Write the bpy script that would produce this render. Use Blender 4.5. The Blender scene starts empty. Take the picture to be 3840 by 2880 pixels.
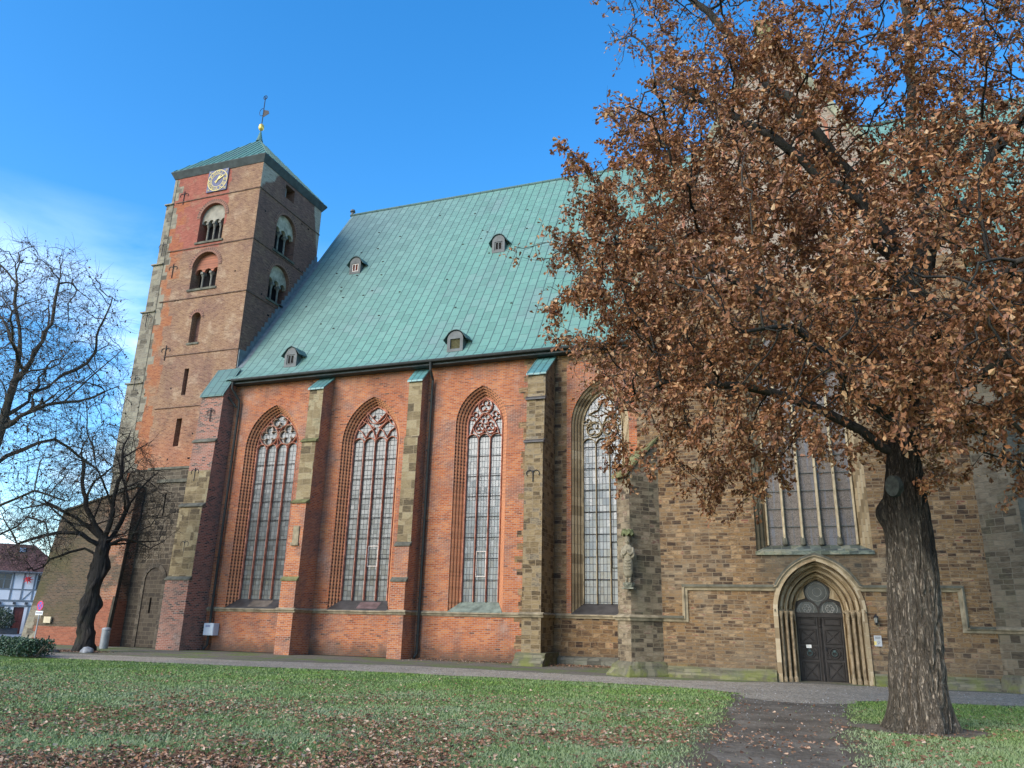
import bpy, bmesh, math, random
import numpy as np
from math import sin, cos, pi, radians, sqrt, atan2, hypot
from mathutils import Vector, Matrix, noise as mnoise
from mathutils.geometry import tessellate_polygon

SC = bpy.context.scene
COL = SC.collection
random.seed(7)

# ------------------------------------------------------------------ camera, sky, sun
def setup_view():
    yaw, pitch, roll = radians(20.182), radians(17.305), radians(1.353)
    F = Vector((-sin(yaw)*cos(pitch), cos(yaw)*cos(pitch), sin(pitch)))
    Rt = Vector((cos(yaw), sin(yaw), 0))
    U = Rt.cross(F)
    r2 = cos(roll)*Rt + sin(roll)*U
    u2 = -sin(roll)*Rt + cos(roll)*U
    cam = bpy.data.cameras.new('camera')
    co = bpy.data.objects.new('camera', cam)
    M = Matrix((r2, u2, -F)).transposed().to_4x4()
    M.translation = Vector((0, 0, 1.6))
    co.matrix_world = M
    cam.sensor_fit = 'HORIZONTAL'
    cam.sensor_width = 36.0
    cam.lens = 36.0*2884/3840
    cam.clip_start = 0.1
    cam.clip_end = 5000
    COL.objects.link(co)
    SC.camera = co

SUN_EL, SUN_AZ = radians(30), radians(207)     # azimuth clockwise from +y (north): south-west
def setup_light():
    w = bpy.data.worlds.new('World')
    SC.world = w
    w.use_nodes = True
    nt = w.node_tree
    nt.nodes.clear()
    out = nt.nodes.new('ShaderNodeOutputWorld')
    bg = nt.nodes.new('ShaderNodeBackground')
    sky = nt.nodes.new('ShaderNodeTexSky')
    sky.sky_type = 'NISHITA'
    sky.sun_disc = False
    sky.sun_elevation = SUN_EL
    sky.sun_rotation = SUN_AZ
    sky.altitude = 50
    sky.air_density = 1.0
    sky.dust_density = 0.4
    sky.ozone_density = 2.5
    hs = nt.nodes.new('ShaderNodeHueSaturation')
    hs.inputs['Saturation'].default_value = 1.35
    hs.inputs['Value'].default_value = 1.04
    nt.links.new(sky.outputs[0], hs.inputs['Color'])
    # thin wispy clouds low in the west
    tc = nt.nodes.new('ShaderNodeTexCoord')
    mp = nt.nodes.new('ShaderNodeMapping')
    mp.inputs['Scale'].default_value = (1.6, 1.6, 4.2)
    nt.links.new(tc.outputs['Generated'], mp.inputs['Vector'])
    nz = nt.nodes.new('ShaderNodeTexNoise')
    nz.inputs['Scale'].default_value = 2.1
    nz.inputs['Detail'].default_value = 7
    nz.inputs['Roughness'].default_value = 0.55
    nz.inputs['Distortion'].default_value = 0.5
    nt.links.new(mp.outputs[0], nz.inputs['Vector'])
    rp = nt.nodes.new('ShaderNodeValToRGB')
    rp.color_ramp.elements[0].position = 0.45
    rp.color_ramp.elements[1].position = 0.70
    nt.links.new(nz.outputs['Fac'], rp.inputs[0])
    sp = nt.nodes.new('ShaderNodeSeparateXYZ')
    nt.links.new(tc.outputs['Generated'], sp.inputs[0])
    lo = nt.nodes.new('ShaderNodeMapRange')       # clouds fade out with height
    lo.inputs['From Min'].default_value = 0.45
    lo.inputs['From Max'].default_value = 0.19
    nt.links.new(sp.outputs['Z'], lo.inputs['Value'])
    mu = nt.nodes.new('ShaderNodeMath'); mu.operation = 'MULTIPLY'
    nt.links.new(rp.outputs[0], mu.inputs[0]); nt.links.new(lo.outputs[0], mu.inputs[1])
    mx = nt.nodes.new('ShaderNodeMix'); mx.data_type = 'RGBA'
    nt.links.new(mu.outputs[0], mx.inputs['Factor'])
    nt.links.new(hs.outputs[0], mx.inputs['A'])
    mx.inputs['B'].default_value = (5.9, 6.9, 8.0, 1)
    nt.links.new(mx.outputs['Result'], bg.inputs['Color'])
    bg.inputs['Strength'].default_value = 0.135
    nt.links.new(bg.outputs[0], out.inputs[0])
    L = bpy.data.lights.new('sun', 'SUN')
    L.energy = 1.9
    L.angle = radians(45)
    L.color = (1.0, 0.89, 0.75)
    lo_ = bpy.data.objects.new('sun', L)
    d = Vector((sin(SUN_AZ)*cos(SUN_EL), cos(SUN_AZ)*cos(SUN_EL), sin(SUN_EL)))
    lo_.rotation_euler = d.to_track_quat('Z', 'Y').to_euler()
    lo_.location = (-20, -30, 40)
    COL.objects.link(lo_)
    vs = SC.view_settings
    SC.display_settings.display_device = 'sRGB'
    vs.view_transform = 'Standard'
    vs.look = 'None'
    vs.gamma = 1.0
    vs.use_curve_mapping = False
    vs.exposure = 1.35

setup_view()
setup_light()

# ------------------------------------------------------------------ object helpers
def tag(o, label=None, cat=None, group=None, kind=None):
    if label: o['label'] = label
    if cat: o['category'] = cat
    if group: o['group'] = group
    if kind: o['kind'] = kind
    return o

def thing(name, label, cat, loc=(0, 0, 0), rz=0.0, group=None):
    o = bpy.data.objects.new(name, None)
    o.empty_display_size = 0.3
    COL.objects.link(o)
    o.location = loc
    o.rotation_euler = (0, 0, rz)
    return tag(o, label, cat, group)

def world_loc(o):
    m = Matrix.LocRotScale(o.location, o.rotation_euler, o.scale)
    return (world_loc(o.parent) @ o.matrix_parent_inverse @ m) if o.parent else m

def link_mesh(name, me, parent=None, local=False):
    """local=True: vertices are already in the parent's frame; else they are world coordinates"""
    o = bpy.data.objects.new(name, me)
    COL.objects.link(o)
    if parent is not None:
        o.parent = parent
        if not local:
            o.matrix_parent_inverse = world_loc(parent).inverted()
    return o

class MB:
    """collects faces; uvs are metres along / up each face unless given"""
    def __init__(s):
        s.v, s.f, s.m, s.uv = [], [], [], []
    def vert(s, p):
        s.v.append(tuple(p)); return len(s.v)-1
    def face(s, pts, mi=0, uv=None):
        idx = [s.vert(p) for p in pts]
        s.f.append(idx); s.m.append(mi)
        if uv is None:
            n = Vector((0, 0, 0))
            P = [Vector(p) for p in pts]
            for i in range(len(P)):
                a, b = P[i], P[(i+1) % len(P)]
                n += a.cross(b)
            if n.length < 1e-12: n = Vector((0, -1, 0))
            n.normalize()
            if abs(n.z) > 0.98: t, b2 = Vector((1, 0, 0)), Vector((0, 1, 0))
            else:
                t = Vector((0, 0, 1)).cross(n); t.normalize()
                if t.x + 0.5*t.y < 0: t = -t
                b2 = n.cross(t)
                if b2.z < 0: b2 = -b2
            uv = [(p.dot(t), p.dot(b2)) for p in P]
        s.uv.append(uv)
    def box(s, a, b, mi=0, skip=''):
        x0, y0, z0 = a; x1, y1, z1 = b
        if 'f' not in skip: s.face([(x0,y0,z0),(x1,y0,z0),(x1,y0,z1),(x0,y0,z1)], mi)
        if 'b' not in skip: s.face([(x1,y1,z0),(x0,y1,z0),(x0,y1,z1),(x1,y1,z1)], mi)
        if 'l' not in skip: s.face([(x0,y1,z0),(x0,y0,z0),(x0,y0,z1),(x0,y1,z1)], mi)
        if 'r' not in skip: s.face([(x1,y0,z0),(x1,y1,z0),(x1,y1,z1),(x1,y0,z1)], mi)
        if 't' not in skip: s.face([(x0,y0,z1),(x1,y0,z1),(x1,y1,z1),(x0,y1,z1)], mi)
        if 'u' not in skip: s.face([(x0,y1,z0),(x1,y1,z0),(x1,y0,z0),(x0,y0,z0)], mi)
    def prism(s, prof, ex, mi=0, caps=True):
        """prof: list of 3d points (closed polygon), swept by vector ex"""
        ex = Vector(ex); n = len(prof)
        P = [Vector(p) for p in prof]
        for i in range(n):
            a, b = P[i], P[(i+1) % n]
            s.face([a, b, b+ex, a+ex], mi)
        if caps:
            s.face(P, mi); s.face([p+ex for p in reversed(P)], mi)
    def holes(s, outer, holes, mp, mi=0):
        """planar polygon with holes; 2d lists; mp maps (u,v)->3d"""
        loops = [[Vector((p[0], p[1], 0)) for p in L] for L in [outer]+list(holes)]
        flat = [p for L in loops for p in L]
        for t in tessellate_polygon(loops):
            s.face([mp(flat[i].x, flat[i].y) for i in t], mi)
    def strip(s, A, B, closed=False, mi=0, u0=0.0, u1=None, v0=0.0):
        """quads between two point lists, uv: u across, v along"""
        n = len(A); v = v0
        for i in range(n if closed else n-1):
            j = (i+1) % n
            a, b, c, d = Vector(A[i]), Vector(A[j]), Vector(B[j]), Vector(B[i])
            w = (d-a).length if u1 is None else u1-u0
            l = (b-a).length
            s.face([a, b, c, d], mi, [(u0, v), (u0, v+l), (u0+w, v+l), (u0+w, v)])
            v += l
    def tube(s, path, r, n=8, mi=0, caps=True):
        P = [Vector(p) for p in path]
        rr = r if isinstance(r, (list, tuple)) else [r]*len(P)
        rings = []; ref = None; L = 0; Ls = []
        for i, p in enumerate(P):
            d = (P[min(i+1, len(P)-1)]-P[max(i-1, 0)])
            if d.length < 1e-9: d = Vector((0, 0, 1))
            d.normalize()
            if ref is None: ref = d.orthogonal().normalized()
            ref = (ref - d*ref.dot(d))
            if ref.length < 1e-6: ref = d.orthogonal()
            ref.normalize(); q = d.cross(ref)
            rings.append([p+(ref*cos(2*pi*k/n)+q*sin(2*pi*k/n))*rr[i] for k in range(n)])
            if i: L += (P[i]-P[i-1]).length
            Ls.append(L)
        for i in range(len(P)-1):
            for k in range(n):
                k2 = (k+1) % n
                c = 2*pi*max(rr[i], .01)/n
                s.face([rings[i][k], rings[i][k2], rings[i+1][k2], rings[i+1][k]], mi,
                       [(k*c, Ls[i]), ((k+1)*c, Ls[i]), ((k+1)*c, Ls[i+1]), (k*c, Ls[i+1])])
        if caps:
            s.face(list(reversed(rings[0])), mi); s.face(rings[-1], mi)
    def lathe(s, prof, c=(0, 0, 0), n=20, mi=0, sx=1, sy=1):
        """prof: (r, z) list"""
        c = Vector(c)
        R = [[c+Vector((r*cos(2*pi*k/n)*sx, r*sin(2*pi*k/n)*sy, z)) for k in range(n)] for r, z in prof]
        for i in range(len(R)-1):
            for k in range(n):
                s.face([R[i][k], R[i][(k+1) % n], R[i+1][(k+1) % n], R[i+1][k]], mi)
        s.face(list(reversed(R[0])), mi); s.face(R[-1], mi)
    def build_each(s, name, mats, parent=None, local=False):
        """one object per connected piece"""
        key = {}; up = list(range(len(s.f)))
        def find(a):
            while up[a] != a: up[a] = up[up[a]]; a = up[a]
            return a
        for i, f in enumerate(s.f):
            for k in f:
                q = tuple(round(c, 3) for c in s.v[k])
                if q in key: up[find(i)] = find(key[q])
                else: key[q] = i
        grp = {}
        for i in range(len(s.f)): grp.setdefault(find(i), []).append(i)
        out = []
        for ids in grp.values():
            m = MB()
            for i in ids: m.face([s.v[k] for k in s.f[i]], s.m[i], s.uv[i])
            out.append(m.build(name, mats, parent, local=local))
        return out
    def build(s, name, mats, parent=None, smooth=False, local=False, merge=0.0):
        me = bpy.data.meshes.new(name)
        me.from_pydata(s.v, [], s.f)
        if not isinstance(mats, (list, tuple)): mats = [mats]
        for m in mats: me.materials.append(m)
        me.polygons.foreach_set('material_index', s.m)
        ul = me.uv_layers.new(name='UVMap')
        ul.data.foreach_set('uv', [c for f in s.uv for p in f for c in p])
        if merge or smooth:
            bm = bmesh.new(); bm.from_mesh(me)
            bmesh.ops.remove_doubles(bm, verts=bm.verts, dist=merge or 1e-4)
            bm.to_mesh(me); bm.free()
        if smooth:
            me.polygons.foreach_set('use_smooth', [True]*len(me.polygons))
        me.update()
        return link_mesh(name, me, parent, local)

# ------------------------------------------------------------------ 2d shapes
def arch_pts(cx, hw, z0, zs, rise, n=14):
    """pointed arch outline (open at the sill): from left sill up over to right sill. rise = height of apex over springing"""
    R = (hw*hw+rise*rise)/(2*hw)
    if rise <= hw*1.0001:                    # round or segmental
        R = (hw*hw+rise*rise)/(2*rise)
        a0 = math.asin(min(1, hw/R))
        arc = [(cx+R*sin(-a0+2*a0*i/(2*n)), zs+rise-R+R*cos(-a0+2*a0*i/(2*n))) for i in range(2*n+1)]
        return [(cx-hw, z0)]+arc+[(cx+hw, z0)]
    cl = cx-hw+R                             # centre of the left arc
    a1 = math.acos((R-hw)/R)
    left = [(cl-R*cos(a1*i/n), zs+R*sin(a1*i/n)) for i in range(n+1)]
    right = [(2*cx-x, z) for x, z in reversed(left[:-1])]
    return [(cx-hw, z0)]+left+right+[(cx+hw, z0)]

def arch_inset(cx, hw, z0, zs, rise, t, n=14):
    """same centres, radius shrunk by t"""
    R = (hw*hw+rise*rise)/(2*hw)
    if rise <= hw*1.0001:
        return arch_pts(cx, hw-t, z0, zs, rise-t, n)
    k = R-hw
    r2 = sqrt(max(1e-6, (R-t)**2-k*k))
    return arch_pts(cx, hw-t, z0, zs, r2, n)

def arc2(cx, cz, r, a0, a1, n=12):
    return [(cx+r*cos(radians(a0+(a1-a0)*i/n)), cz+r*sin(radians(a0+(a1-a0)*i/n))) for i in range(n+1)]

def foil(cx, cz, r, lobes=4, rot=90, n=8):
    """outline of a foil figure that fits a circle of radius r"""
    out = []
    half = pi/lobes
    d = r/(1+sin(half)*1.06); rl = r-d
    for k in range(lobes):
        a = radians(rot)+2*pi*k/lobes
        c = (cx+d*cos(a), cz+d*sin(a))
        span = pi/2+half*0.95
        for i in range(n+1):
            b = a-span+2*span*i/n
            out.append((c[0]+rl*cos(b), c[1]+rl*sin(b)))
    return out

def bar(mb, path, w, y0, y1, closed=False, mi=0, chamfer=True):
    """stone bar following a 2d path in the x-z plane; y0 = front, y1 = back"""
    n = len(path)
    P = [Vector((p[0], p[1])) for p in path]
    N = []
    for i in range(n):
        a = P[i-1] if (i or closed) else P[0]
        b = P[(i+1) % n] if (i < n-1 or closed) else P[-1]
        p = P[i]
        d1 = (p-a); d2 = (b-p)
        if d1.length < 1e-7: d1 = d2
        if d2.length < 1e-7: d2 = d1
        d1 = d1.normalized(); d2 = d2.normalized()
        t = d1+d2
        if t.length < .15: t = d1
        t.normalize()
        nn = Vector((-t.y, t.x)); k = 1/max(.5, nn.dot(Vector((-d1.y, d1.x))))
        N.append(nn*k)
    ym = y0+(y1-y0)*.45 if chamfer else y0
    q = .45 if chamfer else 1.0
    def ring(f, y): return [(P[i].x+N[i].x*w/2*f, y, P[i].y+N[i].y*w/2*f) for i in range(n)]
    rows = [ring(1, y1), ring(1, ym), ring(q, y0), ring(-q, y0), ring(-1, ym), ring(-1, y1)]
    for k in range(5):
        mb.strip(rows[k], rows[k+1], closed, mi)
    if not closed:
        for e in (0, n-1): mb.face([r[e] for r in rows], mi)

# ------------------------------------------------------------------ materials
class G:
    def __init__(s, name, rough=0.85, spec=0.3):
        s.m = bpy.data.materials.new(name); s.m.use_nodes = True
        s.nt = s.m.node_tree
        s.b = s.nt.nodes['Principled BSDF']
        s.b.inputs['Roughness'].default_value = rough
        s.b.inputs['Specular IOR Level'].default_value = spec
        s._pos = s._uv = None
    def n(s, t, **kw):
        x = s.nt.nodes.new(t)
        for k, v in kw.items(): setattr(x, k, v)
        return x
    def set(s, sock, v):
        if isinstance(v, bpy.types.NodeSocket): s.nt.links.new(v, sock)
        elif isinstance(v, (tuple, list)) and len(v) == 3 and sock.type == 'RGBA': sock.default_value = (*v, 1)
        else: sock.default_value = v
    @property
    def pos(s):
        if not s._pos: s._pos = s.n('ShaderNodeNewGeometry').outputs['Position']
        return s._pos
    @property
    def uv(s):
        if not s._uv: s._uv = s.n('ShaderNodeUVMap').outputs[0]
        return s._uv
    def xyz(s, v):
        x = s.n('ShaderNodeSeparateXYZ'); s.set(x.inputs[0], v); return x.outputs
    def comb(s, x, y, z=0.0):
        c = s.n('ShaderNodeCombineXYZ')
        for i, v in enumerate((x, y, z)): s.set(c.inputs[i], v)
        return c.outputs[0]
    def ma(s, op, a, b=0.0, clamp=False):
        x = s.n('ShaderNodeMath', operation=op, use_clamp=clamp)
        s.set(x.inputs[0], a); s.set(x.inputs[1], b); return x.outputs[0]
    def vm(s, op, a, b):
        x = s.n('ShaderNodeVectorMath', operation=op); s.set(x.inputs[0], a)
        s.set(x.inputs[3] if op == 'SCALE' else x.inputs[1], b); return x.outputs[0]
    def noise(s, vec, scale=1.0, detail=4, rough=.55, dist=0.0, col=False):
        x = s.n('ShaderNodeTexNoise'); s.set(x.inputs['Vector'], vec)
        x.inputs['Scale'].default_value = scale; x.inputs['Detail'].default_value = detail
        x.inputs['Roughness'].default_value = rough; x.inputs['Distortion'].default_value = dist
        return x.outputs['Color' if col else 'Fac']
    def map(s, vec, sc=(1, 1, 1), loc=(0, 0, 0), rot=(0, 0, 0)):
        x = s.n('ShaderNodeMapping'); s.set(x.inputs['Vector'], vec)
        x.inputs['Scale'].default_value = sc; x.inputs['Location'].default_value = loc
        x.inputs['Rotation'].default_value = rot; return x.outputs[0]
    def ramp(s, f, stops, const=False):
        x = s.n('ShaderNodeValToRGB'); s.set(x.inputs[0], f)
        cr = x.color_ramp
        cr.interpolation = 'CONSTANT' if const else 'LINEAR'
        while len(cr.elements) < len(stops): cr.elements.new(0.5)
        for e, (p, c) in zip(cr.elements, stops):
            e.position = p; e.color = (*c, 1) if len(c) == 3 else c
        return x.outputs[0]
    def step(s, f, a, b):
        """0..1 as f goes from a to b"""
        x = s.n('ShaderNodeMapRange'); s.set(x.inputs['Value'], f)
        s.set(x.inputs['From Min'], a); s.set(x.inputs['From Max'], b)
        return x.outputs[0]
    def mix(s, f, a, b, mode='MIX'):
        x = s.n('ShaderNodeMix', data_type='RGBA', blend_type=mode)
        s.set(x.inputs['Factor'], f); s.set(x.inputs['A'], a); s.set(x.inputs['B'], b)
        return x.outputs['Result']
    def brick(s, vec, bw, rh, mortar, offset=.5, smooth=.1, sq=1.0, sqf=2):
        x = s.n('ShaderNodeTexBrick', offset=offset, squash=sq, squash_frequency=sqf)
        s.set(x.inputs['Vector'], vec)
        x.inputs['Color1'].default_value = (0, 0, 0, 1); x.inputs['Color2'].default_value = (1, 1, 1, 1)
        x.inputs['Mortar'].default_value = (.5, .5, .5, 1)
        x.inputs['Scale'].default_value = 1; x.inputs['Mortar Size'].default_value = mortar
        x.inputs['Mortar Smooth'].default_value = smooth; x.inputs['Bias'].default_value = 0
        x.inputs['Brick Width'].default_value = bw; x.inputs['Row Height'].default_value = rh
        return x.outputs['Color'], x.outputs['Fac']
    def rnd(s, v):
        x = s.n('ShaderNodeTexWhiteNoise', noise_dimensions='1D'); s.set(x.inputs['W'], v); return x.outputs['Value']
    def island(s):
        return s.n('ShaderNodeNewGeometry').outputs['Random Per Island']
    def bump(s, h, strength=.4, dist=.02):
        x = s.n('ShaderNodeBump'); x.inputs['Strength'].default_value = strength
        x.inputs['Distance'].default_value = dist; s.set(x.inputs['Height'], h)
        s.set(s.b.inputs['Normal'], x.outputs[0])
    def done(s, col, rough=None):
        s.set(s.b.inputs['Base Color'], col)
        if rough is not None: s.set(s.b.inputs['Roughness'], rough)
        return s.m

def plain(name, col, rough=.7, spec=.3, metal=0.0, var=.25, sc=6.0):
    g = G(name, rough, spec)
    g.b.inputs['Metallic'].default_value = metal
    n = g.noise(g.pos, sc, 5)
    c = g.mix(g.step(n, .3, .7), tuple(x*(1-var) for x in col), tuple(min(1, x*(1+var)) for x in col))
    return g.done(c)

RED = [(0, (0.1337, 0.0401, 0.0204)), (0.1, (0.0824, 0.0362, 0.0238)), (0.18, (0.2778, 0.0738, 0.0255)), (0.45, (0.3805, 0.1084, 0.0329)), (0.7, (0.4423, 0.1404, 0.0408)), (0.88, (0.4732, 0.1845, 0.068)), (1, (0.319, 0.0802, 0.0318))]
BUFF = [(0, (0.1009, 0.0452, 0.0271)), (0.2, (0.1552, 0.0715, 0.0393)), (0.45, (0.2095, 0.1069, 0.0555)), (0.65, (0.2483, 0.1393, 0.0732)), (0.85, (0.2949, 0.1844, 0.0982)), (1, (0.2328, 0.1016, 0.0508))]
BROWN = [(0, (0.0616, 0.0358, 0.0314)), (0.3, (0.1176, 0.0582, 0.0448)), (0.6, (0.1736, 0.0829, 0.0605)), (0.85, (0.2352, 0.112, 0.0784)), (1, (0.3024, 0.1792, 0.1232))]
STONE = [(0, (0.0355, 0.0234, 0.0162)), (0.14, (0.0759, 0.0449, 0.0259)), (0.3, (0.1317, 0.079, 0.0401)), (0.45, (0.1923, 0.1168, 0.0547)), (0.58, (0.2379, 0.1393, 0.058)), (0.68, (0.1062, 0.0701, 0.0451)), (0.8, (0.2937, 0.1887, 0.0925)), (0.9, (0.3078, 0.2125, 0.1155)), (1, (0.1721, 0.0673, 0.0443))]
GREYST = [(0, (.065, .056, .042)), (.25, (.14, .122, .09)), (.5, (.21, .186, .14)), (.75, (.27, .245, .18)), (1, (.18, .165, .12))]
ORANGE = [(0, (0.144, 0.0432, 0.0252)), (0.3, (0.2592, 0.0792, 0.0324)), (0.7, (0.3312, 0.1152, 0.0396)), (1, (0.288, 0.1368, 0.072))]

def wob(g, vec, amp=.012, sc=1.3):
    n = g.noise(vec, sc, 2, .5, col=True)
    d = g.vm('SUBTRACT', n, (.5, .5, .5))
    return g.vm('ADD', vec, g.vm('SCALE', d, amp*2))

def brick_layer(g, vec, pal, mortar=(.30, .25, .20), bw=.25, rh=.080, ms=.011):
    c, f = g.brick(vec, bw, rh, ms)
    big = g.noise(vec, .55, 4, .6)
    far = getattr(g, 'far', False)
    if far:                          # weathered clusters of bricks, joints nearly flush
        cl = g.noise(g.map(vec, (3.2, 9.5, 1)), 1.0, 4, .75)
        v = g.ma('ADD', g.ma('ADD', g.ma('MULTIPLY', c, .34), g.ma('MULTIPLY', big, .45)), g.ma('MULTIPLY', g.ma('SUBTRACT', cl, .5), 2.3))
        v = g.ma('ADD', v, .10, True)
    else:
        v = g.ma('ADD', g.ma('MULTIPLY', c, .72), g.ma('MULTIPLY', big, .5))
        v = g.ma('SUBTRACT', v, .11, True)
    return g.mix(g.ma('MULTIPLY', f, .40 if far else .8), g.ramp(v, pal), mortar), f

def stone_layer(g, vec, pal, bw=.46, rh=.235, ms=.012, mortar=(.20, .155, .10), streak=1.25):
    v2 = wob(g, vec, .03, 1.1)
    c1, f1 = g.brick(v2, bw, rh, ms, .37, sq=.7, sqf=3)
    c2, f2 = g.brick(g.vm('ADD', v2, (.13, .07, 0)), bw*.74, rh*.72, ms, .43, sq=1.3, sqf=2)
    sel = g.step(g.noise(vec, .45, 2), .49, .51)
    c = g.mix(sel, c1, c2); f = g.mix(sel, f1, f2)
    st = g.noise(g.map(vec, (2.2, 9.0, 1)), 1.6, 5, .65, 1.2)          # bedding streaks in the sandstone
    v = g.ma('ADD', g.ma('MULTIPLY', c, .86), g.ma('MULTIPLY', g.ma('SUBTRACT', st, .5), streak), False)
    v = g.ma('ADD', v, .07, True)
    return g.mix(g.ma('MULTIPLY', f, .75), g.ramp(v, pal), mortar), f

def jag(g, row, amp, seed=0.0):
    """random offset per course, for toothed quoins"""
    z = g.xyz(g.pos)[2]
    r = g.ma('FLOOR', g.ma('DIVIDE', g.ma('ADD', z, seed), row))
    return g.ma('MULTIPLY', g.ma('SUBTRACT', g.rnd(r), .5), amp*2)

def stains(g, col, amt=.5, dark=(.035, .032, .028), sc=.5):
    """dirt and run-off with a shape of its own"""
    n = g.noise(g.map(g.pos, (1.0, 1.0, .35)), sc*2, 6, .65, .6)
    m = g.ma('MULTIPLY', g.step(n, .56, .78), amt)
    return g.mix(m, col, dark)

def moss(g, col, z0, z1, amt=.8, c=(.155, .175, .035)):
    """moss growing on the lowest courses"""
    z = g.xyz(g.pos)[2]
    n = g.noise(g.pos, 1.7, 5, .6)
    m = g.ma('MULTIPLY', g.step(z, z1, z0), g.step(n, .42, .6))
    return g.mix(g.ma('MULTIPLY', m, amt), col, c)

def nave_material():
    g = G('nave brickwork')
    v = wob(g, g.uv, .010)
    col, f = brick_layer(g, v, RED)
    col2, _ = brick_layer(g, g.vm('ADD', v, (.11, .045, 0)), BROWN, (.36, .31, .26))
    x, y, z = g.xyz(g.pos)
    n = g.noise(g.pos, .8, 5, .6)
    col = g.mix(g.ma('MULTIPLY', g.step(n, .47, .70), .8), col, col2)
    n4 = g.noise(g.vm('ADD', g.pos, (1, 8, 5)), .35, 5, .6)
    col = g.mix(g.ma('MULTIPLY', g.step(n4, .50, .66), .45), col, g.mix(1.0, col, (.72, .50, .42), 'MULTIPLY'))
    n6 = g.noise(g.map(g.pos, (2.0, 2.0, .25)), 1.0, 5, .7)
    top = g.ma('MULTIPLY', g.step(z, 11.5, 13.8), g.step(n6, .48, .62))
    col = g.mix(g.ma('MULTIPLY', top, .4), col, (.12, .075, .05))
    # pale lime bloom
    n2 = g.noise(g.vm('ADD', g.pos, (9, 4, 2)), 1.3, 6, .7)
    col = g.mix(g.ma('MULTIPLY', g.step(n2, .58, .76), .5), col, (.42, .33, .27))
    # stone: round the stone buttress, below the last window, above it
    st, f2 = stone_layer(g, g.uv, STONE)
    xj = g.ma('ADD', x, jag(g, .28, .35))
    m1 = g.ma('MULTIPLY', g.step(xj, -11.5, -11.48), g.step(x, -9.4, -9.42))
    m2 = g.ma('MULTIPLY', g.step(x, -10.2, -10.15), g.step(z, 1.98, 1.96))
    zz = g.ma('ADD', z, jag(g, .26, .2, 3.0))
    m3 = g.ma('MULTIPLY', g.step(x, -9.8, -9.7), g.step(g.ma('ADD', z, g.ma('MULTIPLY', g.noise(g.pos, 1.1, 2), 1.2)), 13.9, 13.95))
    m4 = g.ma('MULTIPLY', g.step(xj, -9.55, -9.57), g.step(x, -10.5, -10.4))
    m4 = g.ma('MULTIPLY', m4, g.step(z, 2.7, 2.6))
    m5 = g.step(x, 0.0, .1)
    mm = g.ma('MAXIMUM', g.ma('MAXIMUM', m1, m2), g.ma('MAXIMUM', g.ma('MAXIMUM', m3, m4), m5))
    col = g.mix(mm, col, st)
    col = stains(g, col, .35)
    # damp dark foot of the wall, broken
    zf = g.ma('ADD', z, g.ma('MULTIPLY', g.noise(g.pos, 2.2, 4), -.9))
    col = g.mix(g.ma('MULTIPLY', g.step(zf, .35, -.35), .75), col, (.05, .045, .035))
    h = g.mix(mm, f, f2)
    hn = g.ma('ADD', g.ma('MULTIPLY', h, -1.0), g.ma('MULTIPLY', g.noise(g.pos, 14, 3), .5))
    g.bump(hn, .5, .02)
    return g.done(col, .9)

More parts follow.
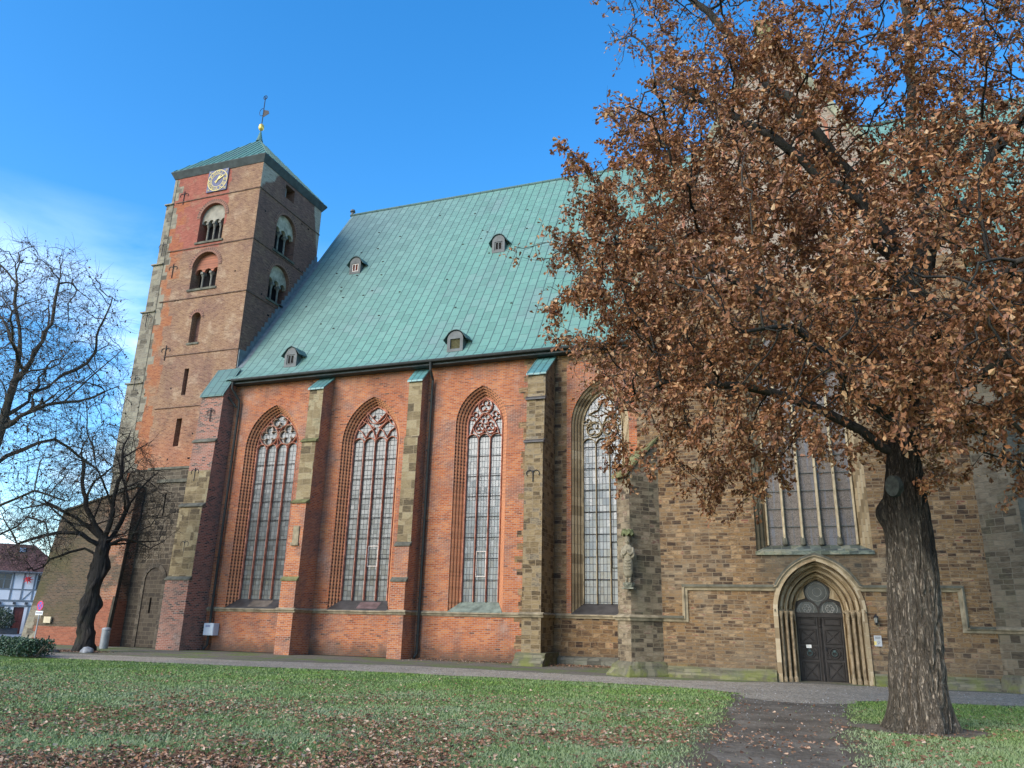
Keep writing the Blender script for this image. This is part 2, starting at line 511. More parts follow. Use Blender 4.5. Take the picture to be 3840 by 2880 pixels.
def tower_material(name, east=False):
    g = G(name)
    g.far = True
    v = g.uv
    x, y, z = g.xyz(g.pos)
    if not east:
        base, f = brick_layer(g, v, BUFF, (.42, .35, .27))
        n = g.noise(g.vm('ADD', g.pos, (3, 0, 7)), .5, 5, .65)
        dk, _ = brick_layer(g, v, BROWN, (.30, .24, .19))
        base = g.mix(g.ma('MULTIPLY', g.step(n, .44, .64), .8), base, dk)
        n5 = g.noise(g.vm('ADD', g.pos, (8, 1, 3)), 1.1, 5, .65)
        lt, _ = brick_layer(g, v, [(0, (.22, .14, .085)), (.5, (.34, .235, .15)), (1, (.44, .33, .22))], (.44, .36, .27))
        base = g.mix(g.ma('MULTIPLY', g.step(n5, .54, .66), .6), base, lt)
        rd, _ = brick_layer(g, v, [(0, (.19, .058, .042)), (.5, (.27, .078, .052)), (1, (.33, .12, .085))], (.30, .19, .15), ms=.007)
        n3 = g.noise(g.pos, .9, 3)
        xr = g.ma('ADD', x, g.ma('MULTIPLY', g.ma('SUBTRACT', n3, .5), 1.6))
        mr = g.ma('MULTIPLY', g.step(xr, -31.15, -31.2), g.step(g.ma('ADD', z, g.ma('MULTIPLY', n3, .5)), 23.2, 23.35))
        base = g.mix(g.ma('MULTIPLY', mr, g.step(g.noise(g.vm('ADD', g.pos, (2, 2, 9)), 1.4, 5, .65), .22, .46)), base, rd)
        # warmer brick low on the shaft
        rb, _ = brick_layer(g, v, RED, (.34, .27, .22))
        base = g.mix(g.ma('MULTIPLY', g.step(g.ma('ADD', z, g.ma('MULTIPLY', g.noise(g.pos, .6, 3), 5)), 15.5, 11.0), .65), base, rb)
        # orange repair strip beside the corner stones
        og, _ = brick_layer(g, v, ORANGE, (.36, .22, .15), ms=.007)
        ja = jag(g, .62, .55, 2.3)
        mo = g.step(g.ma('ADD', x, ja), -34.45, -34.5)
        mo = g.ma('MULTIPLY', mo, g.step(z, 26.6, 26.55))
        base = g.mix(g.ma('MULTIPLY', g.ma('MULTIPLY', mo, .8), g.step(g.noise(g.pos, 1.3, 4, .6), .32, .52)), base, og)
        gs, fs = stone_layer(g, g.uv, GREYST, .6, .36, .008, (.2, .19, .16), .3)
        jb = jag(g, .5, .4, 0.7)
        ms_ = g.step(g.ma('ADD', x, jb), -35.2, -35.22)
        # dark sandstone at the foot of the shaft
        lz = g.ma('ADD', z, jag(g, .9, .1, 1.1))
        sz = g.step(g.ma('ADD', z, g.ma('MULTIPLY', g.step(x, -33.2, -33.15), -.0)), 9.45, 9.43)
        ds, _ = stone_layer(g, g.uv, [(0, (.025, .021, .016)), (.35, (.058, .046, .032)), (.7, (.09, .072, .05)), (1, (.13, .108, .076))], .5, .3, .012, (.22, .185, .135), .8)
        base = g.mix(ms_, base, gs)
        base = g.mix(g.ma('MULTIPLY', sz, g.step(x, -35.3, -35.25)), base, ds)
        low = g.step(g.ma('ADD', z, g.ma('MULTIPLY', g.noise(g.pos, .7, 3), 1.5)), 5.1, 4.6)
        base = g.mix(g.ma('MULTIPLY', low, .6), base, (.042, .034, .026))
    else:
        base, f = brick_layer(g, v, BROWN, (.22, .16, .125))
        n = g.noise(g.vm('ADD', g.pos, (1, 2, 3)), .6, 5, .65)
        rb, _ = brick_layer(g, v, BUFF, (.30, .25, .2))
        base = g.mix(g.ma('MULTIPLY', g.step(n, .50, .72), .55), base, rb)
        # light weathered patches at the two top corners
        c1 = g.ma('ADD', g.ma('MULTIPLY', g.ma('SUBTRACT', y, 33.3), 1.0), g.ma('MULTIPLY', g.ma('SUBTRACT', 28.4, z), .9))
        n2 = g.noise(g.pos, 1.2, 4)
        m = g.step(g.ma('ADD', c1, g.ma('MULTIPLY', n2, 1.0)), 2.3, 2.1)
        c2 = g.ma('ADD', g.ma('MULTIPLY', g.ma('SUBTRACT', 39.6, y), 3.4), g.ma('MULTIPLY', g.ma('SUBTRACT', 28.4, z), .8))
        m = g.ma('MAXIMUM', m, g.step(g.ma('ADD', c2, n2), 3.3, 3.1))
        pl, _ = brick_layer(g, v, [(0, (.2, .15, .11)), (.5, (.34, .28, .21)), (1, (.42, .36, .28))], (.45, .4, .32))
        base = g.mix(m, base, pl)
    base = stains(g, base, .3, sc=.4)
    hn = g.ma('ADD', g.ma('MULTIPLY', f, -1.0), g.ma('MULTIPLY', g.noise(g.pos, 12, 3), .6))
    g.bump(hn, .5, .02)
    return g.done(base, .92)

def stone_material(name, pal=STONE, bw=.46, rh=.235, mossz=None, mortar=(.22, .175, .115), st=.35, bloom=0.0):
    g = G(name)
    col, f = stone_layer(g, g.uv, pal, bw, rh, mortar=mortar)
    n = g.noise(g.vm('ADD', g.pos, (2, 7, 1)), .7, 5, .6)
    col = g.mix(g.ma('MULTIPLY', g.step(n, .5, .75), .4), col, (.13, .115, .085))
    if bloom:
        n2 = g.noise(g.pos, 1.1, 5, .6)
        col = g.mix(g.ma('MULTIPLY', g.step(n2, .5, .7), bloom), col, (.13, .15, .07))
    col = stains(g, col, st)
    if mossz: col = moss(g, col, *mossz)
    hn = g.ma('ADD', g.ma('MULTIPLY', f, -1.0), g.ma('MULTIPLY', g.noise(g.map(g.pos, (1, 1, 2)), 7, 5, .65), 1.3))
    g.bump(hn, .65, .03)
    return g.done(col, .92)

def butt_material(name, bands, pal=RED):
    """brick buttress; bands = list of (z0, z1, south-only) stone facings"""
    g = G(name)
    v = wob(g, g.uv, .01)
    col, f = brick_layer(g, v, pal, (.36, .30, .24))
    c2, _ = brick_layer(g, g.vm('ADD', v, (.1, .04, 0)), BROWN, (.34, .29, .24))
    n = g.noise(g.pos, .9, 4, .6)
    col = g.mix(g.ma('MULTIPLY', g.step(n, .46, .66), .7), col, c2)
    n2 = g.noise(g.vm('ADD', g.pos, (4, 4, 2)), 1.6, 6, .7)
    col = g.mix(g.ma('MULTIPLY', g.step(n2, .6, .78), .5), col, (.40, .33, .28))
    st, f2 = stone_layer(g, g.uv, [(0, (.075, .056, .034)), (.25, (.15, .112, .06)), (.5, (.22, .165, .088)), (.72, (.27, .21, .115)), (.88, (.32, .26, .155)), (1, (.19, .165, .095))], .62, .42, .012, (.26, .205, .13))
    x, y, z = g.xyz(g.pos)
    ny = g.xyz(g.n('ShaderNodeNewGeometry').outputs['True Normal'])[1]
    south = g.step(ny, -.55, -.6)
    for z0, z1, only in bands:
        m = g.ma('MULTIPLY', g.step(z, z0, z0+.01), g.step(z, z1, z1-.01))
        if only: m = g.ma('MULTIPLY', m, south)
        col = g.mix(m, col, st)
    col = stains(g, col, .45)
    hn = g.ma('ADD', g.ma('MULTIPLY', f, -1.0), g.ma('MULTIPLY', g.noise(g.pos, 12, 3), .6))
    g.bump(hn, .5, .02)
    return g.done(col, .92)

def jamb_material(name, dark, c_l=(.40, .15, .065), stone=False):
    """moulded reveal: u across the orders, v along the jamb"""
    g = G(name)
    u, v, _ = g.xyz(g.uv)
    if stone:
        c, f = g.brick(g.comb(v, u), .42, 10.0, .012, 0)
        n = g.noise(g.pos, 3, 5)
        val = g.ma('ADD', g.ma('MULTIPLY', c, .6), g.ma('MULTIPLY', n, .5), True)
        col = g.ramp(val, [(0, (.08, .06, .04)), (.35, (.20, .15, .085)), (.65, (.32, .25, .15)), (1, (.40, .33, .22))])
        col = g.mix(g.ma('MULTIPLY', f, .7), col, (.16, .13, .09))
        col = stains(g, col, .35)
        g.bump(g.noise(g.pos, 9, 4), .3, .02)
        return g.done(col, .9)
    row = g.ma('FLOOR', g.ma('DIVIDE', v, .085))
    r = g.rnd(row)
    alt = g.ma('MODULO', row, 2.0)
    n = g.noise(g.pos, 2.0, 4)
    val = g.ma('ADD', g.ma('MULTIPLY', r, .55), g.ma('MULTIPLY', n, .45))
    light = g.ramp(val, [(0, tuple(x*.6 for x in c_l)), (.5, c_l), (1, tuple(min(1, x*1.25) for x in c_l))])
    z = g.xyz(g.pos)[2]
    dm = g.ma('MULTIPLY', g.ma('MULTIPLY', g.ma('GREATER_THAN', alt, .5), g.ma('LESS_THAN', g.ma('MODULO', u, .24), .155)), dark)
    if name.endswith('upper'):
        dm = g.ma('MULTIPLY', dm, g.step(g.ma('ADD', z, g.noise(g.pos, 1, 2)), 7.6, 8.4))
    col = g.mix(dm, light, (.04, .025, .022))
    fr = g.ma('FRACT', g.ma('DIVIDE', v, .085))
    col = g.mix(g.ma('MULTIPLY', g.ma('LESS_THAN', fr, .14), .6), col, (.30, .22, .17))
    col = stains(g, col, .3)
    return g.done(col, .85)

def copper_material(name, pw=.50, pl=.70, green=(.122, .258, .208), grey=(.135, .175, .175), fade=None, rough=.62):
    g = G(name, rough, .4)
    u, v, _ = g.xyz(g.uv)
    vec = g.comb(v, u)
    c, f = g.brick(vec, pl, pw, .016, .5, .2)
    fu = g.ma('ABSOLUTE', g.ma('SUBTRACT', g.ma('FRACT', g.ma('ADD', g.ma('DIVIDE', u, pw), .5)), .5))
    seam = g.ma('LESS_THAN', fu, .026/pw)
    f = g.ma('MAXIMUM', g.ma('MULTIPLY', f, .95), seam)
    n = g.noise(g.pos, .35, 5, .6)
    n2 = g.noise(g.map(g.uv, (9, .7, 1)), 1.0, 5, .65)       # run-off streaks down the slope
    col = g.ramp(g.ma('ADD', g.ma('MULTIPLY', c, .42), g.ma('MULTIPLY', n2, .58)),
                 [(.1, tuple(x*.68 for x in green)), (.4, tuple(x*.92 for x in green)), (.65, green), (.95, (green[0]*1.45, green[1]*1.14, green[2]*1.12))])
    m = g.ma('MULTIPLY', g.step(g.ma('ADD', g.ma('MULTIPLY', c, .12), n), .52, .78), .6)
    if fade:                                                 # the less patinated, greyer west end
        x, y, z = g.xyz(g.pos)
        k = g.ma('ADD', g.ma('ADD', x, g.ma('MULTIPLY', z, -.42)), g.ma('MULTIPLY', g.noise(g.pos, .5, 4), 6))
        m = g.ma('MAXIMUM', m, g.ma('MULTIPLY', g.step(k, fade+9, fade-5), .7))
    col = g.mix(m, col, g.mix(c, tuple(x*.85 for x in grey), tuple(x*1.12 for x in grey)))
    col = g.mix(g.ma('MULTIPLY', f, .85), col, (.03, .055, .055))
    g.bump(g.ma('ADD', g.ma('MULTIPLY', f, 1.0), g.ma('MULTIPLY', c, .25)), .5, .02)
    return g.done(col)

def glass_material(name, pw, ph, lead=.012, tint=(.05, .06, .07), var=.7, rough=.16, warm=0.0):
    g = G(name, rough, .5)
    c, f = g.brick(g.uv, pw, ph, lead, 0, .1)
    n = g.ma('ADD', g.ma('MULTIPLY', g.noise(g.pos, 1.2, 4), .5), g.ma('MULTIPLY', g.noise(g.map(g.pos, (.6, 1, 7)), 1.5, 4, .7), .5))
    val = g.ma('ADD', g.ma('MULTIPLY', c, var), g.ma('MULTIPLY', n, .5))
    col = g.ramp(val, [(0, tuple(x*.45 for x in tint)), (.5, tint), (1, tuple(min(1, x*2.0) for x in tint))])
    col = g.mix(f, col, (.018, .018, .02))
    g.bump(g.ma('ADD', g.ma('MULTIPLY', c, 1.0), g.ma('MULTIPLY', g.noise(g.pos, 3.5, 3), .5)), .35, .03)
    # every pane sits at a slightly different angle in its leads
    wn = g.n('ShaderNodeTexWhiteNoise', noise_dimensions='1D'); g.set(wn.inputs['W'], g.ma('MULTIPLY', c, 57.3))
    bn = g.b.inputs['Normal'].links[0].from_socket
    nv = g.vm('NORMALIZE', g.vm('ADD', bn, g.vm('SCALE', g.vm('SUBTRACT', wn.outputs['Color'], (.5, .5, .5)), .06)), (0, 0, 0))
    g.set(g.b.inputs['Normal'], nv)
    return g.done(col, g.ma('ADD', g.ma('MULTIPLY', f, .5), g.ma('ADD', g.ma('MULTIPLY', c, .10), rough*.7)))

M = {}
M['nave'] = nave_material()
M['tower_s'] = tower_material('tower brickwork south')
M['tower_e'] = tower_material('tower brickwork east', True)
M['stone'] = stone_material('brown sandstone ashlar', mossz=(-.2, .55))
M['stone_fine'] = stone_material('buttress sandstone', [(0, (.06, .043, .025)), (.2, (.12, .085, .045)), (.45, (.21, .152, .078)), (.7, (.28, .21, .115)), (.9, (.16, .135, .095)), (1, (.10, .075, .052))], .42, .25, (-.1, .35), (.27, .21, .135))
M['stone_grey'] = stone_material('grey green sandstone', [(0, (.055, .045, .032)), (.25, (.115, .092, .06)), (.5, (.17, .14, .092)), (.75, (.225, .185, .125)), (1, (.14, .12, .09))], .44, .25, (-.1, .5), (.21, .18, .12), .3, .3)
M['stone_dark'] = stone_material('dark weathered stone', [(0, (.05, .05, .04)), (.5, (.12, .115, .09)), (1, (.19, .19, .15))], .6, .4, None, (.1, .1, .08), .3, .5)
M['plinth'] = stone_material('mossy plinth stone', [(0, (.06, .055, .04)), (.5, (.15, .135, .09)), (1, (.22, .20, .13))], .6, .3, (0, .7), (.1, .1, .07), .4, .5)
M['old'] = None
M['trim'] = plain('pale string course stone', (.26, .215, .14), .9, .2, 0, .45, 3)
M['trim_dark'] = plain('weathered drip stone', (.098, .094, .07), .85, .3, 0, .5, 3)
M['mossy_trim'] = plain('moss grown coping stone', (.14, .135, .062), .95, .1, 0, .6, 2.5)
M['slate'] = plain('dark slate sill', (.052, .048, .046), .5, .4, 0, .5, 2)
M['sill_green'] = plain('grey green cement sill', (.16, .19, .155), .9, .2, 0, .4, 3)
M['jamb'] = jamb_material('striped brick reveal', .82, (.50, .215, .10))
M['jamb_up'] = jamb_material('striped brick reveal upper', .84, (.48, .20, .095))
M['jamb_stone'] = jamb_material('stone reveal', 0, stone=True)
M['tr_red'] = plain('terracotta tracery', (.44, .19, .125), .85, .25, 0, .5, 4)
M['tr_pale'] = plain('pale cusped foil stone', (.34, .25, .18), .9, .2, 0, .3, 5)
M['tr_stone'] = plain('sandstone tracery', (.36, .29, .18), .9, .2, 0, .5, 3)
M['copper'] = copper_material('green copper roof', fade=-33)
M['copper_t'] = copper_material('green copper tower roof', .5, 30, (.075, .185, .155), (.09, .13, .13))
M['copper_d'] = copper_material('dull copper sheet', .45, .9, (.075, .155, .14), (.085, .115, .115))
M['copper_b'] = copper_material('buttress cap copper', .3, .42, (.11, .27, .26), (.06, .08, .09), rough=.35)
M['lead'] = plain('grey lead sheet', (.085, .095, .093), .6, .4, 0, .3, 3)
M['gutter'] = plain('dark patinated copper pipe', (.030, .034, .031), .7, .25, 0, .3, 4)
M['fascia'] = plain('dark slate fascia', (.055, .068, .07), .7, .3, 0, .3, 3)
M['dark'] = plain('near-black interior shade', (.012, .012, .014), .9, .1, 0, .2, 2)
M['wood_dark'] = plain('dark stained oak door', (.026, .022, .020), .5, .35, 0, .45, 5)
M['iron'] = plain('black wrought iron', (.02, .02, .022), .6, .4, .3, .3, 8)
M['gold'] = plain('gilded metal', (.72, .50, .12), .38, .5, .6, .15, 3)
M['yellowpaint'] = plain('dull gold paint', (.62, .50, .20), .6, .3, 0, .15, 9)
M['dial'] = plain('dark blue clock dial', (.045, .055, .13), .55, .4, 0, .3, 3)
M['cement'] = plain('grey cement render', (.27, .25, .205), .95, .1, 0, .35, 2)
M['colon'] = plain('grey stone colonnette', (.17, .16, .135), .9, .2, 0, .35, 5)
M['gl12'] = glass_material('old leaded glass', .20, .245, .012, (.105, .115, .112), .35, .26)
M['gl3'] = glass_material('leaded glass pale', .145, .31, .010, (.185, .205, .205), .25, .16)
M['gl4'] = glass_material('leaded glass milky', .155, .32, .011, (.25, .265, .258), .25, .15)
def mesh_glass():
    g = G('protective glazing over stained glass', .3, .4)
    u, v, _ = g.xyz(g.uv)
    n = g.noise(g.map(g.uv, (22, 22, 1)), 1.0, 3, .6, 2.0)
    st = g.noise(g.map(g.uv, (7.5, .35, 1)), 1.0, 4, .6)
    col = g.ramp(n, [(.3, (.045, .038, .034)), (.5, (.13, .112, .098)), (.7, (.25, .225, .20))])
    col = g.mix(g.ma('MULTIPLY', g.step(st, .52, .62), .6), col, (.13, .155, .20))
    c, f = g.brick(g.uv, 5.0, .31, .006, 0)
    col = g.mix(g.ma('MULTIPLY', f, .7), col, (.04, .04, .045))
    g.bump(n, .4, .02)
    return g.done(col)
M['gl5'] = mesh_glass()
M['glp'] = plain('small dark window pane', (.035, .045, .055), .12, .5, 0, .4, 2)

def old_buttress_material():
    g = G('old sloping brick buttress')
    v = wob(g, g.uv, .02)
    col, f = brick_layer(g, v, [(0, (.03, .024, .018)), (.3, (.062, .042, .028)), (.6, (.10, .062, .038)), (1, (.15, .095, .058))], (.13, .11, .08), ms=.014)
    x, y, z = g.xyz(g.pos)
    n = g.noise(g.pos, .7, 5, .6)
    ms = g.ma('MULTIPLY', g.step(n, .42, .62), g.step(g.ma('ADD', x, g.ma('MULTIPLY', n, 3.0)), -33.5, -36.5))
    col = g.mix(g.ma('MULTIPLY', ms, .6), col, (.062, .062, .02))
    rb, _ = brick_layer(g, v, RED, (.4, .33, .27), ms=.013)
    m = g.ma('MULTIPLY', g.step(n, .44, .56), g.step(x, -36.0, -35.2))
    col = g.mix(g.ma('MULTIPLY', m, .55), col, rb)
    og, _ = brick_layer(g, v, [(0, (.17, .06, .035)), (.6, (.26, .085, .045)), (1, (.31, .12, .07))], (.27, .15, .1), ms=.008)
    base = g.ma('MULTIPLY', g.step(g.ma('ADD', z, g.ma('MULTIPLY', g.step(x, -35.6, -34.6), -1.4)), .93, .90), g.step(x, -39.2, -39.1))
    col = g.mix(base, col, og)
    gs, _ = stone_layer(g, g.uv, GREYST, .5, .3)
    q = g.ma('MULTIPLY', g.step(g.ma('ADD', x, jag(g, .32, .25)), -39.05, -39.1), g.step(z, 2.0, 1.9))
    col = g.mix(q, col, gs)
    col = stains(g, col, .4)
    g.bump(g.ma('ADD', g.ma('MULTIPLY', f, -1), g.noise(g.pos, 9, 4)), .6, .03)
    return g.done(col, .95)
M['old'] = old_buttress_material()

# ================================================================== CHURCH TOWER
def mpS(Y): return lambda u, v: (u, Y, v)
def mpE(X): return lambda u, v: (X, u, v)

TX0, TX1, TY0, TY1, TZ = -35.45, -28.85, 33.3, 39.65, 28.4
tower = thing('church_tower', 'tall square brick church tower with clock and green copper pyramid roof', 'church tower', (-32.15, 36.45, 0))

W_S = [(-32.17, .93, 23.5, 25.16, .93), (-32.15, .96, 20.35, 21.78, .96), (-32.2, .33, 16.87, 18.45, .33)]
SLIT_S = [(-32.47, -32.15, 13.68, 15.28), (-32.48, -32.1, 10.68, 12.3), (-32.47, -32.37, 6.8, 8.06), (-32.39, -32.27, 1.7, 2.5)]
W_E = [(36.2, .98, 23.4, 25.16, .98), (36.12, .95, 20.1, 21.64, .95)]
SLIT_E = [(35.65, 36.6, 27.3, 28.2)]
def rect(a): return [(a[0], a[2]), (a[0], a[3]), (a[1], a[3]), (a[1], a[2])]

mb = MB()
hs = [arch_pts(*w) for w in W_S]+[rect(r) for r in SLIT_S]
mb.holes([(TX0, -.3), (TX1, -.3), (TX1, TZ), (TX0, TZ)], hs, mpS(TY0), 0)
he = [arch_pts(*w) for w in W_E]+[rect(r) for r in SLIT_E]
mb.holes([(TY0, -.3), (TY1, -.3), (TY1, TZ), (TY0, TZ)], he, mpE(TX1), 1)
mb.face([(TX1, TY1, -.3), (TX0, TY1, -.3), (TX0, TY1, TZ), (TX1, TY1, TZ)], 1)
mb.face([(TX0, TY1, -.3), (TX0, TY0, -.3), (TX0, TY0, TZ), (TX0, TY1, TZ)], 1)
for h in hs:
    A = [(p[0], TY0, p[1]) for p in h]; B = [(p[0], TY0+.75, p[1]) for p in h]
    mb.strip(A, B, True, 0)
for h in he:
    A = [(TX1, p[0], p[1]) for p in h]; B = [(TX1-.75, p[0], p[1]) for p in h]
    mb.strip(A, B, True, 1)
mb.build('tower_wall', [M['tower_s'], M['tower_e']], tower)
mb = MB()                                                      # near-black box, shade of the unlit belfry put into its colour
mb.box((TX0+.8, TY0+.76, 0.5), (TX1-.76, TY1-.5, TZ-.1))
mb.build('belfry_shade_box', M['dark'], tower)

# corner pier of grey stone, wider at every set-off
mb = MB()
steps = [(-.3, 9.4, -36.5), (9.4, 14.7, -36.62), (14.7, 19.25, -36.42), (19.25, 22.42, -36.22), (22.42, 26.6, -35.98), (26.6, 28.4, -35.62)]
for z0, z1, xl in steps:
    mb.box((xl, 33.27, z0), (TX0+.02, 39.9, z1-.06))
    mb.box((xl-.10, 33.17, z1-.06), (TX0+.02, 40.0, z1+.02)) if z1 < 28 else None
g_ = stone_material('corner pier grey stone', GREYST, .75, .42, None, (.2, .19, .16), .25)
mb.build('corner_pier', g_, tower)

# thin string courses
mb = MB()
for z in (26.58, 23.14, 19.75):
    mb.box((TX0+.2, TY0-.045, z), (TX1+.045, TY0-.001, z+.06), 0)
    mb.box((TX1+.001, TY0-.001, z), (TX1+.045, TY1+.03, z+.06), 0)
for z in (16.15, 12.95):
    mb.box((-34.2, TY0-.04, z), (TX1+.03, TY0-.001, z+.05), 0)
mb.build_each('string_course', plain('dark brick string course', (.12, .075, .055), .9, .2, 0, .5, 5), tower)
mb = MB()
mb.box((-33.1, TY0-.10, 8.62), (-30.3, TY0-.001, 8.80)); mb.box((-33.95, TY0-.06, 9.38), (-30.2, TY0-.001, 9.5))
mb.build_each('drip_ledge', M['trim_dark'], tower)

def ring_arch(mb, loop_o, loop_i, y, mi=0):
    A = [(p[0], y, p[1]) for p in loop_o]; B = [(p[0], y, p[1]) for p in loop_i]
    mb.strip(A, B, False, mi)

def bell_window(c, hw, z0, zs, rise, n_lights, plate, axis, base, red=False):
    """twin-stage romanesque opening: tympanum plate with scalloped small arches on colonnettes, set back"""
    s = 'S' if axis == 'S' else 'E'
    def P(u, d, z): return (u, base+d, z) if s == 'S' else (base-d, u, z)
    win = MB()
    # brick arch ring slightly proud of the wall
    lo = arch_pts(c, hw+.27, zs, zs, rise+.27)[1:-1]; li = arch_pts(c, hw+.001, zs, zs, rise+.001)[1:-1]
    A = [P(p[0], -.03, p[1]) for p in lo]; B = [P(p[0], -.03, p[1]) for p in li]
    win.strip(A, B, False)
    win.strip([P(p[0], 0, p[1]) for p in lo], A, False)
    win.strip(B, [P(p[0], .03, p[1]) for p in li], False)
    w = win.build('window', M['arch_ring'], tower)
    # tympanum plate
    d0, d1 = (.20, .42) if not red else (.28, .46)
    zc = zs-.28                                          # springing of the small arches
    lw = 2*hw/n_lights
    outer = arch_pts(c, hw-.004, zc, zs, rise-.004)
    bottom = []
    for k in range(n_lights):
        cx = c+hw-lw*(k+.5)
        r = lw/2-.055
        bottom += [(cx+r*cos(a), zc+r*1.05*sin(a)) for a in [pi*j/8 for j in range(9)]]
    poly = outer[1:-1]
    poly = [(c-hw+.004, zc)]+poly+[(c+hw-.004, zc)]+bottom
    mb = MB()
    mb.holes(poly, [], lambda u, v: P(u, d0, v), 0)
    n = len(poly)
    mb.strip([P(p[0], d0, p[1]) for p in poly], [P(p[0], d1, p[1]) for p in poly], True)
    mb.build('tympanum', plate, w)
    for k in range(1, n_lights):
        cx = c-hw+lw*k
        mb = MB()
        q = P(cx, .31, 0)
        prof = [(.10, z0), (.10, z0+.10), (.065, z0+.16), (.058, zc-.36), (.075, zc-.33), (.07, zc-.30), (.12, zc-.16), (.13, zc-.13)]
        mb.lathe(prof, (q[0], q[1], 0), 12)
        a = P(cx-.09, .14, 0); b = P(cx+.09, .50, 0)
        mb.box((min(a[0], b[0]), min(a[1], b[1]), zc-.13), (max(a[0], b[0]), max(a[1], b[1]), zc+.02))
        mb.build('colonnette', M['colon'], w, smooth=False)
    mb = MB()
    a = P(c-hw-.12, -.07, 0); b = P(c+hw+.12, .6, 0)
    mb.box((min(a[0], b[0]), min(a[1], b[1]), z0-.14), (max(a[0], b[0]), max(a[1], b[1]), z0-.004))
    mb.build('sill', M['trim_dark'], w)

M['arch_ring'] = jamb_material('brick arch ring', .75, (.22, .105, .07))
M['red_tymp'] = jamb_material('red brick tympanum', .3, (.36, .13, .075))
M['cement_flaky'] = plain('flaking pale render', (.33, .295, .225), .95, .1, 0, .5, 2.5)
bell_window(*W_S[0], 4, M['cement'], 'S', TY0)
bell_window(*W_S[1], 3, M['red_tymp'], 'S', TY0, True)
bell_window(*W_E[0], 3, M['cement_flaky'], 'E', TX1)
bell_window(*W_E[1], 3, M['cement_flaky'], 'E', TX1)

def blind_window(c, hw, z0, zs):
    win = MB()
    lo = arch_pts(c, hw+.22, zs, zs, hw+.22)[1:-1]; li = arch_pts(c, hw+.001, zs, zs, hw+.001)[1:-1]
    A = [(p[0], TY0-.03, p[1]) for p in lo]; B = [(p[0], TY0-.03, p[1]) for p in li]
    win.strip(A, B); win.strip([(p[0], TY0, p[1]) for p in lo], A); win.strip(B, [(p[0], TY0+.03, p[1]) for p in li])
    w = win.build('window', M['arch_ring'], tower)
    mb = MB()
    mb.box((c-hw-.02, TY0+.40, z0), (c+hw+.02, TY0+.5, zs+hw+.05))
    mb.build('bricked_infill', M['tower_e'], w)
    mb = MB(); mb.box((c-hw-.1, TY0-.06, z0-.12), (c+hw+.1, TY0+.41, z0-.004))
    mb.build('sill', M['trim_dark'], w)
blind_window(-32.2, .33, 16.87, 18.45)
mb = MB()
for c0, c1, z0, z1 in SLIT_S[:1]:
    mb.box((c0+.10, TY0+.22, z0+.02), (c1-.01, TY0+.34, z1-.02))
mb.build('slit_infill', M['red_tymp'], tower)
# blocked doorway outline in the dark stone
mb = MB()
bo = arch_pts(-32.3, .82, -.05, 3.4, .86); bi = arch_pts(-32.3, .60, -.05, 3.4, .64)
ring_arch(mb, bo, bi, TY0-.05)
mb.strip([(p[0], TY0, p[1]) for p in bo], [(p[0], TY0-.05, p[1]) for p in bo])
mb.strip([(p[0], TY0-.05, p[1]) for p in bi], [(p[0], TY0-.0, p[1]) for p in bi])
mb.build('blocked_door_arch', stone_material('dark arch stone', [(0, (.03, .026, .02)), (.5, (.07, .058, .043)), (1, (.12, .1, .075))], .4, .3, None, (.12, .1, .08), .3), tower)
# timber louvre in the belfry hole under the eaves
mb = MB()
mb.box((TX1-.45, 35.66, 27.32), (TX1-.30, 35.80, 28.2)); mb.box((TX1-.45, 36.02, 27.32), (TX1-.32, 36.16, 28.2)); mb.box((TX1-.5, 36.3, 27.32), (TX1-.3, 36.58, 27.55))
mb.build_each('louvre_post', plain('grey weathered timber', (.16, .15, .14), .9, .2, 0, .4, 6), tower)

# wall anchors of wrought iron: a rod with two curled arms
def anchor(x, z, y, parent, L=.95, w=.32):
    mb = MB()
    mb.tube([(x, y-.03, z-L*.6), (x, y-.03, z+L*.4)], .022, 6)
    for s in (-1, 1):
        mb.tube([(x, y-.03, z+.05)]+[(x+s*(w*.5-w*.5*cos(a)), y-.03, z+.05+.16*sin(a)) for a in [pi*k/8 for k in range(1, 9)]]+[(x+s*w*.86, y-.03, z-.02)], .018, 6)
    mb.build('wall_anchor', M['iron'], parent)
for x, z in ((-34.69, 27.0), (-35.6, 23.5), (-34.6, 21.9), (-35.9, 18.8), (-34.1, 16.5), (-35.95, 14.8)):
    anchor(x, z, 33.2 if x < -35.2 else TY0, tower)

# putlog holes as flush near-black blocks, their inner shade put into the colour
mb = MB()
rg = random.Random(3)
for k in range(34):
    y = 33.9+rg.random()*5.2; z = 19.0+int(rg.random()*8)*1.05
    if any(abs(y-w[0]) < w[1]+.35 and w[2]-.4 < z < w[3]+w[4]+.4 for w in W_E): continue
    if z > 27.0: continue
    mb.box((TX1-.05, y, z), (TX1+.006, y+.10, z+.11))
for k in range(14):
    x = -34.3+rg.random()*5.0; z = 9.9+int(rg.random()*9)*1.4
    if any(abs(x-w[0]) < w[1]+.4 and w[2]-.4 < z < w[3]+w[4]+.4 for w in W_S): continue
    if any(s[0]-.3 < x < s[1]+.2 and s[2]-.3 < z < s[3]+.3 for s in SLIT_S): continue
    mb.box((x, TY0-.006, z), (x+.09, TY0+.05, z+.10))
mb.build_each('putlog_hole', M['dark'], tower)

# roof
ex0, ex1, ey0, ey1, ez = -35.86, -28.58, 33.04, 39.9, 28.83
ap = (-32.18, 36.45, 32.75)
mb = MB()
cs = [(ex0, ey0, ez), (ex1, ey0, ez), (ex1, ey1, ez), (ex0, ey1, ez)]
for i in range(4): mb.face([cs[i], cs[(i+1) % 4], ap])
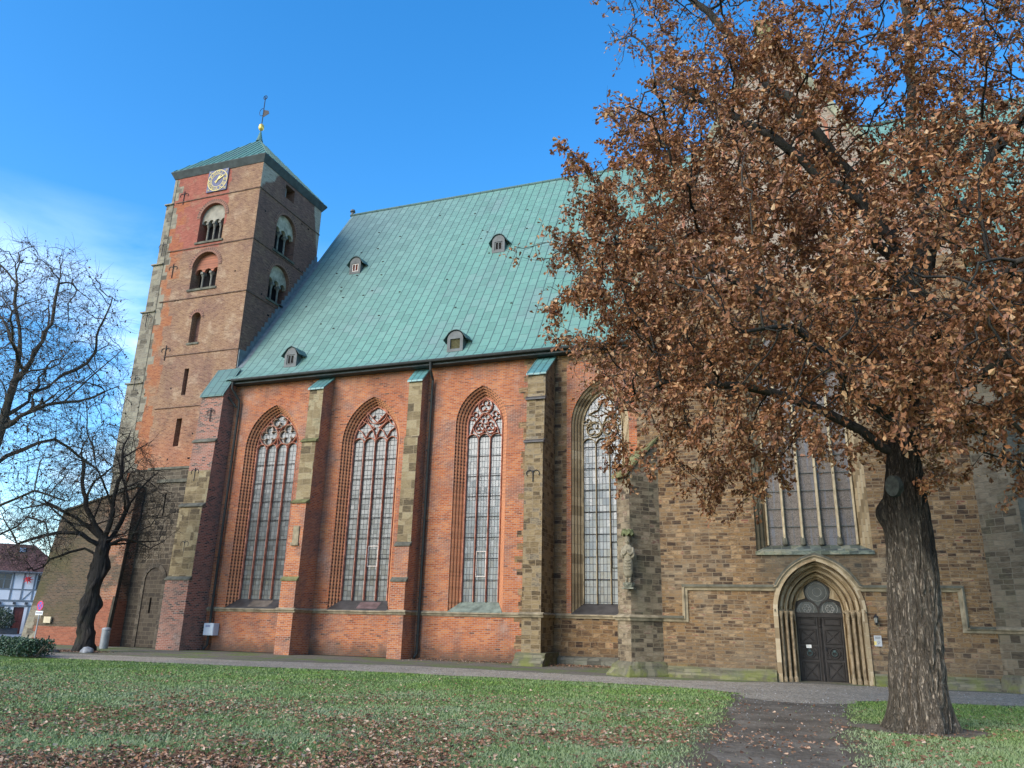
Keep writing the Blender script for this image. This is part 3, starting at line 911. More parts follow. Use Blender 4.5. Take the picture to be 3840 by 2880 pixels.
# standing seams
for i in range(4):
    a, b, p = Vector(cs[i]), Vector(cs[(i+1) % 4]), Vector(ap)
    nrm = (b-a).cross(p-a).normalized()
    if nrm.z < 0: nrm = -nrm
    mid = (a+b)/2; t = (b-a).normalized(); up = (p-mid); W_ = (b-a).length
    k = -W_/2+.25
    while k < W_/2:
        f = 1-abs(k)/(W_/2)
        s0 = mid+t*k; s1 = s0+up*f
        q = t*.018
        mb.face([s0-q+nrm*.035, s0+q+nrm*.035, s1+q+nrm*.035, s1-q+nrm*.035]); mb.face([s0-q, s0-q+nrm*.035, s1-q+nrm*.035, s1-q]); mb.face([s0+q, s1+q, s1+q+nrm*.035, s0+q+nrm*.035])
        k += .5
roof = mb.build('roof', M['copper_t'], tower)
mb = MB()
bs = [(TX0-.22, TY0-.03, 28.38), (TX1+.03, TY0-.03, 28.38), (TX1+.03, TY1+.03, 28.38), (TX0-.22, TY1+.03, 28.38)]
cl = [(p[0], p[1], ez-.04) for p in cs]
for i in range(4):
    j = (i+1) % 4
    mb.face([bs[i], bs[j], cl[j], cl[i]]); mb.face([cl[i], cl[j], (cs[j][0], cs[j][1], ez-.003), (cs[i][0], cs[i][1], ez-.003)])
mb.build('eaves_fascia', M['fascia'], tower)
mb = MB()
mb.lathe([(.24, 0), (.17, .25), (.085, .65), (.045, .80)], (ap[0], ap[1], ap[2]-.15), 12)
mb.build('spire_base', M['copper_t'], tower)
mb = MB(); mb.lathe([(.02, -.28), (.10, -.24), (.17, -.13), (.19, 0), (.17, .14), (.10, .23), (.03, .27)], (ap[0], ap[1], 33.75), 18)
mb.build('gilded_ball', M['gold'], tower, smooth=True)
mb = MB(); mb.tube([(ap[0], ap[1], 33.4), (ap[0], ap[1], 36.2)], .028, 6)
mb.build('spire_rod', M['iron'], tower)
mb = MB()                                                        # flat weathervane with a ring
mb.prism([(ap[0]+.02, ap[1]-.01, 34.55), (ap[0]+.50, ap[1]-.01, 34.75), (ap[0]+.42, ap[1]-.01, 35.0), (ap[0]+.02, ap[1]-.01, 35.15)], (0, .02, 0))
mb.tube([(ap[0]+.2*cos(a)-.12, ap[1], 35.0+.3*sin(a)) for a in [2*pi*k/14 for k in range(15)]], .018, 5)
mb.tube([(ap[0]+.14*cos(a), ap[1], 36.18+.14*sin(a)) for a in [2*pi*k/10 for k in range(11)]], .03, 5)
mb.build_each('weathervane', M['iron'], tower)

# clock
def text_mesh(body, size, depth=.008):
    cu = bpy.data.curves.new('lettering', 'FONT')
    cu.body = body; cu.size = size; cu.extrude = depth; cu.align_x = 'CENTER'; cu.align_y = 'CENTER'
    o = bpy.data.objects.new('lettering', cu); COL.objects.link(o)
    bpy.context.view_layer.update()
    me = bpy.data.meshes.new_from_object(o.evaluated_get(bpy.context.evaluated_depsgraph_get()))
    bpy.data.objects.remove(o); bpy.data.curves.remove(cu)
    V = [tuple(v.co) for v in me.vertices]; Fc = [tuple(p.vertices) for p in me.polygons]
    bpy.data.meshes.remove(me)
    return V, Fc
def add_text(mb, body, size, mp, depth=.008):
    V, Fc = text_mesh(body, size, depth)
    for f in Fc: mb.face([mp(V[i]) for i in f], 0, [(V[i][0], V[i][1]) for i in f])
ccx, ccz, ccy = -32.15, 27.66, TY0-.08
mb = MB(); mb.box((ccx-.76, ccy, ccz-.76), (ccx+.76, TY0-.002, ccz+.76))
clock = mb.build('clock', M['dial'], tower)
mb = MB()
for r0, r1 in ((.70, .745), (.44, .47)):
    A = [(ccx+r1*cos(a), ccy-.012, ccz+r1*sin(a)) for a in [2*pi*k/48 for k in range(48)]]
    B = [(ccx+r0*cos(a), ccy-.012, ccz+r0*sin(a)) for a in [2*pi*k/48 for k in range(48)]]
    mb.strip(A, B, True); mb.strip([(p[0], ccy, p[2]) for p in A], A, True); mb.strip(B, [(p[0], ccy, p[2]) for p in B], True)
mb.build_each('dial_ring', M['yellowpaint'], clock)
mb = MB()
for k, t in enumerate(('XII', 'I', 'II', 'III', 'IIII', 'V', 'VI', 'VII', 'VIII', 'IX', 'X', 'XI')):
    a = radians(90-30*k); c, s = cos(a-pi/2), sin(a-pi/2)
    wk = 1.0 if len(t) < 3 else .8
    def mp(p, a=a, c=c, s=s, wk=wk): 
        x, z = p[0]*wk, p[1]
        return (ccx+.585*cos(a)+x*c-z*s, ccy-.008-p[2], ccz+.585*sin(a)+x*s+z*c)
    add_text(mb, t, .30, mp)
for t, dx, dz in (('A', -.62, .62), ('D', .62, .62), ('19', -.62, -.64), ('78', .62, -.64)):
    add_text(mb, t, .20, lambda p, dx=dx, dz=dz: (ccx+dx+p[0], ccy-.008-p[2], ccz+dz+p[1]))
mb.build('numerals', M['yellowpaint'], clock)
for L, w, ang, y in ((.68, .045, 60, .045), (.42, .075, 66-30*0-8, .03)):
    a = radians(90-ang) if L > .5 else radians(90-32)
    d = Vector((cos(a), 0, sin(a))); q = Vector((-sin(a), 0, cos(a)))
    c = Vector((ccx, ccy-y, ccz))
    mb = MB()
    mb.prism([c-d*.22-q*w*.5, c+d*L*.6-q*w, c+d*L, c+d*L*.6+q*w, c-d*.22+q*w*.5], (0, .012, 0))
    mb.build('hand', M['yellowpaint'], clock)

# massive sloping buttress at the tower's south-west corner
mb = MB()
f0, f1 = 32.55, 32.75
pr = [(-40.02, f0-.25, -.3), (-33.92, f0-.25, -.3), (-33.92, f1, 8.35), (-38.98, f0+.1, 7.08)]
bk = [(-40.3, 39, -.3), (-33.92, 39, -.3), (-33.92, 39, 8.35), (-39.0, 39, 7.08)]
mb.face(pr)
for i in range(4):
    j = (i+1) % 4
    if i != 0: mb.face([pr[j], pr[i], bk[i], bk[j]])
sb = mb.build('sloping_buttress', M['old'], tower)
tag(sb, 'massive leaning brick buttress overgrown with moss')
mb = MB()
mb.prism([(-39.08, f0-.02, 7.06), (-33.9, f1-.12, 8.36), (-33.9, f1-.12, 8.44), (-39.1, f0-.02, 7.14)], (0, 6, 0))
mb.build('coping', M['trim_dark'], sb)
mb = MB(); mb.prism([(-34.05, f0-.30, -.3), (-33.9, f0-.30, -.3), (-33.9, f1-.06, 6.0), (-34.05, f1-.06, 6.0)], (0, .2, 0)); mb.build('corner_rib', plain('dark corner stone', (.05, .043, .032), .9, .2, 0, .4, 4), sb)

# ================================================================== NAVE
NY = 33.0
nave = thing('church_nave', 'long red brick church nave with steep green copper roof and tall pointed windows', 'church', (-18, 38, 0))
WIN = [(-25.56, 1.30, 10.2, 1.92, 4, .36), (-19.62, 1.28, 10.2, 1.92, 4, .36), (-13.65, .92, 10.72, 1.45, 3, .40), (-7.87, .93, 10.35, 1.62, 3, .40)]
DEP = .55
holes = []
for c, hw, zs, rise, nl, band in WIN:
    holes.append(arch_inset(c, hw, 2.06, zs, rise, -band))
mb = MB()
mb.holes([(-28.8, -.3), (3.0, -.3), (3.0, 14.1), (-28.8, 14.1)], holes, mpS(NY), 0)
mb.holes([(3.0, -.3), (26.0, -.3), (26.0, 14.1), (3.0, 14.1)], [], mpS(NY), 0)
mb.face([(-28.8, NY, -.3), (-28.8, 53, -.3), (-28.8, 53, 14.1), (-28.8, NY, 14.1)], 0)
mb.face([(26, 53.4, -.3), (-28.8, 53.4, -.3), (-28.8, 53.4, 14.1), (26, 53.4, 14.1)], 0)
mb.face([(26, NY, -.3), (26, 53.4, -.3), (26, 53.4, 14.1), (26, NY, 14.1)], 0); mb.face([(26, NY, 14.1), (26, 53.4, 14.1), (26, 43.2, 29.8)], 0)
mb.face([(-28.8, NY, 14.1), (-28.8, 53.4, 14.1), (-28.8, 43.2, 29.8)], 0)
mb.build('wall', M['nave'], nave)

# roof: kicked out at the eaves
RP = [(32.38, 13.98), (32.85, 14.36), (33.35, 14.98), (33.95, 15.84), (43.2, 30.0)]
mb = MB()
v = 0
for i in range(len(RP)-1):
    (y0, z0), (y1, z1) = RP[i], RP[i+1]
    l = hypot(y1-y0, z1-z0)
    mb.face([(-28.72, y0, z0), (26, y0, z0), (26, y1, z1), (-28.72, y1, z1)], 0, [(-28.72, v), (26, v), (26, v+l), (-28.72, v+l)])
    v += l
mb.face([(-28.72, 43.2, 30.0), (26, 43.2, 30.0), (26, 54, 13.9), (-28.72, 54, 13.9)], 0)
nroof = mb.build('roof', M['copper'], nave)
mb = MB()
mb.tube([(-28.85, 43.2, 30.02), (26, 43.2, 30.02)], .10, 8)
mb.build('ridge_roll', M['copper_d'], nroof)
mb = MB()                                                    # lead flashing up against the tower
for i in range(len(RP)-1):
    (y0, z0), (y1, z1) = RP[i], RP[i+1]
    y1c = min(y1, 39.65); z1c = z0+(z1-z0)*(y1c-y0)/(y1-y0)
    if y0 < 33.2: continue
    n = 1 if i < 3 else 22
    for k in range(n):
        a, b = k/n, (k+1)/n
        ya, yb = y0+(y1c-y0)*a, y0+(y1c-y0)*b; za, zb = z0+(z1c-z0)*a, z0+(z1c-z0)*b
        mb.prism([(-28.84, ya, za+.0), (-28.84, yb, za+.0+ (zb-za)), (-28.84, yb, zb+.36), (-28.84, ya, zb+.30)], (.06, 0, 0))
        mb.face([(-28.78, ya, za+.03), (-28.42, ya, za+.03), (-28.42, yb, zb+.03), (-28.78, yb, zb+.03)])
mb.build('flashing', plain('blue grey lead flashing', (.12, .145, .155), .55, .4, 0, .3, 4), nroof)
mb = MB(); mb.lathe([(.12, 0), (.1, .25), (.2, .3), (.16, .45), (.05, .5)], (-28.7, 43.2, 30.0), 10)
mb.build('ridge_finial', M['lead'], nroof)
mb = MB()                                                    # snow hooks
rg = random.Random(11)
for k in range(44):
    x = -27+rg.random()*20; t = .1+.85*rg.random()
    y = 33.95+(43.2-33.95)*t; z = 15.84+(30-15.84)*t
    mb.box((x, y-.04, z), (x+.11, y+.03, z+.045))
mb.build_each('snow_hook', M['gutter'], nroof)
mb = MB()
mb.box((-28.3, 32.50, 13.74), (26, NY-.002, 13.99))
mb.build('eaves_cornice', M['fascia'], nave)
mb = MB()
mb.tube([(-28.2, 32.36, 13.92), (26, 32.36, 13.92)], .085, 8)
mb.build('gutter', M['gutter'], nave)
def downpipe(pts, r=.065):
    mb = MB(); mb.tube(pts, r, 8)
    top = pts[0]
    for z in (12.0, 9.5, 7.0, 4.5, 2.6, 1.0):
        mb.lathe([(r*1.35, -.04), (r*1.35, .04)], (pts[-2][0], pts[-2][1], z), 8)
    mb.build('downpipe', M['gutter'], nave)
downpipe([(-28.12, 32.40, 13.9), (-28.12, 32.40, 13.45), (-27.86, 32.8, 12.85), (-27.86, 32.82, 12.6), (-27.86, 32.82, .25), (-27.98, 32.7, .05)])
downpipe([(-16.22, 32.38, 13.9), (-16.22, 32.42, 13.45), (-16.24, 32.8, 13.05), (-16.26, 32.82, 12.6), (-16.30, 32.82, .25), (-16.38, 32.7, .05)])
mb = MB(); mb.tube([(-28.3, 32.4, 13.0), (-27.92, 32.72, 12.45)], .05, 8); mb.build('downpipe', M['gutter'], nave)

# dormers
def roof_y(z):
    return 33.95+(z-15.84)*(43.2-33.95)/(30-15.84) if z > 15.84 else (33.35+(z-14.98)*.6/.86 if z > 14.98 else 32.85+(z-14.36)*.5/.62)
def dormer(x, zb, w, h, pointed, shutter, sh_mat):
    yf = roof_y(zb)-.02
    pts = [(-w/2, 0), (-w/2, h*.62)]
    if pointed: top = [(-w/2*.55, h*.9), (0, h), (w/2*.55, h*.9)]
    else: top = [(w/2*sin(a), h*.62+h*.38*cos(a)) for a in [radians(t) for t in (-70, -50, -30, -10, 10, 30, 50, 70)]]
    pts += top+[(w/2, h*.62), (w/2, 0)]
    mb = MB()
    mb.holes([(x+p[0], zb+p[1]) for p in pts], [[(x-w*.31, zb+h*.14), (x-w*.31, zb+h*.62), (x+w*.31, zb+h*.62), (x+w*.31, zb+h*.14)]], mpS(yf))
    for a, b in zip(pts[:-1], pts[1:]):
        if a[0] == b[0]:
            za, zc = zb+min(a[1], b[1]), zb+max(a[1], b[1])
            mb.face([(x+a[0], yf, za), (x+a[0], yf, zc), (x+a[0], roof_y(zc)+.05, zc), (x+a[0], roof_y(za)+.05, za)])
    hl = [(x-w*.31, zb+h*.14), (x-w*.31, zb+h*.62), (x+w*.31, zb+h*.62), (x+w*.31, zb+h*.14)]
    mb.strip([(p[0], yf, p[1]) for p in hl], [(p[0], yf+.12, p[1]) for p in hl], True)
    d = mb.build('dormer', M['lead'], nave)
    # curved roof flaring out
    mb = MB()
    ov = [(-w/2-.20, h*.56)]+[(p[0]*1.12, p[1]+.03) for p in top]+[(w/2+.20, h*.56)]
    A = [(x+p[0], yf-.07, zb+p[1]) for p in ov]
    B = [(x+p[0]*1.15, roof_y(zb+p[1])+.1, zb+p[1]+.02) for p in ov]
    A2 = [(p[0], p[1], p[2]+.035) for p in A]; B2 = [(p[0], p[1], p[2]+.035) for p in B]
    mb.strip(A, B); mb.strip(A2, B2); mb.strip(A, A2)
    mb.build('dormer_roof', M['copper_d'], d)
    mb = MB()
    mb.box((x-w*.31, yf+.10, zb+h*.14), (x+w*.31, yf+.125, zb+h*.62))
    k = zb+h*.18
    while k < zb+h*.58:
        mb.face([(x-w*.30, yf+.06, k), (x+w*.30, yf+.06, k), (x+w*.30, yf+.10, k+.05), (x-w*.30, yf+.10, k+.05)]); k += .06
    mb.build('shutter', sh_mat, d)
    if shutter:
        mb = MB()
        for c in (-w*.25, 0, w*.25): mb.box((x+c-.022, yf+.03, zb+h*.16), (x+c+.022, yf+.055, zb+h*.6))
        for c in (h*.16, h*.57): mb.box((x-w*.25, yf+.032, zb+c), (x+w*.25, yf+.053, zb+c+.04))
        mb.build('shutter_frame', shutter, d)
wt = plain('pale painted timber', (.62, .56, .50), .7, .3, 0, .1); dk = plain('dark louvre slats', (.05, .045, .04), .8, .2, 0, .3, 9)
rd_ = plain('red brown louvre slats', (.22, .075, .05), .8, .2, 0, .3, 9); ol = plain('olive louvre slats', (.13, .12, .06), .8, .2, 0, .4, 9)
dormer(-25.02, 14.62, .78, 1.15, True, M['lead'], dk)
dormer(-15.2, 14.50, .86, 1.1, False, None, ol)
dormer(-24.9, 22.55, .78, 1.15, False, wt, rd_)
dormer(-15.17, 22.60, .80, 1.15, False, M['lead'], dk)

# ---------------------------------------------------------------- windows with stepped reveals, tracery, glass
def reveal(mb, c, hw, z0, zs, rise, band, y0, depth, orders):
    loops = []
    t = -band; u = 0
    y = y0
    prev = [(p[0], y, p[1]) for p in arch_inset(c, hw, z0, zs, rise, t)]
    for k in range(orders):
        # splay (half round) then face
        y2 = y+depth/orders*.72; t2 = t
        cur = [(p[0], y2, p[1]) for p in arch_inset(c, hw, z0, zs, rise, t2)]
        mb.strip(prev, cur, False, 0, u, u+.1); u += .1
        t3 = t2+band/orders*.55; y3 = y2
        cur2 = [(p[0], y3, p[1]) for p in arch_inset(c, hw, z0, zs, rise, t3)]
        mb.strip(cur, cur2, False, 0, u, u+.06); u += .06
        t4 = t3+band/orders*.45; y4 = y3+depth/orders*.28
        cur3 = [(p[0], y4, p[1]) for p in arch_inset(c, hw, z0, zs, rise, t4)]
        mb.strip(cur2, cur3, False, 0, u, u+.08); u += .08
        prev = cur3; t = t4; y = y4
    return y

def light_head(mb, x0, x1, zs, w, y0, y1, k=1.15):
    c = (x0+x1)/2; hw = (x1-x0)/2
    a = arch_pts(c, hw, zs, zs, hw*k, 7)[1:-1]
    bar(mb, a, w, y0, y1)
    return zs+hw*k

def window(i, glass, tr, jamb, sill_mat, rows):
    c, hw, zs, rise, nl, band = WIN[i]
    mb = MB()
    reveal(mb, c, hw, 2.06, zs, rise, band, NY, DEP, 4)
    w = mb.build('window', jamb, nave)
    z0 = 2.5; yg = NY+DEP-.02
    # glass plane fills the arch
    g = MB()
    g.holes(arch_pts(c, hw, z0, zs, rise), [], mpS(yg+.06))
    g.build('glass', glass, w)
    # iron cross bars
    mb = MB()
    z = z0+rows
    while z < zs-.1:
        mb.box((c-hw, yg+.01, z), (c+hw, yg+.03, z+.028)); z += rows
    mb.build_each('iron_bar', M['iron'], w)
    # mullions and tracery
    mb = MB()
    y0, y1 = yg-.09, yg+.05
    mw = .045
    bar(mb, arch_inset(c, hw, z0, zs, rise, .02), .06, y0+.02, y1)
    lw = 2*hw/nl
    zl = zs-.05 if i < 2 else (10.0 if i == 2 else 9.45)
    for k in range(1, nl): bar(mb, [(c-hw+lw*k, z0), (c-hw+lw*k, zl)], mw, y0, y1)
    tops = []
    for k in range(nl): tops.append(light_head(mb, c-hw+lw*k, c-hw+lw*(k+1), zl, mw*.9, y0, y1, 1.05))
    zt = max(tops)
    b = .042
    foils = MB()
    if i == 0:
        for s in (-1, 1):
            cx = c+s*hw*.46
            bar(mb, arc2(cx, zt+.47, .555, 0, 360, 24)[:-1], b, y0, y1, True)
            bar(foils, foil(cx, zt+.47, .52, 4, 90), .04, y0+.02, y1, True)
        bar(mb, arc2(c, zt+1.36, .53, 0, 360, 24)[:-1], b, y0, y1, True)
        bar(foils, foil(c, zt+1.36, .50, 4, 45), .04, y0+.02, y1, True)
        bar(mb, [(c, zl), (c, zt+.55), (c-.2, zt+.9)], b, y0, y1); bar(mb, [(c, zt+.55), (c+.2, zt+.9)], b, y0, y1)
    elif i == 1:
        for s in (-1, 1):
            cx = c+s*hw*.48
            pts = []
            for q in range(4):
                a0 = 90*q
                p0 = (cx+.5*cos(radians(a0)), zt+.50+.52*sin(radians(a0))); p1 = (cx+.5*cos(radians(a0+90)), zt+.50+.52*sin(radians(a0+90)))
                m_ = (cx+.27*cos(radians(a0+45)), zt+.50+.28*sin(radians(a0+45)))
                pts += [p0, ((p0[0]+m_[0])/2+.02, (p0[1]+m_[1])/2), m_, ((p1[0]+m_[0])/2, (p1[1]+m_[1])/2)]
            bar(mb, pts, b, y0+.02, y1, True)
            bar(mb, arc2(c+s*hw*1.0, zs, hw, 90+s*86, 90+s*20, 10), b, y0, y1)
        cz = zt+1.32
        bar(mb, arc2(c, cz, .60, 0, 360, 26)[:-1], b, y0, y1, True)
        q = .56
        bar(mb, [(c, cz-q), (c+q, cz), (c, cz+q), (c-q, cz)], b, y0+.02, y1, True)
        for a in (45, 135, 225, 315):
            bar(mb, [(c+.40*cos(radians(a)), cz+.40*sin(radians(a))), (c+.22*cos(radians(a)), cz+.22*sin(radians(a)))], b*.8, y0+.03, y1)
    elif i == 2:
        for s in (-1, 1):
            bar(mb, arc2(c+s*hw*.92, zl, hw*1.75, 90+s*78, 90+s*32, 10), b, y0, y1)
            bar(mb, arc2(c+s*.29, zt+.30, .30, 200 if s > 0 else -20, 360 if s > 0 else -180, 8), b, y0, y1)
            bar(mb, foil(c+s*.27, zt+.34, .24, 3, 90), b*.8, y0+.02, y1, True)
            bar(mb, foil(c+s*.56, zt+.85, .26, 3, 90+s*20), b*.8, y0+.02, y1, True)
        bar(mb, foil(c, zt+.78, .30, 3, 270), b*.8, y0+.02, y1, True)
        bar(mb, arc2(c, zt+1.38, .36, 0, 360, 20)[:-1], b, y0, y1, True)
        bar(mb, foil(c, zt+1.38, .31, 3, 90), b*.8, y0+.02, y1, True)
    else:
        for s in (-1, 1):
            cx = c+s*hw*.40
            bar(mb, arc2(cx, zt+.42, .36, 0, 360, 20)[:-1], b, y0, y1, True)
            bar(mb, foil(cx, zt+.42, .31, 3, 90), b, y0+.02, y1, True)
            bar(mb, foil(c+s*hw*.74, zt+.75, .2, 3, 60), b*.8, y0+.02, y1, True)
        cz = zt+1.15
        pts = []
        for q in range(4):
            a0 = 90*q
            pts += [(c+.62*cos(radians(a0)), cz+.62*sin(radians(a0))), (c+.26*cos(radians(a0+45)), cz+.26*sin(radians(a0+45)))]
        bar(mb, pts, b, y0, y1, True)
    if foils.f: foils.build('foil', M['tr_pale'], w)
    mb.build('tracery', tr, w)
    # sloping sill
    mb = MB()
    a = hw+band-.01
    mb.face([(c-a, NY-.06, 2.06), (c+a, NY-.06, 2.06), (c+hw, yg+.05, 2.5), (c-hw, yg+.05, 2.5)])
    mb.face([(c-a, NY-.06, 2.0), (c+a, NY-.06, 2.0), (c+a, NY-.06, 2.06), (c-a, NY-.06, 2.06)])
    mb.face([(c-a, NY-.06, 2.06), (c-hw, yg+.05, 2.5), (c-a, yg+.05, 2.06)]); mb.face([(c+a, NY-.06, 2.06), (c+a, yg+.05, 2.06), (c+hw, yg+.05, 2.5)])
    mb.build('sill', sill_mat, w)
    if i < 2:
        mb = MB()
        x0, x1 = (c-.35, c+.85) if i == 0 else (c-.1, c+1.0)
        t0, t1 = .12, .82
        P = lambda x, t: (x, NY-.06+(yg+.11-NY)*t, 2.06+.44*t+.006)
        mb.face([P(x0, t0), P(x1, t0), P(x1, t1), P(x0, t1)])
        mb.build('sill_slab', plain('brown replacement slab', (.135, .11, .085) if i == 0 else (.13, .085, .08), .7, .3, 0, .35, 3), w)
    return w
window(0, M['gl12'], M['tr_red'], M['jamb'], M['slate'], .98)
window(1, M['gl12'], M['tr_red'], M['jamb'], M['slate'], .98)
window(2, M['gl3'], M['tr_red'], M['jamb_up'], M['sill_green'], .96)
window(3, M['gl4'], M['tr_stone'], M['jamb_stone'], M['slate'], .98)

# opening casements with pale frames in the second and third window
def casement(x0, x1, z0, z1, mat):
    mb = MB(); y = NY+DEP-.01
    bar(mb, [(x0, z0), (x1, z0), (x1, z1), (x0, z1)], .03, y, y+.03, True, chamfer=False)
    mb.build('casement_frame', mat, nave)
casement(-19.58, -19.06, 4.1, 5.05, wt)
casement(-13.88, -13.42, 3.62, 4.75, wt)
casement(-7.52, -7.02, 4.0, 5.1, M['gutter'])

# ---------------------------------------------------------------- string course, buttresses
def moulding(mb, x0, x1, y, z, s=1.0):
    prof = [(y, z-.10*s), (y-.05*s, z-.10*s), (y-.07*s, z-.02*s), (y-.12*s, z+.00*s), (y-.12*s, z+.03*s), (y, z+.10*s)]
    mb.prism([(x0, p[0], p[1]) for p in prof], (x1-x0, 0, 0))
mb = MB()
for x0, x1 in ((-28.28, -22.9), (-22.08, -17.27), (-16.55, -10.78), (-9.97, -5.0)):
    moulding(mb, x0, x1, NY-.001, 1.97)
mb.build_each('string_course', M['trim'], nave)

def buttress(x0, x1, prof, ledges, mat, cap, cap_z, string=True, name='buttress', plinth=None, parent=None, ledge_mat=None):
    """prof: (front y, z) from the bottom up; back of it in the wall"""
    mb = MB()
    P = [(NY+.1, prof[0][1])]+list(prof)+[(NY+.1, prof[-1][1])]
    # top slope under the cap
    yt, zt = prof[-1]
    P = [(NY+.1, prof[0][1])]+list(prof)+[(NY+.1, cap_z)]
    mb.prism([(x0, y, z) for y, z in P], (x1-x0, 0, 0))
    b = mb.build(name, mat, parent or nave)
    mb = MB()
    oy, oz = .10, .03
    A = (yt-oy, zt-.05); B = (NY+.05, cap_z+.03)
    dz = .09
    mb.prism([(x0-.06, A[0], A[1]), (x0-.06, B[0], B[1]), (x0-.06, B[0], B[1]+dz), (x0-.06, A[0], A[1]+dz)], (x1-x0+.12, 0, 0))
    mb.build('cap', cap, b)
    for z, y, d in ledges:
        mb = MB()
        pr = [(y+.04, z-.09), (y-.10, z-.09), (y-.10, z-.03), (y+d, z+.13), (y+d, z-.09)]
        mb.prism([(x0-.05, p[0], p[1]) for p in pr], (x1-x0+.10, 0, 0))
        mb.build('ledge', ledge_mat or M['trim_dark'], b)
    if string:
        y = [p[0] for p in prof if p[1] <= 1.97][-1]
        mb = MB(); moulding(mb, x0-.12, x1+.12, y-.001, 1.97)
        pr = [(0, -.10), (.05, -.10), (.07, -.02), (.12, 0), (.12, .03), (0, .10)]
        for sx, xx in ((1, x1), (-1, x0)):
            mb.prism([(xx+sx*(p[0]+.001), y-.001, 1.97+p[1]) for p in pr], (0, NY-y, 0))
        mb.build('string_course', M['trim'], b)
    return b
M['b1'] = butt_material('first buttress masonry', [(7.05, 12.9, True)])
M['b2'] = butt_material('second buttress masonry', [(4.95, 12.9, True)])
M['b0'] = butt_material('corner buttress masonry', [(3.38, 8.9, True)], [(0, (.10, .05, .045)), (.2, (.045, .032, .03)), (.45, (.25, .085, .055)), (.75, (.31, .115, .075)), (1, (.19, .10, .075))])
b1 = buttress(-22.90, -22.08, [(31.46, -.3), (31.46, 3.3), (31.58, 3.48), (31.62, 7.0), (31.88, 7.05), (31.9, 10.15), (32.12, 10.2), (32.12, 12.9)],
         [(7.05, 31.64, .2), (3.38, 31.52, .08), (10.16, 31.92, .14)], M['b1'], M['copper_b'], 13.68, ledge_mat=M['mossy_trim'])
mb = MB(); mb.box((-22.62, 31.55, 5.05), (-22.28, 31.615, 5.85)); mb.box((-22.66, 31.5, 4.93), (-22.24, 31.615, 5.05)); mb.build('stone_tablet', M['trim'], b1)
b2 = buttress(-17.27, -16.55, [(31.80, -.3), (31.80, 3.3), (31.93, 3.45), (31.96, 4.9), (32.08, 5.0), (32.15, 10.0), (32.29, 10.15), (32.29, 12.9)],
         [(4.97, 32.0, .1), (3.38, 31.86, .1)], M['b2'], M['copper_b'], 13.66)
b3 = buttress(-10.80, -9.97, [(31.18, -.3), (31.18, 2.0), (31.20, 9.2), (31.36, 9.5), (31.38, 11.2), (31.48, 11.5), (31.48, 12.42)],
         [(9.28, 31.22, .16), (11.28, 31.39, .1)], M['stone_fine'], M['copper_b'], 13.66, ledge_mat=M['slate'])
mb = MB()
pr = [(30.72, -.2), (30.72, .12), (31.0, .30), (31.02, .42), (31.17, .50), (33.0, .5), (33.0, -.2)]
mb.prism([(-11.02, p[0], p[1]) for p in pr], (1.27, 0, 0)); mb.build('plinth', M['plinth'], b3)
anchor(-10.4, 7.75, 31.19, b3, .5, .3)
b0 = buttress(-29.75, -28.3, [(31.42, -.3), (31.42, 3.3), (31.55, 3.45), (31.62, 6.9), (31.82, 7.15), (31.9, 10.4), (32.0, 10.6), (32.04, 13.0)],
         [(7.05, 31.66, .12), (3.38, 31.48, .1), (10.5, 31.92, .08)], M['b0'], M['copper_d'], 14.75, string=False)
for z, x in ((12.0, -28.95), (8.75, -29.3), (5.0, -29.05)):
    anchor(x, z, 31.62 if z < 7 else 31.88 if z < 10.4 else 32.0, b0, .7, .24)
# low plinth course of the stone bay
mb = MB(); pr = [(32.78, -.3), (32.78, .22), (NY-.002, .36), (NY-.002, -.3)]
mb.prism([(-9.75, p[0], p[1]) for p in pr], (4.7, 0, 0)); mb.build('plinth', M['stone_dark'], nave)

# ================================================================== TRANSEPT
TYF = 28.0
def sx(x): return x*.98246
def sz(z): return 1.6+(z-1.6)*.98246
tr = thing('church_transept', 'brown sandstone church transept with big five-light window above the pointed portal', 'church wing', (.5, 34, 0))
XL, XR = -5.25, 6.3
AX, AZ = .50, 25.2
EZ = 14.2
wc, whw, wz0, wzs, wr, wband = .565, 1.46, 4.40, 10.6, 2.5, .36
pc, phw, pzs = sx(.575), 1.33, sz(2.22)
prise = 1.66
ohw, orise = .745, 1.06           # door opening
hole_w = arch_inset(wc, whw, 4.12, wzs, wr, -wband)
hole_p = arch_pts(pc, phw, -.15, pzs, prise)
mb = MB()
mb.holes([(XL, -.3), (XR, -.3), (XR, EZ), (AX, AZ-.3), (XL, EZ)], [hole_w, hole_p], mpS(TYF), 0)
mb.face([(XL, 43, -.3), (XL, TYF, -.3), (XL, TYF, EZ), (XL, 43, EZ)]); mb.face([(XR, TYF, -.3), (XR, 43, -.3), (XR, 43, EZ), (XR, TYF, EZ)])
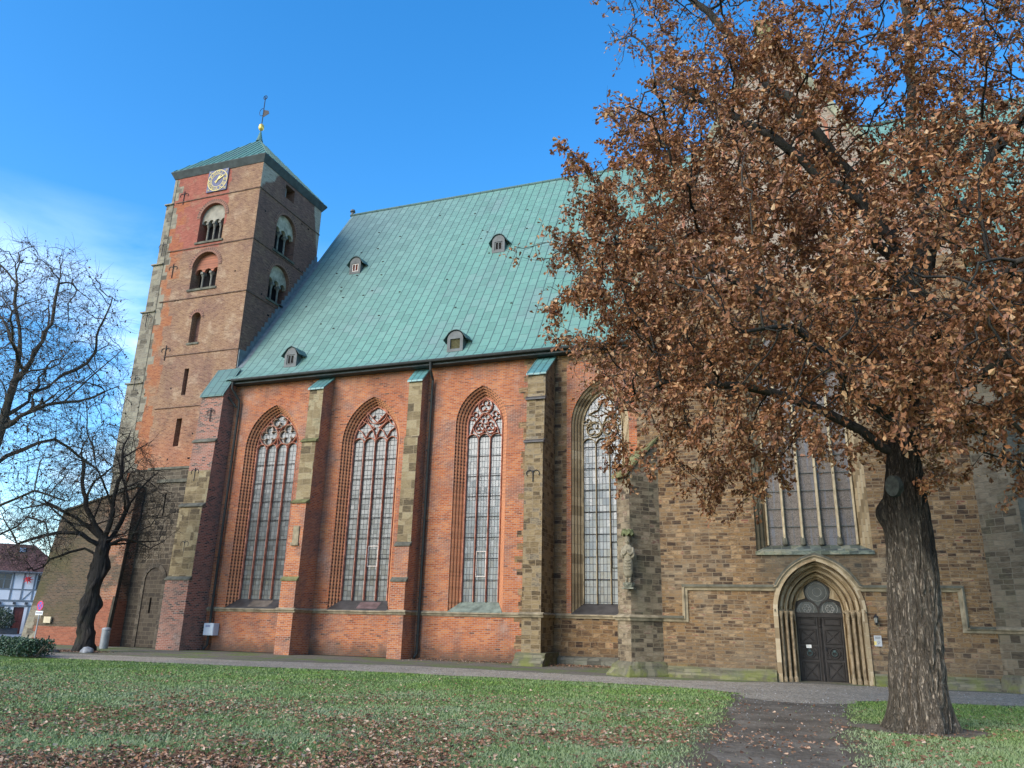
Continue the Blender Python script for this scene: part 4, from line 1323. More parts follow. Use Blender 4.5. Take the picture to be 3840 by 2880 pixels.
def transept_material():
    g = G('transept sandstone with pale gable')
    col, f = stone_layer(g, g.uv, STONE, .33, .150)
    x, y, z = g.xyz(g.pos)
    n = g.noise(g.vm('ADD', g.pos, (5, 5, 5)), .6, 5, .6)
    gr, f2 = stone_layer(g, g.uv, GREYST, .33, .150, mortar=(.25, .21, .15))
    col = g.mix(g.ma('MULTIPLY', g.step(n, .50, .68), .4), col, gr)
    # dark run-off below the window sill
    m = g.ma('MULTIPLY', g.step(g.ma('ADD', g.ma('ABSOLUTE', g.ma('SUBTRACT', x, .55)), g.ma('MULTIPLY', n, 1.2)), 2.6, 2.0), g.ma('MULTIPLY', g.step(z, 4.2, 4.1), g.step(z, 2.7, 3.5)))
    col = g.mix(g.ma('MULTIPLY', m, .55), col, (.06, .062, .05))
    dk = g.ma('MULTIPLY', g.step(g.ma('ADD', z, g.ma('MULTIPLY', n, 1.6)), 2.3, 1.6), .35)
    col = g.mix(dk, col, (.095, .078, .058))
    pl, _ = stone_layer(g, g.uv, [(0, (.16, .12, .085)), (.3, (.25, .20, .15)), (.7, (.34, .28, .215)), (.85, (.24, .11, .07)), (1, (.30, .255, .2))], .4, .16, .008, (.34, .3, .25), .3)
    col = g.mix(g.step(z, 14.3, 14.32), col, pl)
    col = stains(g, col, .3)
    col = moss(g, col, -.1, .5)
    g.bump(g.ma('ADD', g.ma('MULTIPLY', f, -1), g.ma('MULTIPLY', g.noise(g.map(g.pos, (1, 1, 2)), 7, 5, .65), 1.3)), .65, .03)
    return g.done(col, .92)
M['transept'] = transept_material()
mb.build('wall', M['transept'], tr)
mb = MB()
mb.face([(XL-.2, TYF+.1, EZ-.1), (AX, TYF+.1, AZ-.35), (AX, 41, AZ-.35), (XL-.2, 41, EZ-.1)]); mb.face([(XR+.2, TYF+.1, EZ-.1), (XR+.2, 41, EZ-.1), (AX, 41, AZ-.35), (AX, TYF+.1, AZ-.35)])
mb.build('roof', M['copper'], tr)
mb = MB()                                                      # gable coping
for s, xe in ((-1, XL), (1, XR)):
    a = Vector((xe+s*.25, 0, EZ-.25)); b = Vector((AX, 0, AZ)); d = (b-a).normalized(); nn = Vector((-d.z, 0, d.x)); nn = nn if nn.z > 0 else -nn
    mb.prism([a+Vector((0, TYF-.12, 0))-nn*.12, b+Vector((0, TYF-.12, 0))-nn*.12, b+Vector((0, TYF-.12, 0))+nn*.16, a+Vector((0, TYF-.12, 0))+nn*.16], (0, .6, 0))
mb.build('gable_coping', plain('pale greenish coping stone', (.24, .24, .165), .9, .2, 0, .4, 2), tr)
mb = MB()
mb.box((AX-.28, TYF-.2, AZ-.1), (AX+.28, TYF+.35, AZ+.35)); mb.box((AX-.4, TYF-.3, AZ+.35), (AX+.4, TYF+.45, AZ+.5))
mb.build('gable_finial', M['mossy_trim'], tr)
# blind pale niches of the gable
mb = MB()
for cx, z0, h in ((-2.6, 15.2, 3.0), (-.9, 15.6, 5.2), (AX+1.4, 15.6, 5.2), (AX+3.1, 15.2, 3.0)):
    bar(mb, arch_pts(cx, .55, z0, z0+h-.6, .7, 6), .12, TYF-.06, TYF-.002)
mb.build_each('blind_arcade', plain('red brick arcade ribs', (.36, .16, .10), .9, .2, 0, .35, 4), tr)

# big window
mb = MB()
reveal(mb, wc, whw, 4.12, wzs, wr, wband, TYF, .66, 3)
tw = mb.build('window', M['jamb_stone'], tr)
yg = TYF+.64
g = MB(); g.holes(arch_pts(wc, whw, wz0, wzs, wr), [], mpS(yg+.04)); g.build('glass', M['gl5'], tw)
mb = MB()
lw = 2*whw/5
for k in range(1, 5): bar(mb, [(wc-whw+lw*k, wz0+.12), (wc-whw+lw*k, wzs-.3)], .10, yg-.16, yg+.03)
bar(mb, arch_inset(wc, whw, wz0, wzs, wr, .03), .08, yg-.1, yg+.03)
for k in range(5): light_head(mb, wc-whw+lw*k, wc-whw+lw*(k+1), wzs-.3, .08, yg-.14, yg+.03, 1.2)
for s in (-1, 1): bar(mb, foil(wc+s*.62, wzs+.65, .5, 4, 90), .07, yg-.12, yg+.03, True)
bar(mb, foil(wc, wzs+1.55, .5, 4, 45), .07, yg-.12, yg+.03, True)
mb.build('tracery', plain('pale ochre mullion stone', (.44, .36, .23), .9, .2, 0, .3, 4), tw)
mb = MB()
for k in range(1, 5): mb.lathe([(.07, 0), (.10, .05), (.085, .22), (.06, .3)], (wc-whw+lw*k, yg-.09, wz0-.02), 8)
mb.build_each('mullion_base', M['trim_dark'], tw)
mb = MB()
z = wz0+.62
while z < wzs: mb.box((wc-whw, yg+.0, z), (wc+whw, yg+.025, z+.025)); z += .62
mb.build_each('iron_bar', M['lead'], tw)
mb = MB()
a = whw+wband
mb.box((wc-a-.03, TYF-.08, 4.02), (wc+a+.03, TYF+.02, 4.14)); mb.face([(wc-a, TYF-.06, 4.141), (wc+a, TYF-.06, 4.141), (wc+whw, yg+.04, 4.40), (wc-whw, yg+.04, 4.40)])
mb.build('sill', stone_material('stained sill stone', [(0, (.03, .035, .04)), (.4, (.08, .095, .08)), (.6, (.16, .19, .15)), (.8, (.28, .26, .19)), (1, (.10, .12, .07))], .42, .6, None, (.15, .16, .13), .3, .4), tw)

# string course that steps up and over the portal
mb = MB()
def mould_path(mb, path, s=1.0):
    prof = [(-.10, .0), (-.10, .05), (-.02, .07), (0, .12), (.03, .12), (.10, 0)]   # (across, out)
    n = len(path); P = [Vector((p[0], p[1])) for p in path]; rows = [[] for _ in prof]
    for i in range(n):
        d1 = (P[i]-P[max(i-1, 0)]) if i else (P[1]-P[0]); d2 = (P[min(i+1, n-1)]-P[i]) if i < n-1 else d1
        d1 = d1.normalized(); d2 = d2.normalized(); t = (d1+d2).normalized(); nn = Vector((-t.y, t.x)); k = 1/max(.45, nn.dot(Vector((-d1.y, d1.x))))
        for r, (a, o) in zip(rows, prof):
            q = P[i]+nn*k*a*s; r.append((q.x, TYF-.001-o*s, q.y))
    for a, b in zip(rows[:-1], rows[1:]): mb.strip(a, b)
hood = arch_inset(pc, phw, pzs, pzs, prise, -.10, 12)
lz, uz = sz(1.9), sz(2.97)
hoodp = [p for p in hood[1:-1] if p[1] > uz]
mould_path(mb, [(-4.55, lz), (sx(-3.84), lz), (sx(-3.8), lz), (sx(-3.8), uz), (hoodp[0][0]-.12, uz)]+hoodp+[(hoodp[-1][0]+.12, uz), (sx(4.82), uz), (sx(4.82), sz(1.74)), (5.55, sz(1.74))])
mb.build('string_course', M['trim'], tr)
mb = MB()                                                     # lead on top of the drip
def flat(mb, x0, x1, z): mb.box((x0, TYF-.145, z+.02), (x1, TYF-.002, z+.095))
flat(mb, -4.5, sx(-3.86), lz); flat(mb, sx(-3.88), hoodp[0][0]-.12, uz); flat(mb, hoodp[-1][0]+.12, sx(4.86), uz); flat(mb, sx(4.9), 5.5, sz(1.74))
A = [(p[0], TYF-.13, p[1]) for p in arch_inset(pc, phw, pzs, pzs, prise, -.145, 12)[1:-1] if p[1] > uz]; B = [(p[0], TYF-.13, p[1]) for p in arch_inset(pc, phw, pzs, pzs, prise, -.20, 12)[1:-1] if p[1] > uz]
mb.strip(A, B[:len(A)] if len(B) >= len(A) else A)
mb.build_each('drip_cover', M['trim_dark'], tr)

# portal: stepped moulded orders
def portal_material():
    g = G('striped portal stone')
    u, v, _ = g.xyz(g.uv)
    row = g.ma('FLOOR', g.ma('DIVIDE', g.ma('ADD', v, g.ma('MULTIPLY', g.ma('FLOOR', g.ma('DIVIDE', u, .1)), .13)), .36))
    r = g.rnd(g.ma('ADD', row, g.ma('MULTIPLY', g.ma('FLOOR', g.ma('DIVIDE', u, .1)), 7.3)))
    n = g.noise(g.pos, 4, 5)
    val = g.ma('ADD', g.ma('MULTIPLY', r, .6), g.ma('MULTIPLY', n, .45), True)
    col = g.ramp(val, [(0, (.12, .085, .05)), (.3, (.24, .175, .10)), (.6, (.36, .28, .17)), (.8, (.44, .36, .24)), (1, (.30, .26, .19))])
    fr = g.ma('FRACT', g.ma('DIVIDE', g.ma('ADD', v, g.ma('MULTIPLY', g.ma('FLOOR', g.ma('DIVIDE', u, .1)), .13)), .36))
    col = g.mix(g.ma('MULTIPLY', g.ma('LESS_THAN', fr, .035), .6), col, (.5, .43, .32))
    col = stains(g, col, .4)
    return g.done(col, .9)
M['portal'] = portal_material()
mb = MB()
y = TYF-.06
n_o = 4; tt = 0; u = 0
step_t = (phw-ohw)/n_o
R0 = (phw*phw+prise*prise)/(2*phw)
def pl(t):
    k = t/(phw-ohw)
    return arch_pts(pc, phw-t, -.12, pzs, prise+(orise-prise)*k, 14)
prev = [(p[0], y, p[1]) for p in pl(0)]
base = [(p[0], TYF, p[1]) for p in arch_pts(pc, phw, -.12, pzs, prise, 14)]
ol = [(p[0], y, p[1]) for p in arch_inset(pc, phw, -.12, pzs, prise, -.09, 14)]
mb.strip([(p[0], TYF, p[2]) for p in ol], ol, False, 0, 0, .08); mb.strip(ol, prev, False, 0, .0, .09)
for k in range(n_o):
    # flat, then a roll, then a hollow
    seq = [(.36, 0.0), (.02, .17), (.13, .06), (.26, -.11), (.03, .17), (.20, .0)] if k % 2 == 0 else [(.26, .0), (.03, .18), (.22, .03), (.30, -.10), (.03, .14), (.16, .0)]
    tot = sum(s[0] for s in seq)
    for a, d in seq:
        tt += step_t*a/tot; y += d*.95
        cur = [(p[0], y, p[1]) for p in pl(min(tt, phw-ohw))]
        mb.strip(prev, cur, False, 0, u, u+.055); u += .055
        prev = cur
yd = y+.06
cur = [(p[0], yd+.06, p[1]) for p in pl(phw-ohw)]
mb.strip(prev, cur, False, 0, u, u+.1)
portal = mb.build('portal', M['portal'], tr)
mb = MB()                                                     # shafts with capitals and bases
for s in (-1, 1):
    for i, t in enumerate((.13, .30, .46)):
        x = pc+s*(phw-t); yy = TYF+.02+t*.75
        mb.lathe([(.075, -.05), (.075, .12), (.045, .18), (.042, pzs-.26), (.055, pzs-.24), (.05, pzs-.21), (.085, pzs-.06), (.09, pzs)], (x, yy, 0), 10)
    xo, xi = pc+s*(phw+.05), pc+s*ohw
    mb.prism([(xo, TYF-.13, pzs-.02), (xi, yd-.16, pzs-.02), (xi, yd-.01, pzs-.02), (xo, TYF+.02, pzs-.02)], (0, 0, .075))
mb.build_each('column_shaft', plain('dark banded shaft stone', (.26, .20, .125), .9, .2, 0, .5, 5), portal)
mb = MB()
for s in (-1, 1):
    xo, xi = pc+s*(phw+.10), pc+s*(ohw+.02)
    mb.prism([(xo, TYF-.12, -.2), (xi, yd-.06, -.2), (xi, yd+.04, -.2), (xo, TYF+.05, -.2)], (0, 0, .46))
mb.build_each('portal_base', M['stone_grey'], portal)

# door with its fanlight
door = MB()
dz1 = sz(2.17)
door.box((pc-ohw-.02, yd+.05, -.1), (pc+ohw+.02, yd+.12, dz1+.02))
dr = door.build('door', M['wood_dark'], tr)
def leaf(x0, x1):
    mb = MB()
    y = yd+.05
    mb.box((x0+.012, y-.04, -.06), (x1-.012, y-.002, dz1-.12))
    yf = y-.04
    w = x1-x0; cx = (x0+x1)/2
    def frame(z0, z1, X=True, ring=False):
        m = .09
        p = [(x0+m, z0), (x1-m, z0), (x1-m, z1), (x0+m, z1)]
        bar(mb, p, .045, yf-.035, yf, True)
        if X:
            bar(mb, [p[0], p[2]], .04, yf-.028, yf); bar(mb, [p[1], p[3]], .04, yf-.026, yf)
        if ring:
            zc = (z0+z1)/2
            bar(mb, [(x0+m, zc), (cx, z1-.0), (x1-m, zc), (cx, z0)], .035, yf-.03, yf, True)
            bar(mb, arc2(cx, zc, .155, 0, 360, 20)[:-1], .05, yf-.04, yf, True)
    frame(.06, .60); frame(.72, 1.08, False, True); frame(1.20, 1.64); frame(1.80, 2.0, False)
    L = mb.build('door_leaf', M['wood_dark'], dr)
    mb = MB()
    zc = .90
    mb.tube([(cx+.075*cos(a), yf-.055, zc-.015+.075*sin(a)) for a in [2*pi*k/14 for k in range(15)]], .014, 6)
    mb.box((cx-.035, yf-.07, zc+.03), (cx+.035, yf-.001, zc+.10))
    mb.build('door_knocker', plain('green bronze', (.05, .085, .085), .5, .4, .4, .3, 9), L)
    return L
leaf(pc-ohw+.03, pc-.055); L2 = leaf(pc+.055, pc+ohw-.03)
mb = MB(); mb.box((pc+.09, yd-.06, .98), (pc+.13, yd+.008, 1.10)); mb.tube([(pc+.11, yd-.05, 1.05), (pc+.24, yd-.06, 1.05)], .012, 6); mb.build('handle', M['iron'], L2)
mb = MB()
mb.lathe([(.045, 0), (.045, .25), (.03, .3), (.03, 1.75), (.05, 1.8), (.035, 1.85), (.06, 2.02), (.07, 2.06)], (pc, yd-.01, -.06), 10)
mb.box((pc-.05, yd+.0, -.06), (pc+.05, yd+.048, dz1-.1)); mb.box((pc-ohw, yd-.04, dz1-.12), (pc+ohw, yd+.05, dz1-.01))
mb.build('door_post', M['wood_dark'], dr)
# fanlight frame: two round heads and a pointed light between
mb = MB()
yw = yd+.03
full = arch_pts(pc, ohw-.002, dz1, pzs, orise, 14)
l1 = arch_pts(pc-ohw*.49, ohw*.45, dz1+.03, dz1+.10, ohw*.40, 8); l2 = arch_pts(pc+ohw*.49, ohw*.45, dz1+.03, dz1+.10, ohw*.40, 8)
zt = dz1+.12+ohw*.30
top = [(pc, zt-.12), (pc-.12, zt+.04), (pc-.30, zt+.13), (pc-.375, zt+.26), (pc-.375, zt+.40), (pc-.31, zt+.54), (pc-.18, zt+.66), (pc, zt+.745), (pc+.18, zt+.66), (pc+.31, zt+.54), (pc+.375, zt+.40), (pc+.375, zt+.26), (pc+.30, zt+.13), (pc+.12, zt+.04)]
mb.holes(full, [l1, l2, top], mpS(yw))
for L in (l1, l2, top): mb.strip([(p[0], yw, p[1]) for p in L], [(p[0], yw+.07, p[1]) for p in L], True)
fl = mb.build('fanlight', M['wood_dark'], tr)
mb = MB(); mb.box((pc-ohw, yw+.06, dz1), (pc+ohw, yw+.07, pzs+orise-.05)); mb.build('pane', plain('dark fanlight glass', (.055, .06, .058), .2, .5, 0, .5, 3), fl)
mb = MB()
for q in (-1, 1):
    cx = pc+q*ohw*.49
    for r in (.06, .13, .24): bar(mb, arc2(cx, dz1+.16, r, 0, 360, 18)[:-1], .012, yw+.045, yw+.058, True, chamfer=False)
    for a in range(0, 360, 60): bar(mb, arc2(cx+.10*cos(radians(a)), dz1+.16+.10*sin(radians(a)), .045, 0, 360, 10)[:-1], .01, yw+.045, yw+.058, True, chamfer=False)
for r in (.14, .30): bar(mb, arc2(pc, zt+.36, r, 0, 360, 20)[:-1], .012, yw+.045, yw+.058, True, chamfer=False)
mb.build('lead_pattern', plain('pale lead cames', (.3, .3, .29), .6, .3), fl)
# carved spandrels beside the top light
mb = MB()
for q in (-1, 1):
    pts = [(pc+q*.71, zt+.06), (pc+q*.62, zt+.34), (pc+q*.42, zt+.56), (pc+q*.44, zt+.36), (pc+q*.40, zt+.16)]
    mb.prism([(p[0], yw-.05, p[1]) for p in pts], (0, .045, 0))
    bar(mb, pts, .035, yw-.08, yw-.05, True)
mb.build('spandrel', M['portal'], fl)

# plinths
mb = MB()
def plin(x0, x1):
    pr = [(TYF-.24, -.3), (TYF-.24, .10), (TYF-.14, .20), (TYF-.12, .30), (TYF-.002, .36), (TYF-.002, -.3)]
    mb.prism([(x0, p[0], p[1]) for p in pr], (x1-x0, 0, 0))
plin(-4.4, pc-phw-.12); plin(pc+phw+.12, 5.4)
mb.build_each('plinth', M['plinth'], tr)
mb = MB(); mb.box((pc-phw-.2, TYF-.5, -.2), (pc+phw+.2, yd+.05, -.02)); mb.build('door_step', M['stone_grey'], tr)

# diagonal corner buttresses
def diag(jx, sgn, capz, wallz, mat):
    """jx: where its inner face meets the wall; sgn -1 left, +1 right"""
    d = Vector((sgn*.7071, -.7071, 0)); n = Vector((sgn*.7071, .7071, 0))
    J = Vector((jx, TYF, 0)); L, w = 1.32, .82
    prof = [(-1.5, -.3), (L, -.3), (L, 1.93), (L-.03, 2.0), (L-.05, capz), (-.2, wallz), (-1.5, wallz)]
    mb = MB()
    mb.prism([J+d*a+Vector((0, 0, z)) for a, z in prof], n*w)
    b = mb.build('buttress', mat, tr)
    mb = MB()
    c = [(L+.12, capz-.10), (-.15, wallz+.02), (-.15, wallz+.14), (L+.12, capz+.03)]
    mb.prism([J+d*a+Vector((0, 0, z))-n*.06 for a, z in c], n*(w+.12))
    mb.build('cap', M['mossy_trim'] if sgn < 0 else M['cement_flaky'], b)
    mb = MB()
    pr = [(-.10, 0), (-.10, .05), (-.02, .07), (0, .12), (.03, .12), (.10, 0)]
    z0 = sz(1.9) if sgn < 0 else sz(1.74)
    # side then front
    rows = []
    for h, o in pr:
        o += .001
        rows.append([J-n*o+Vector((0, 0, z0+h)), J-n*o+d*(L+o)+Vector((0, 0, z0+h)), J+n*(w+o)+d*(L+o)+Vector((0, 0, z0+h)), J+n*(w+o)+Vector((0, 0, z0+h))])
    for a, b2 in zip(rows[:-1], rows[1:]): mb.strip(a, b2)
    mb.build('string_course', M['trim'], b)
    mb = MB()
    prev = None
    for o, z in ((.30, -.3), (.30, .06), (.18, .26), (.16, .36), (.001, .48)):
        cur = [J-n*o+Vector((0, 0, z)), J-n*o+d*(L+o)+Vector((0, 0, z)), J+n*(w+o)+d*(L+o)+Vector((0, 0, z)), J+n*(w+o)+Vector((0, 0, z))]
        if prev: mb.strip(prev, cur)
        prev = cur
    mb.build('plinth', M['plinth'], b)
    return J+d*L
corner = diag(-4.52, -1, 6.85, 8.35, stone_material('corner buttress sandstone', [(0, (.045, .035, .025)), (.2, (.095, .07, .045)), (.45, (.17, .128, .078)), (.65, (.225, .175, .11)), (.85, (.28, .22, .145)), (1, (.15, .085, .06))], .38, .2, (-.1, .5), (.21, .17, .11), .3, .15))
diag(5.55, 1, 9.3, 10.4, stone_material('cool grey sandstone', [(0, (.05, .040, .028)), (.3, (.10, .08, .053)), (.6, (.15, .122, .083)), (1, (.20, .165, .115))], .44, .23, (-.1, .5), (.15, .135, .1), .4, .2))

# ================================================================== THINGS ON THE WALLS
# statue of a robed figure on the corner
sp = Vector((corner.x-.02, corner.y-.05, 0))
st = thing('statue', 'weathered stone statue of robed figure with folded hands under mossy canopy', 'statue', (sp.x, sp.y, 3.0))
smat = plain('weathered pale statue stone', (.215, .19, .135), .95, .1, 0, .35, 9)
def ell_loft(mb, rows, n=20, fold=0, k=9):
    """rows: (z, cx, cy, rx, ry)"""
    R = []
    for z, cx, cy, rx, ry in rows:
        R.append([(sp.x+cx+rx*cos(a)*(1+fold*.06*sin(k*a+z*5)), sp.y+cy+ry*sin(a)*(1+fold*.06*sin(k*a+z*5)), z) for a in [2*pi*i/n for i in range(n)]])
    for a, b in zip(R[:-1], R[1:]): mb.strip(a, b, True)
    mb.face(list(reversed(R[0]))); mb.face(R[-1])
cy = -.10
mb = MB()
ell_loft(mb, [(3.20, 0, cy, .115, .09), (3.30, 0, cy, .13, .10), (3.34, 0, cy, .165, .12), (3.60, 0, cy, .165, .125), (3.80, 0, cy, .155, .12), (3.95, 0, cy-.01, .165, .125), (4.06, 0, cy-.01, .18, .13), (4.18, 0, cy, .175, .12), (4.27, 0, cy, .13, .10), (4.315, 0, cy, .06, .06), (4.335, 0, cy-.01, .055, .058), (4.36, 0, cy-.015, .075, .08), (4.42, 0, cy-.02, .082, .088), (4.48, 0, cy-.015, .078, .085), (4.53, 0, cy-.01, .07, .075), (4.58, 0, cy, .075, .07), (4.60, 0, cy, .04, .04)], 28, .35)
# arms folded before the chest
for s in (-1, 1):
    mb.tube([(sp.x+s*.165, sp.y+cy, 4.20), (sp.x+s*.185, sp.y+cy-.05, 4.03), (sp.x+s*.10, sp.y+cy-.14, 3.97), (sp.x+s*.02, sp.y+cy-.155, 4.06)], [.055, .055, .045, .03], 8)
    mb.tube([(sp.x+s*.02, sp.y+cy-.155, 4.05), (sp.x+s*.012, sp.y+cy-.155, 4.15)], [.03, .012], 6)      # praying hands
    mb.tube([(sp.x+s*.19, sp.y+cy-.02, 4.1), (sp.x+s*.20, sp.y+cy-.05, 3.92), (sp.x+s*.15, sp.y+cy-.1, 3.86)], [.05, .06, .03], 8)   # sleeves
    mb.tube([(sp.x+s*.06, sp.y+cy-.02, 3.05), (sp.x+s*.06, sp.y+cy-.02, 3.22)], [.042, .05], 8); mb.tube([(sp.x+s*.06, sp.y+cy+.01, 3.05), (sp.x+s*.07, sp.y+cy-.12, 3.06)], [.045, .03], 6)
mb.tube([(sp.x, sp.y+cy-.085, 4.45), (sp.x, sp.y+cy-.12, 4.40), (sp.x, sp.y+cy-.095, 4.385)], [.012, .018, .012], 6)   # nose
for z, r in ((3.86, .13), (3.76, .14), (3.66, .145), (3.56, .14)):                       # hanging folds
    mb.tube([(sp.x+r*sin(a), sp.y+cy-.125*cos(a)-.012, z-.06*cos(a)*1.6) for a in [radians(t) for t in range(-70, 71, 20)]], .016, 5)
mb.build('figure', smat, st, smooth=True)
mb = MB()
mb.lathe([(.10, -.18), (.16, -.10), (.20, -.03), (.205, .03)], (sp.x, sp.y-.06, 3.0), 8)
mb.box((sp.x-.20, sp.y-.26, 2.82), (sp.x+.2, sp.y+.12, 2.87))
mb.build('console', plain('carved grey console', (.17, .17, .13), .95, .1, 0, .6, 9), st)
mb = MB()
for r0, z0, z1 in ((.21, 4.66, 4.80),):
    n = 8
    for k in range(n):
        a0, a1 = 2*pi*k/n, 2*pi*(k+1)/n; am = (a0+a1)/2
        P = lambda a, r, z: (sp.x+r*cos(a), sp.y-.06+r*sin(a)*.9, z)
        mb.face([P(a0, .22, 4.60), P(am, .24, 4.68), P(a1, .22, 4.60), P(a1, .21, 4.78), P(am, .17, 4.86), P(a0, .21, 4.78)])
        mb.face([P(a0, .21, 4.78), P(am, .17, 4.86), P(a1, .21, 4.78), (sp.x, sp.y-.06, 4.80)])
        mb.face([P(a0, .22, 4.62), P(am, .23, 4.69), P(a1, .22, 4.62), (sp.x, sp.y-.06, 4.70)])
mb.build('canopy', plain('mossy canopy stone', (.115, .125, .06), .95, .1, 0, .6, 10), st)

# wall lantern
lx, lz_ = sx(2.26), sz(1.97)
la = thing('wall_lantern', 'small black wall lantern mounted right of the church portal', 'lantern', (lx, TYF, lz_))
mb = MB(); mb.tube([(lx, TYF, lz_-.12), (lx, TYF-.10, lz_-.15), (lx, TYF-.13, lz_-.08)], .012, 6); mb.lathe([(.05, -.01), (.045, .01)], (lx, TYF-.02, lz_-.12), 8); mb.build('bracket', M['iron'], la)
mb = MB()
q = (lx, TYF-.13, lz_)
for k in range(6):
    a = 2*pi*k/6
    mb.tube([(q[0]+.04*cos(a), q[1]+.04*sin(a), lz_-.08), (q[0]+.065*cos(a), q[1]+.065*sin(a), lz_+.08)], .006, 4)
mb.lathe([(.085, .08), (.06, .12), (.02, .15), (.015, .18)], q, 6); mb.lathe([(.02, -.12), (.045, -.08)], q, 6)
mb.build('lantern_frame', M['iron'], la)
mb = MB(); mb.lathe([(.036, -.078), (.058, .078)], q, 6); mb.build('lantern_glass', plain('dusty lantern glass', (.34, .33, .28), .3, .4, 0, .2), la)

# information plaque with grey and a yellow sticker
px0, px1, pz0, pz1 = sx(2.15), sx(2.37), sz(1.17), sz(1.50)
pq = thing('wall_plaque', 'pale grey information plaque on the wall right of the portal', 'plaque', ((px0+px1)/2, TYF, pz0))
mb = MB(); mb.box((px0, TYF-.03, pz0), (px1, TYF-.002, pz1)); mb.build('plate', plain('pale grey plate', (.42, .43, .43), .5, .4, 0, .08), pq)
mb = MB()
for k in range(4): mb.box((px0+.03, TYF-.033, pz1-.045-k*.02), (px1-.03-.03*(k == 3), TYF-.0295, pz1-.036-k*.02))
mb.tube([(px0+.13+.032*cos(a), TYF-.031, pz0+.13+.032*sin(a)) for a in [2*pi*k/12 for k in range(13)]], .006, 4)
mb.tube([(px0+.13, TYF-.031, pz0+.10), (px0+.10, TYF-.031, pz0+.06)], .006, 4)
mb.build('print', plain('dark print', (.10, .10, .11), .6, .2), pq)
mb = MB(); mb.box((px0-.01, TYF-.034, pz0+.04), (px0+.06, TYF-.0302, pz0+.15)); mb.build('sticker', plain('yellow sticker', (.70, .55, .18), .6, .3, 0, .1), pq)

# paper notice on the door
nx0, nx1, nz0, nz1 = sx(.085), sx(.25), sz(1.04), sz(1.145)
nt_ = MB(); nt_.box((nx0, yd-.062, nz0), (nx1, yd-.056, nz1))
no = nt_.build('door_notice', plain('white paper', (.80, .80, .76), .8, .2, 0, .04))
tag(no, 'small white paper notice pinned to the left door leaf', 'notice')
mb = MB()
for k in range(3): mb.box((nx0+.02, yd-.0645, nz0+.03+k*.022), (nx1-.02-.03*(k == 0), yd-.0622, nz0+.037+k*.022))
mb.build('print', plain('grey print', (.4, .4, .4), .8, .2), no)

# utility cabinet
ub = thing('utility_box', 'pale grey electrical cabinet on the brick wall beside the left downpipe', 'utility box', (-27.6, 32.7, .7))
mb = MB(); mb.box((-28.02, 32.60, .71), (-27.42, 32.98, 1.29)); mb.build('cabinet', plain('pale grey painted steel', (.50, .56, .62), .45, .4, 0, .06), ub)
mb = MB(); mb.box((-27.995, 32.575, .735), (-27.445, 32.598, 1.265)); mb.build('cabinet_door', plain('pale grey painted door', (.52, .58, .64), .45, .4, 0, .05), ub)
mb = MB(); mb.box((-27.90, 32.568, 1.10), (-27.62, 32.574, 1.20)); mb.build('label_plate', plain('blue grey label', (.25, .28, .40), .5, .3), ub)
mb = MB(); mb.tube([(-27.72, 32.9, 1.29), (-27.75, 32.9, 1.5), (-27.86, 32.88, 1.62)], .015, 6); mb.build('cable', M['iron'], ub)

# ================================================================== GROUND
def lawn_material():
    g = G('winter lawn', .95, .1)
    n = g.noise(g.pos, .45, 5, .6); n2 = g.noise(g.pos, 5, 5, .7); n3 = g.noise(g.vm('ADD', g.pos, (7, 3, 0)), 1.6, 4, .6)
    col = g.ramp(g.ma('ADD', g.ma('MULTIPLY', n, .5), g.ma('MULTIPLY', n2, .5)), [(.25, (.05, .085, .024)), (.5, (.085, .14, .034)), (.62, (.11, .17, .042)), (.8, (.145, .19, .062))])
    col = g.mix(g.ma('MULTIPLY', g.step(n3, .52, .72), .5), col, (.062, .11, .072))
    col = g.mix(g.ma('MULTIPLY', g.step(n3, .36, .28), .6), col, (.055, .045, .03))
    # worn bare along the trodden path
    x, y, z = g.xyz(g.pos)
    e = g.ma('ADD', g.ma('ABSOLUTE', g.ma('ADD', x, .45)), g.ma('MULTIPLY', g.noise(g.pos, 1.8, 5, .65), 1.5))
    w = g.ma('MULTIPLY', g.step(e, 2.35, 1.75), g.step(y, 23.0, 22.0))
    col = g.mix(w, col, g.mix(n2, (.07, .056, .04), (.15, .12, .09)))
    g.bump(n2, .6, .05)
    return g.done(col)
def gravel_material():
    g = G('fine grey gravel', .95, .15)
    v = g.n('ShaderNodeTexVoronoi'); v.inputs['Scale'].default_value = 24; g.set(v.inputs['Vector'], g.pos)
    n = g.noise(g.pos, .8, 5, .6)
    c = g.ramp(g.xyz(v.outputs['Color'])[0], [(0, (.155, .128, .095)), (.5, (.315, .268, .20)), (1, (.44, .38, .29))])
    y = g.xyz(g.pos)[1]
    c = g.mix(g.ma('MULTIPLY', g.step(n, .45, .7), .5), c, (.165, .142, .105))
    g.bump(v.outputs['Distance'], .6, .02)
    return g.done(c)
def dirt_material():
    g = G('trodden dark earth', .9, .25)
    n = g.noise(g.pos, 1.2, 6, .65); n2 = g.noise(g.pos, 9, 5, .7)
    c = g.ramp(g.ma('ADD', g.ma('MULTIPLY', n, .6), g.ma('MULTIPLY', n2, .4)), [(.3, (.05, .04, .028)), (.46, (.11, .09, .066)), (.56, (.165, .138, .104)), (.72, (.27, .23, .175))])
    g.bump(g.ma('ADD', n, n2), .8, .06)
    return g.done(c)
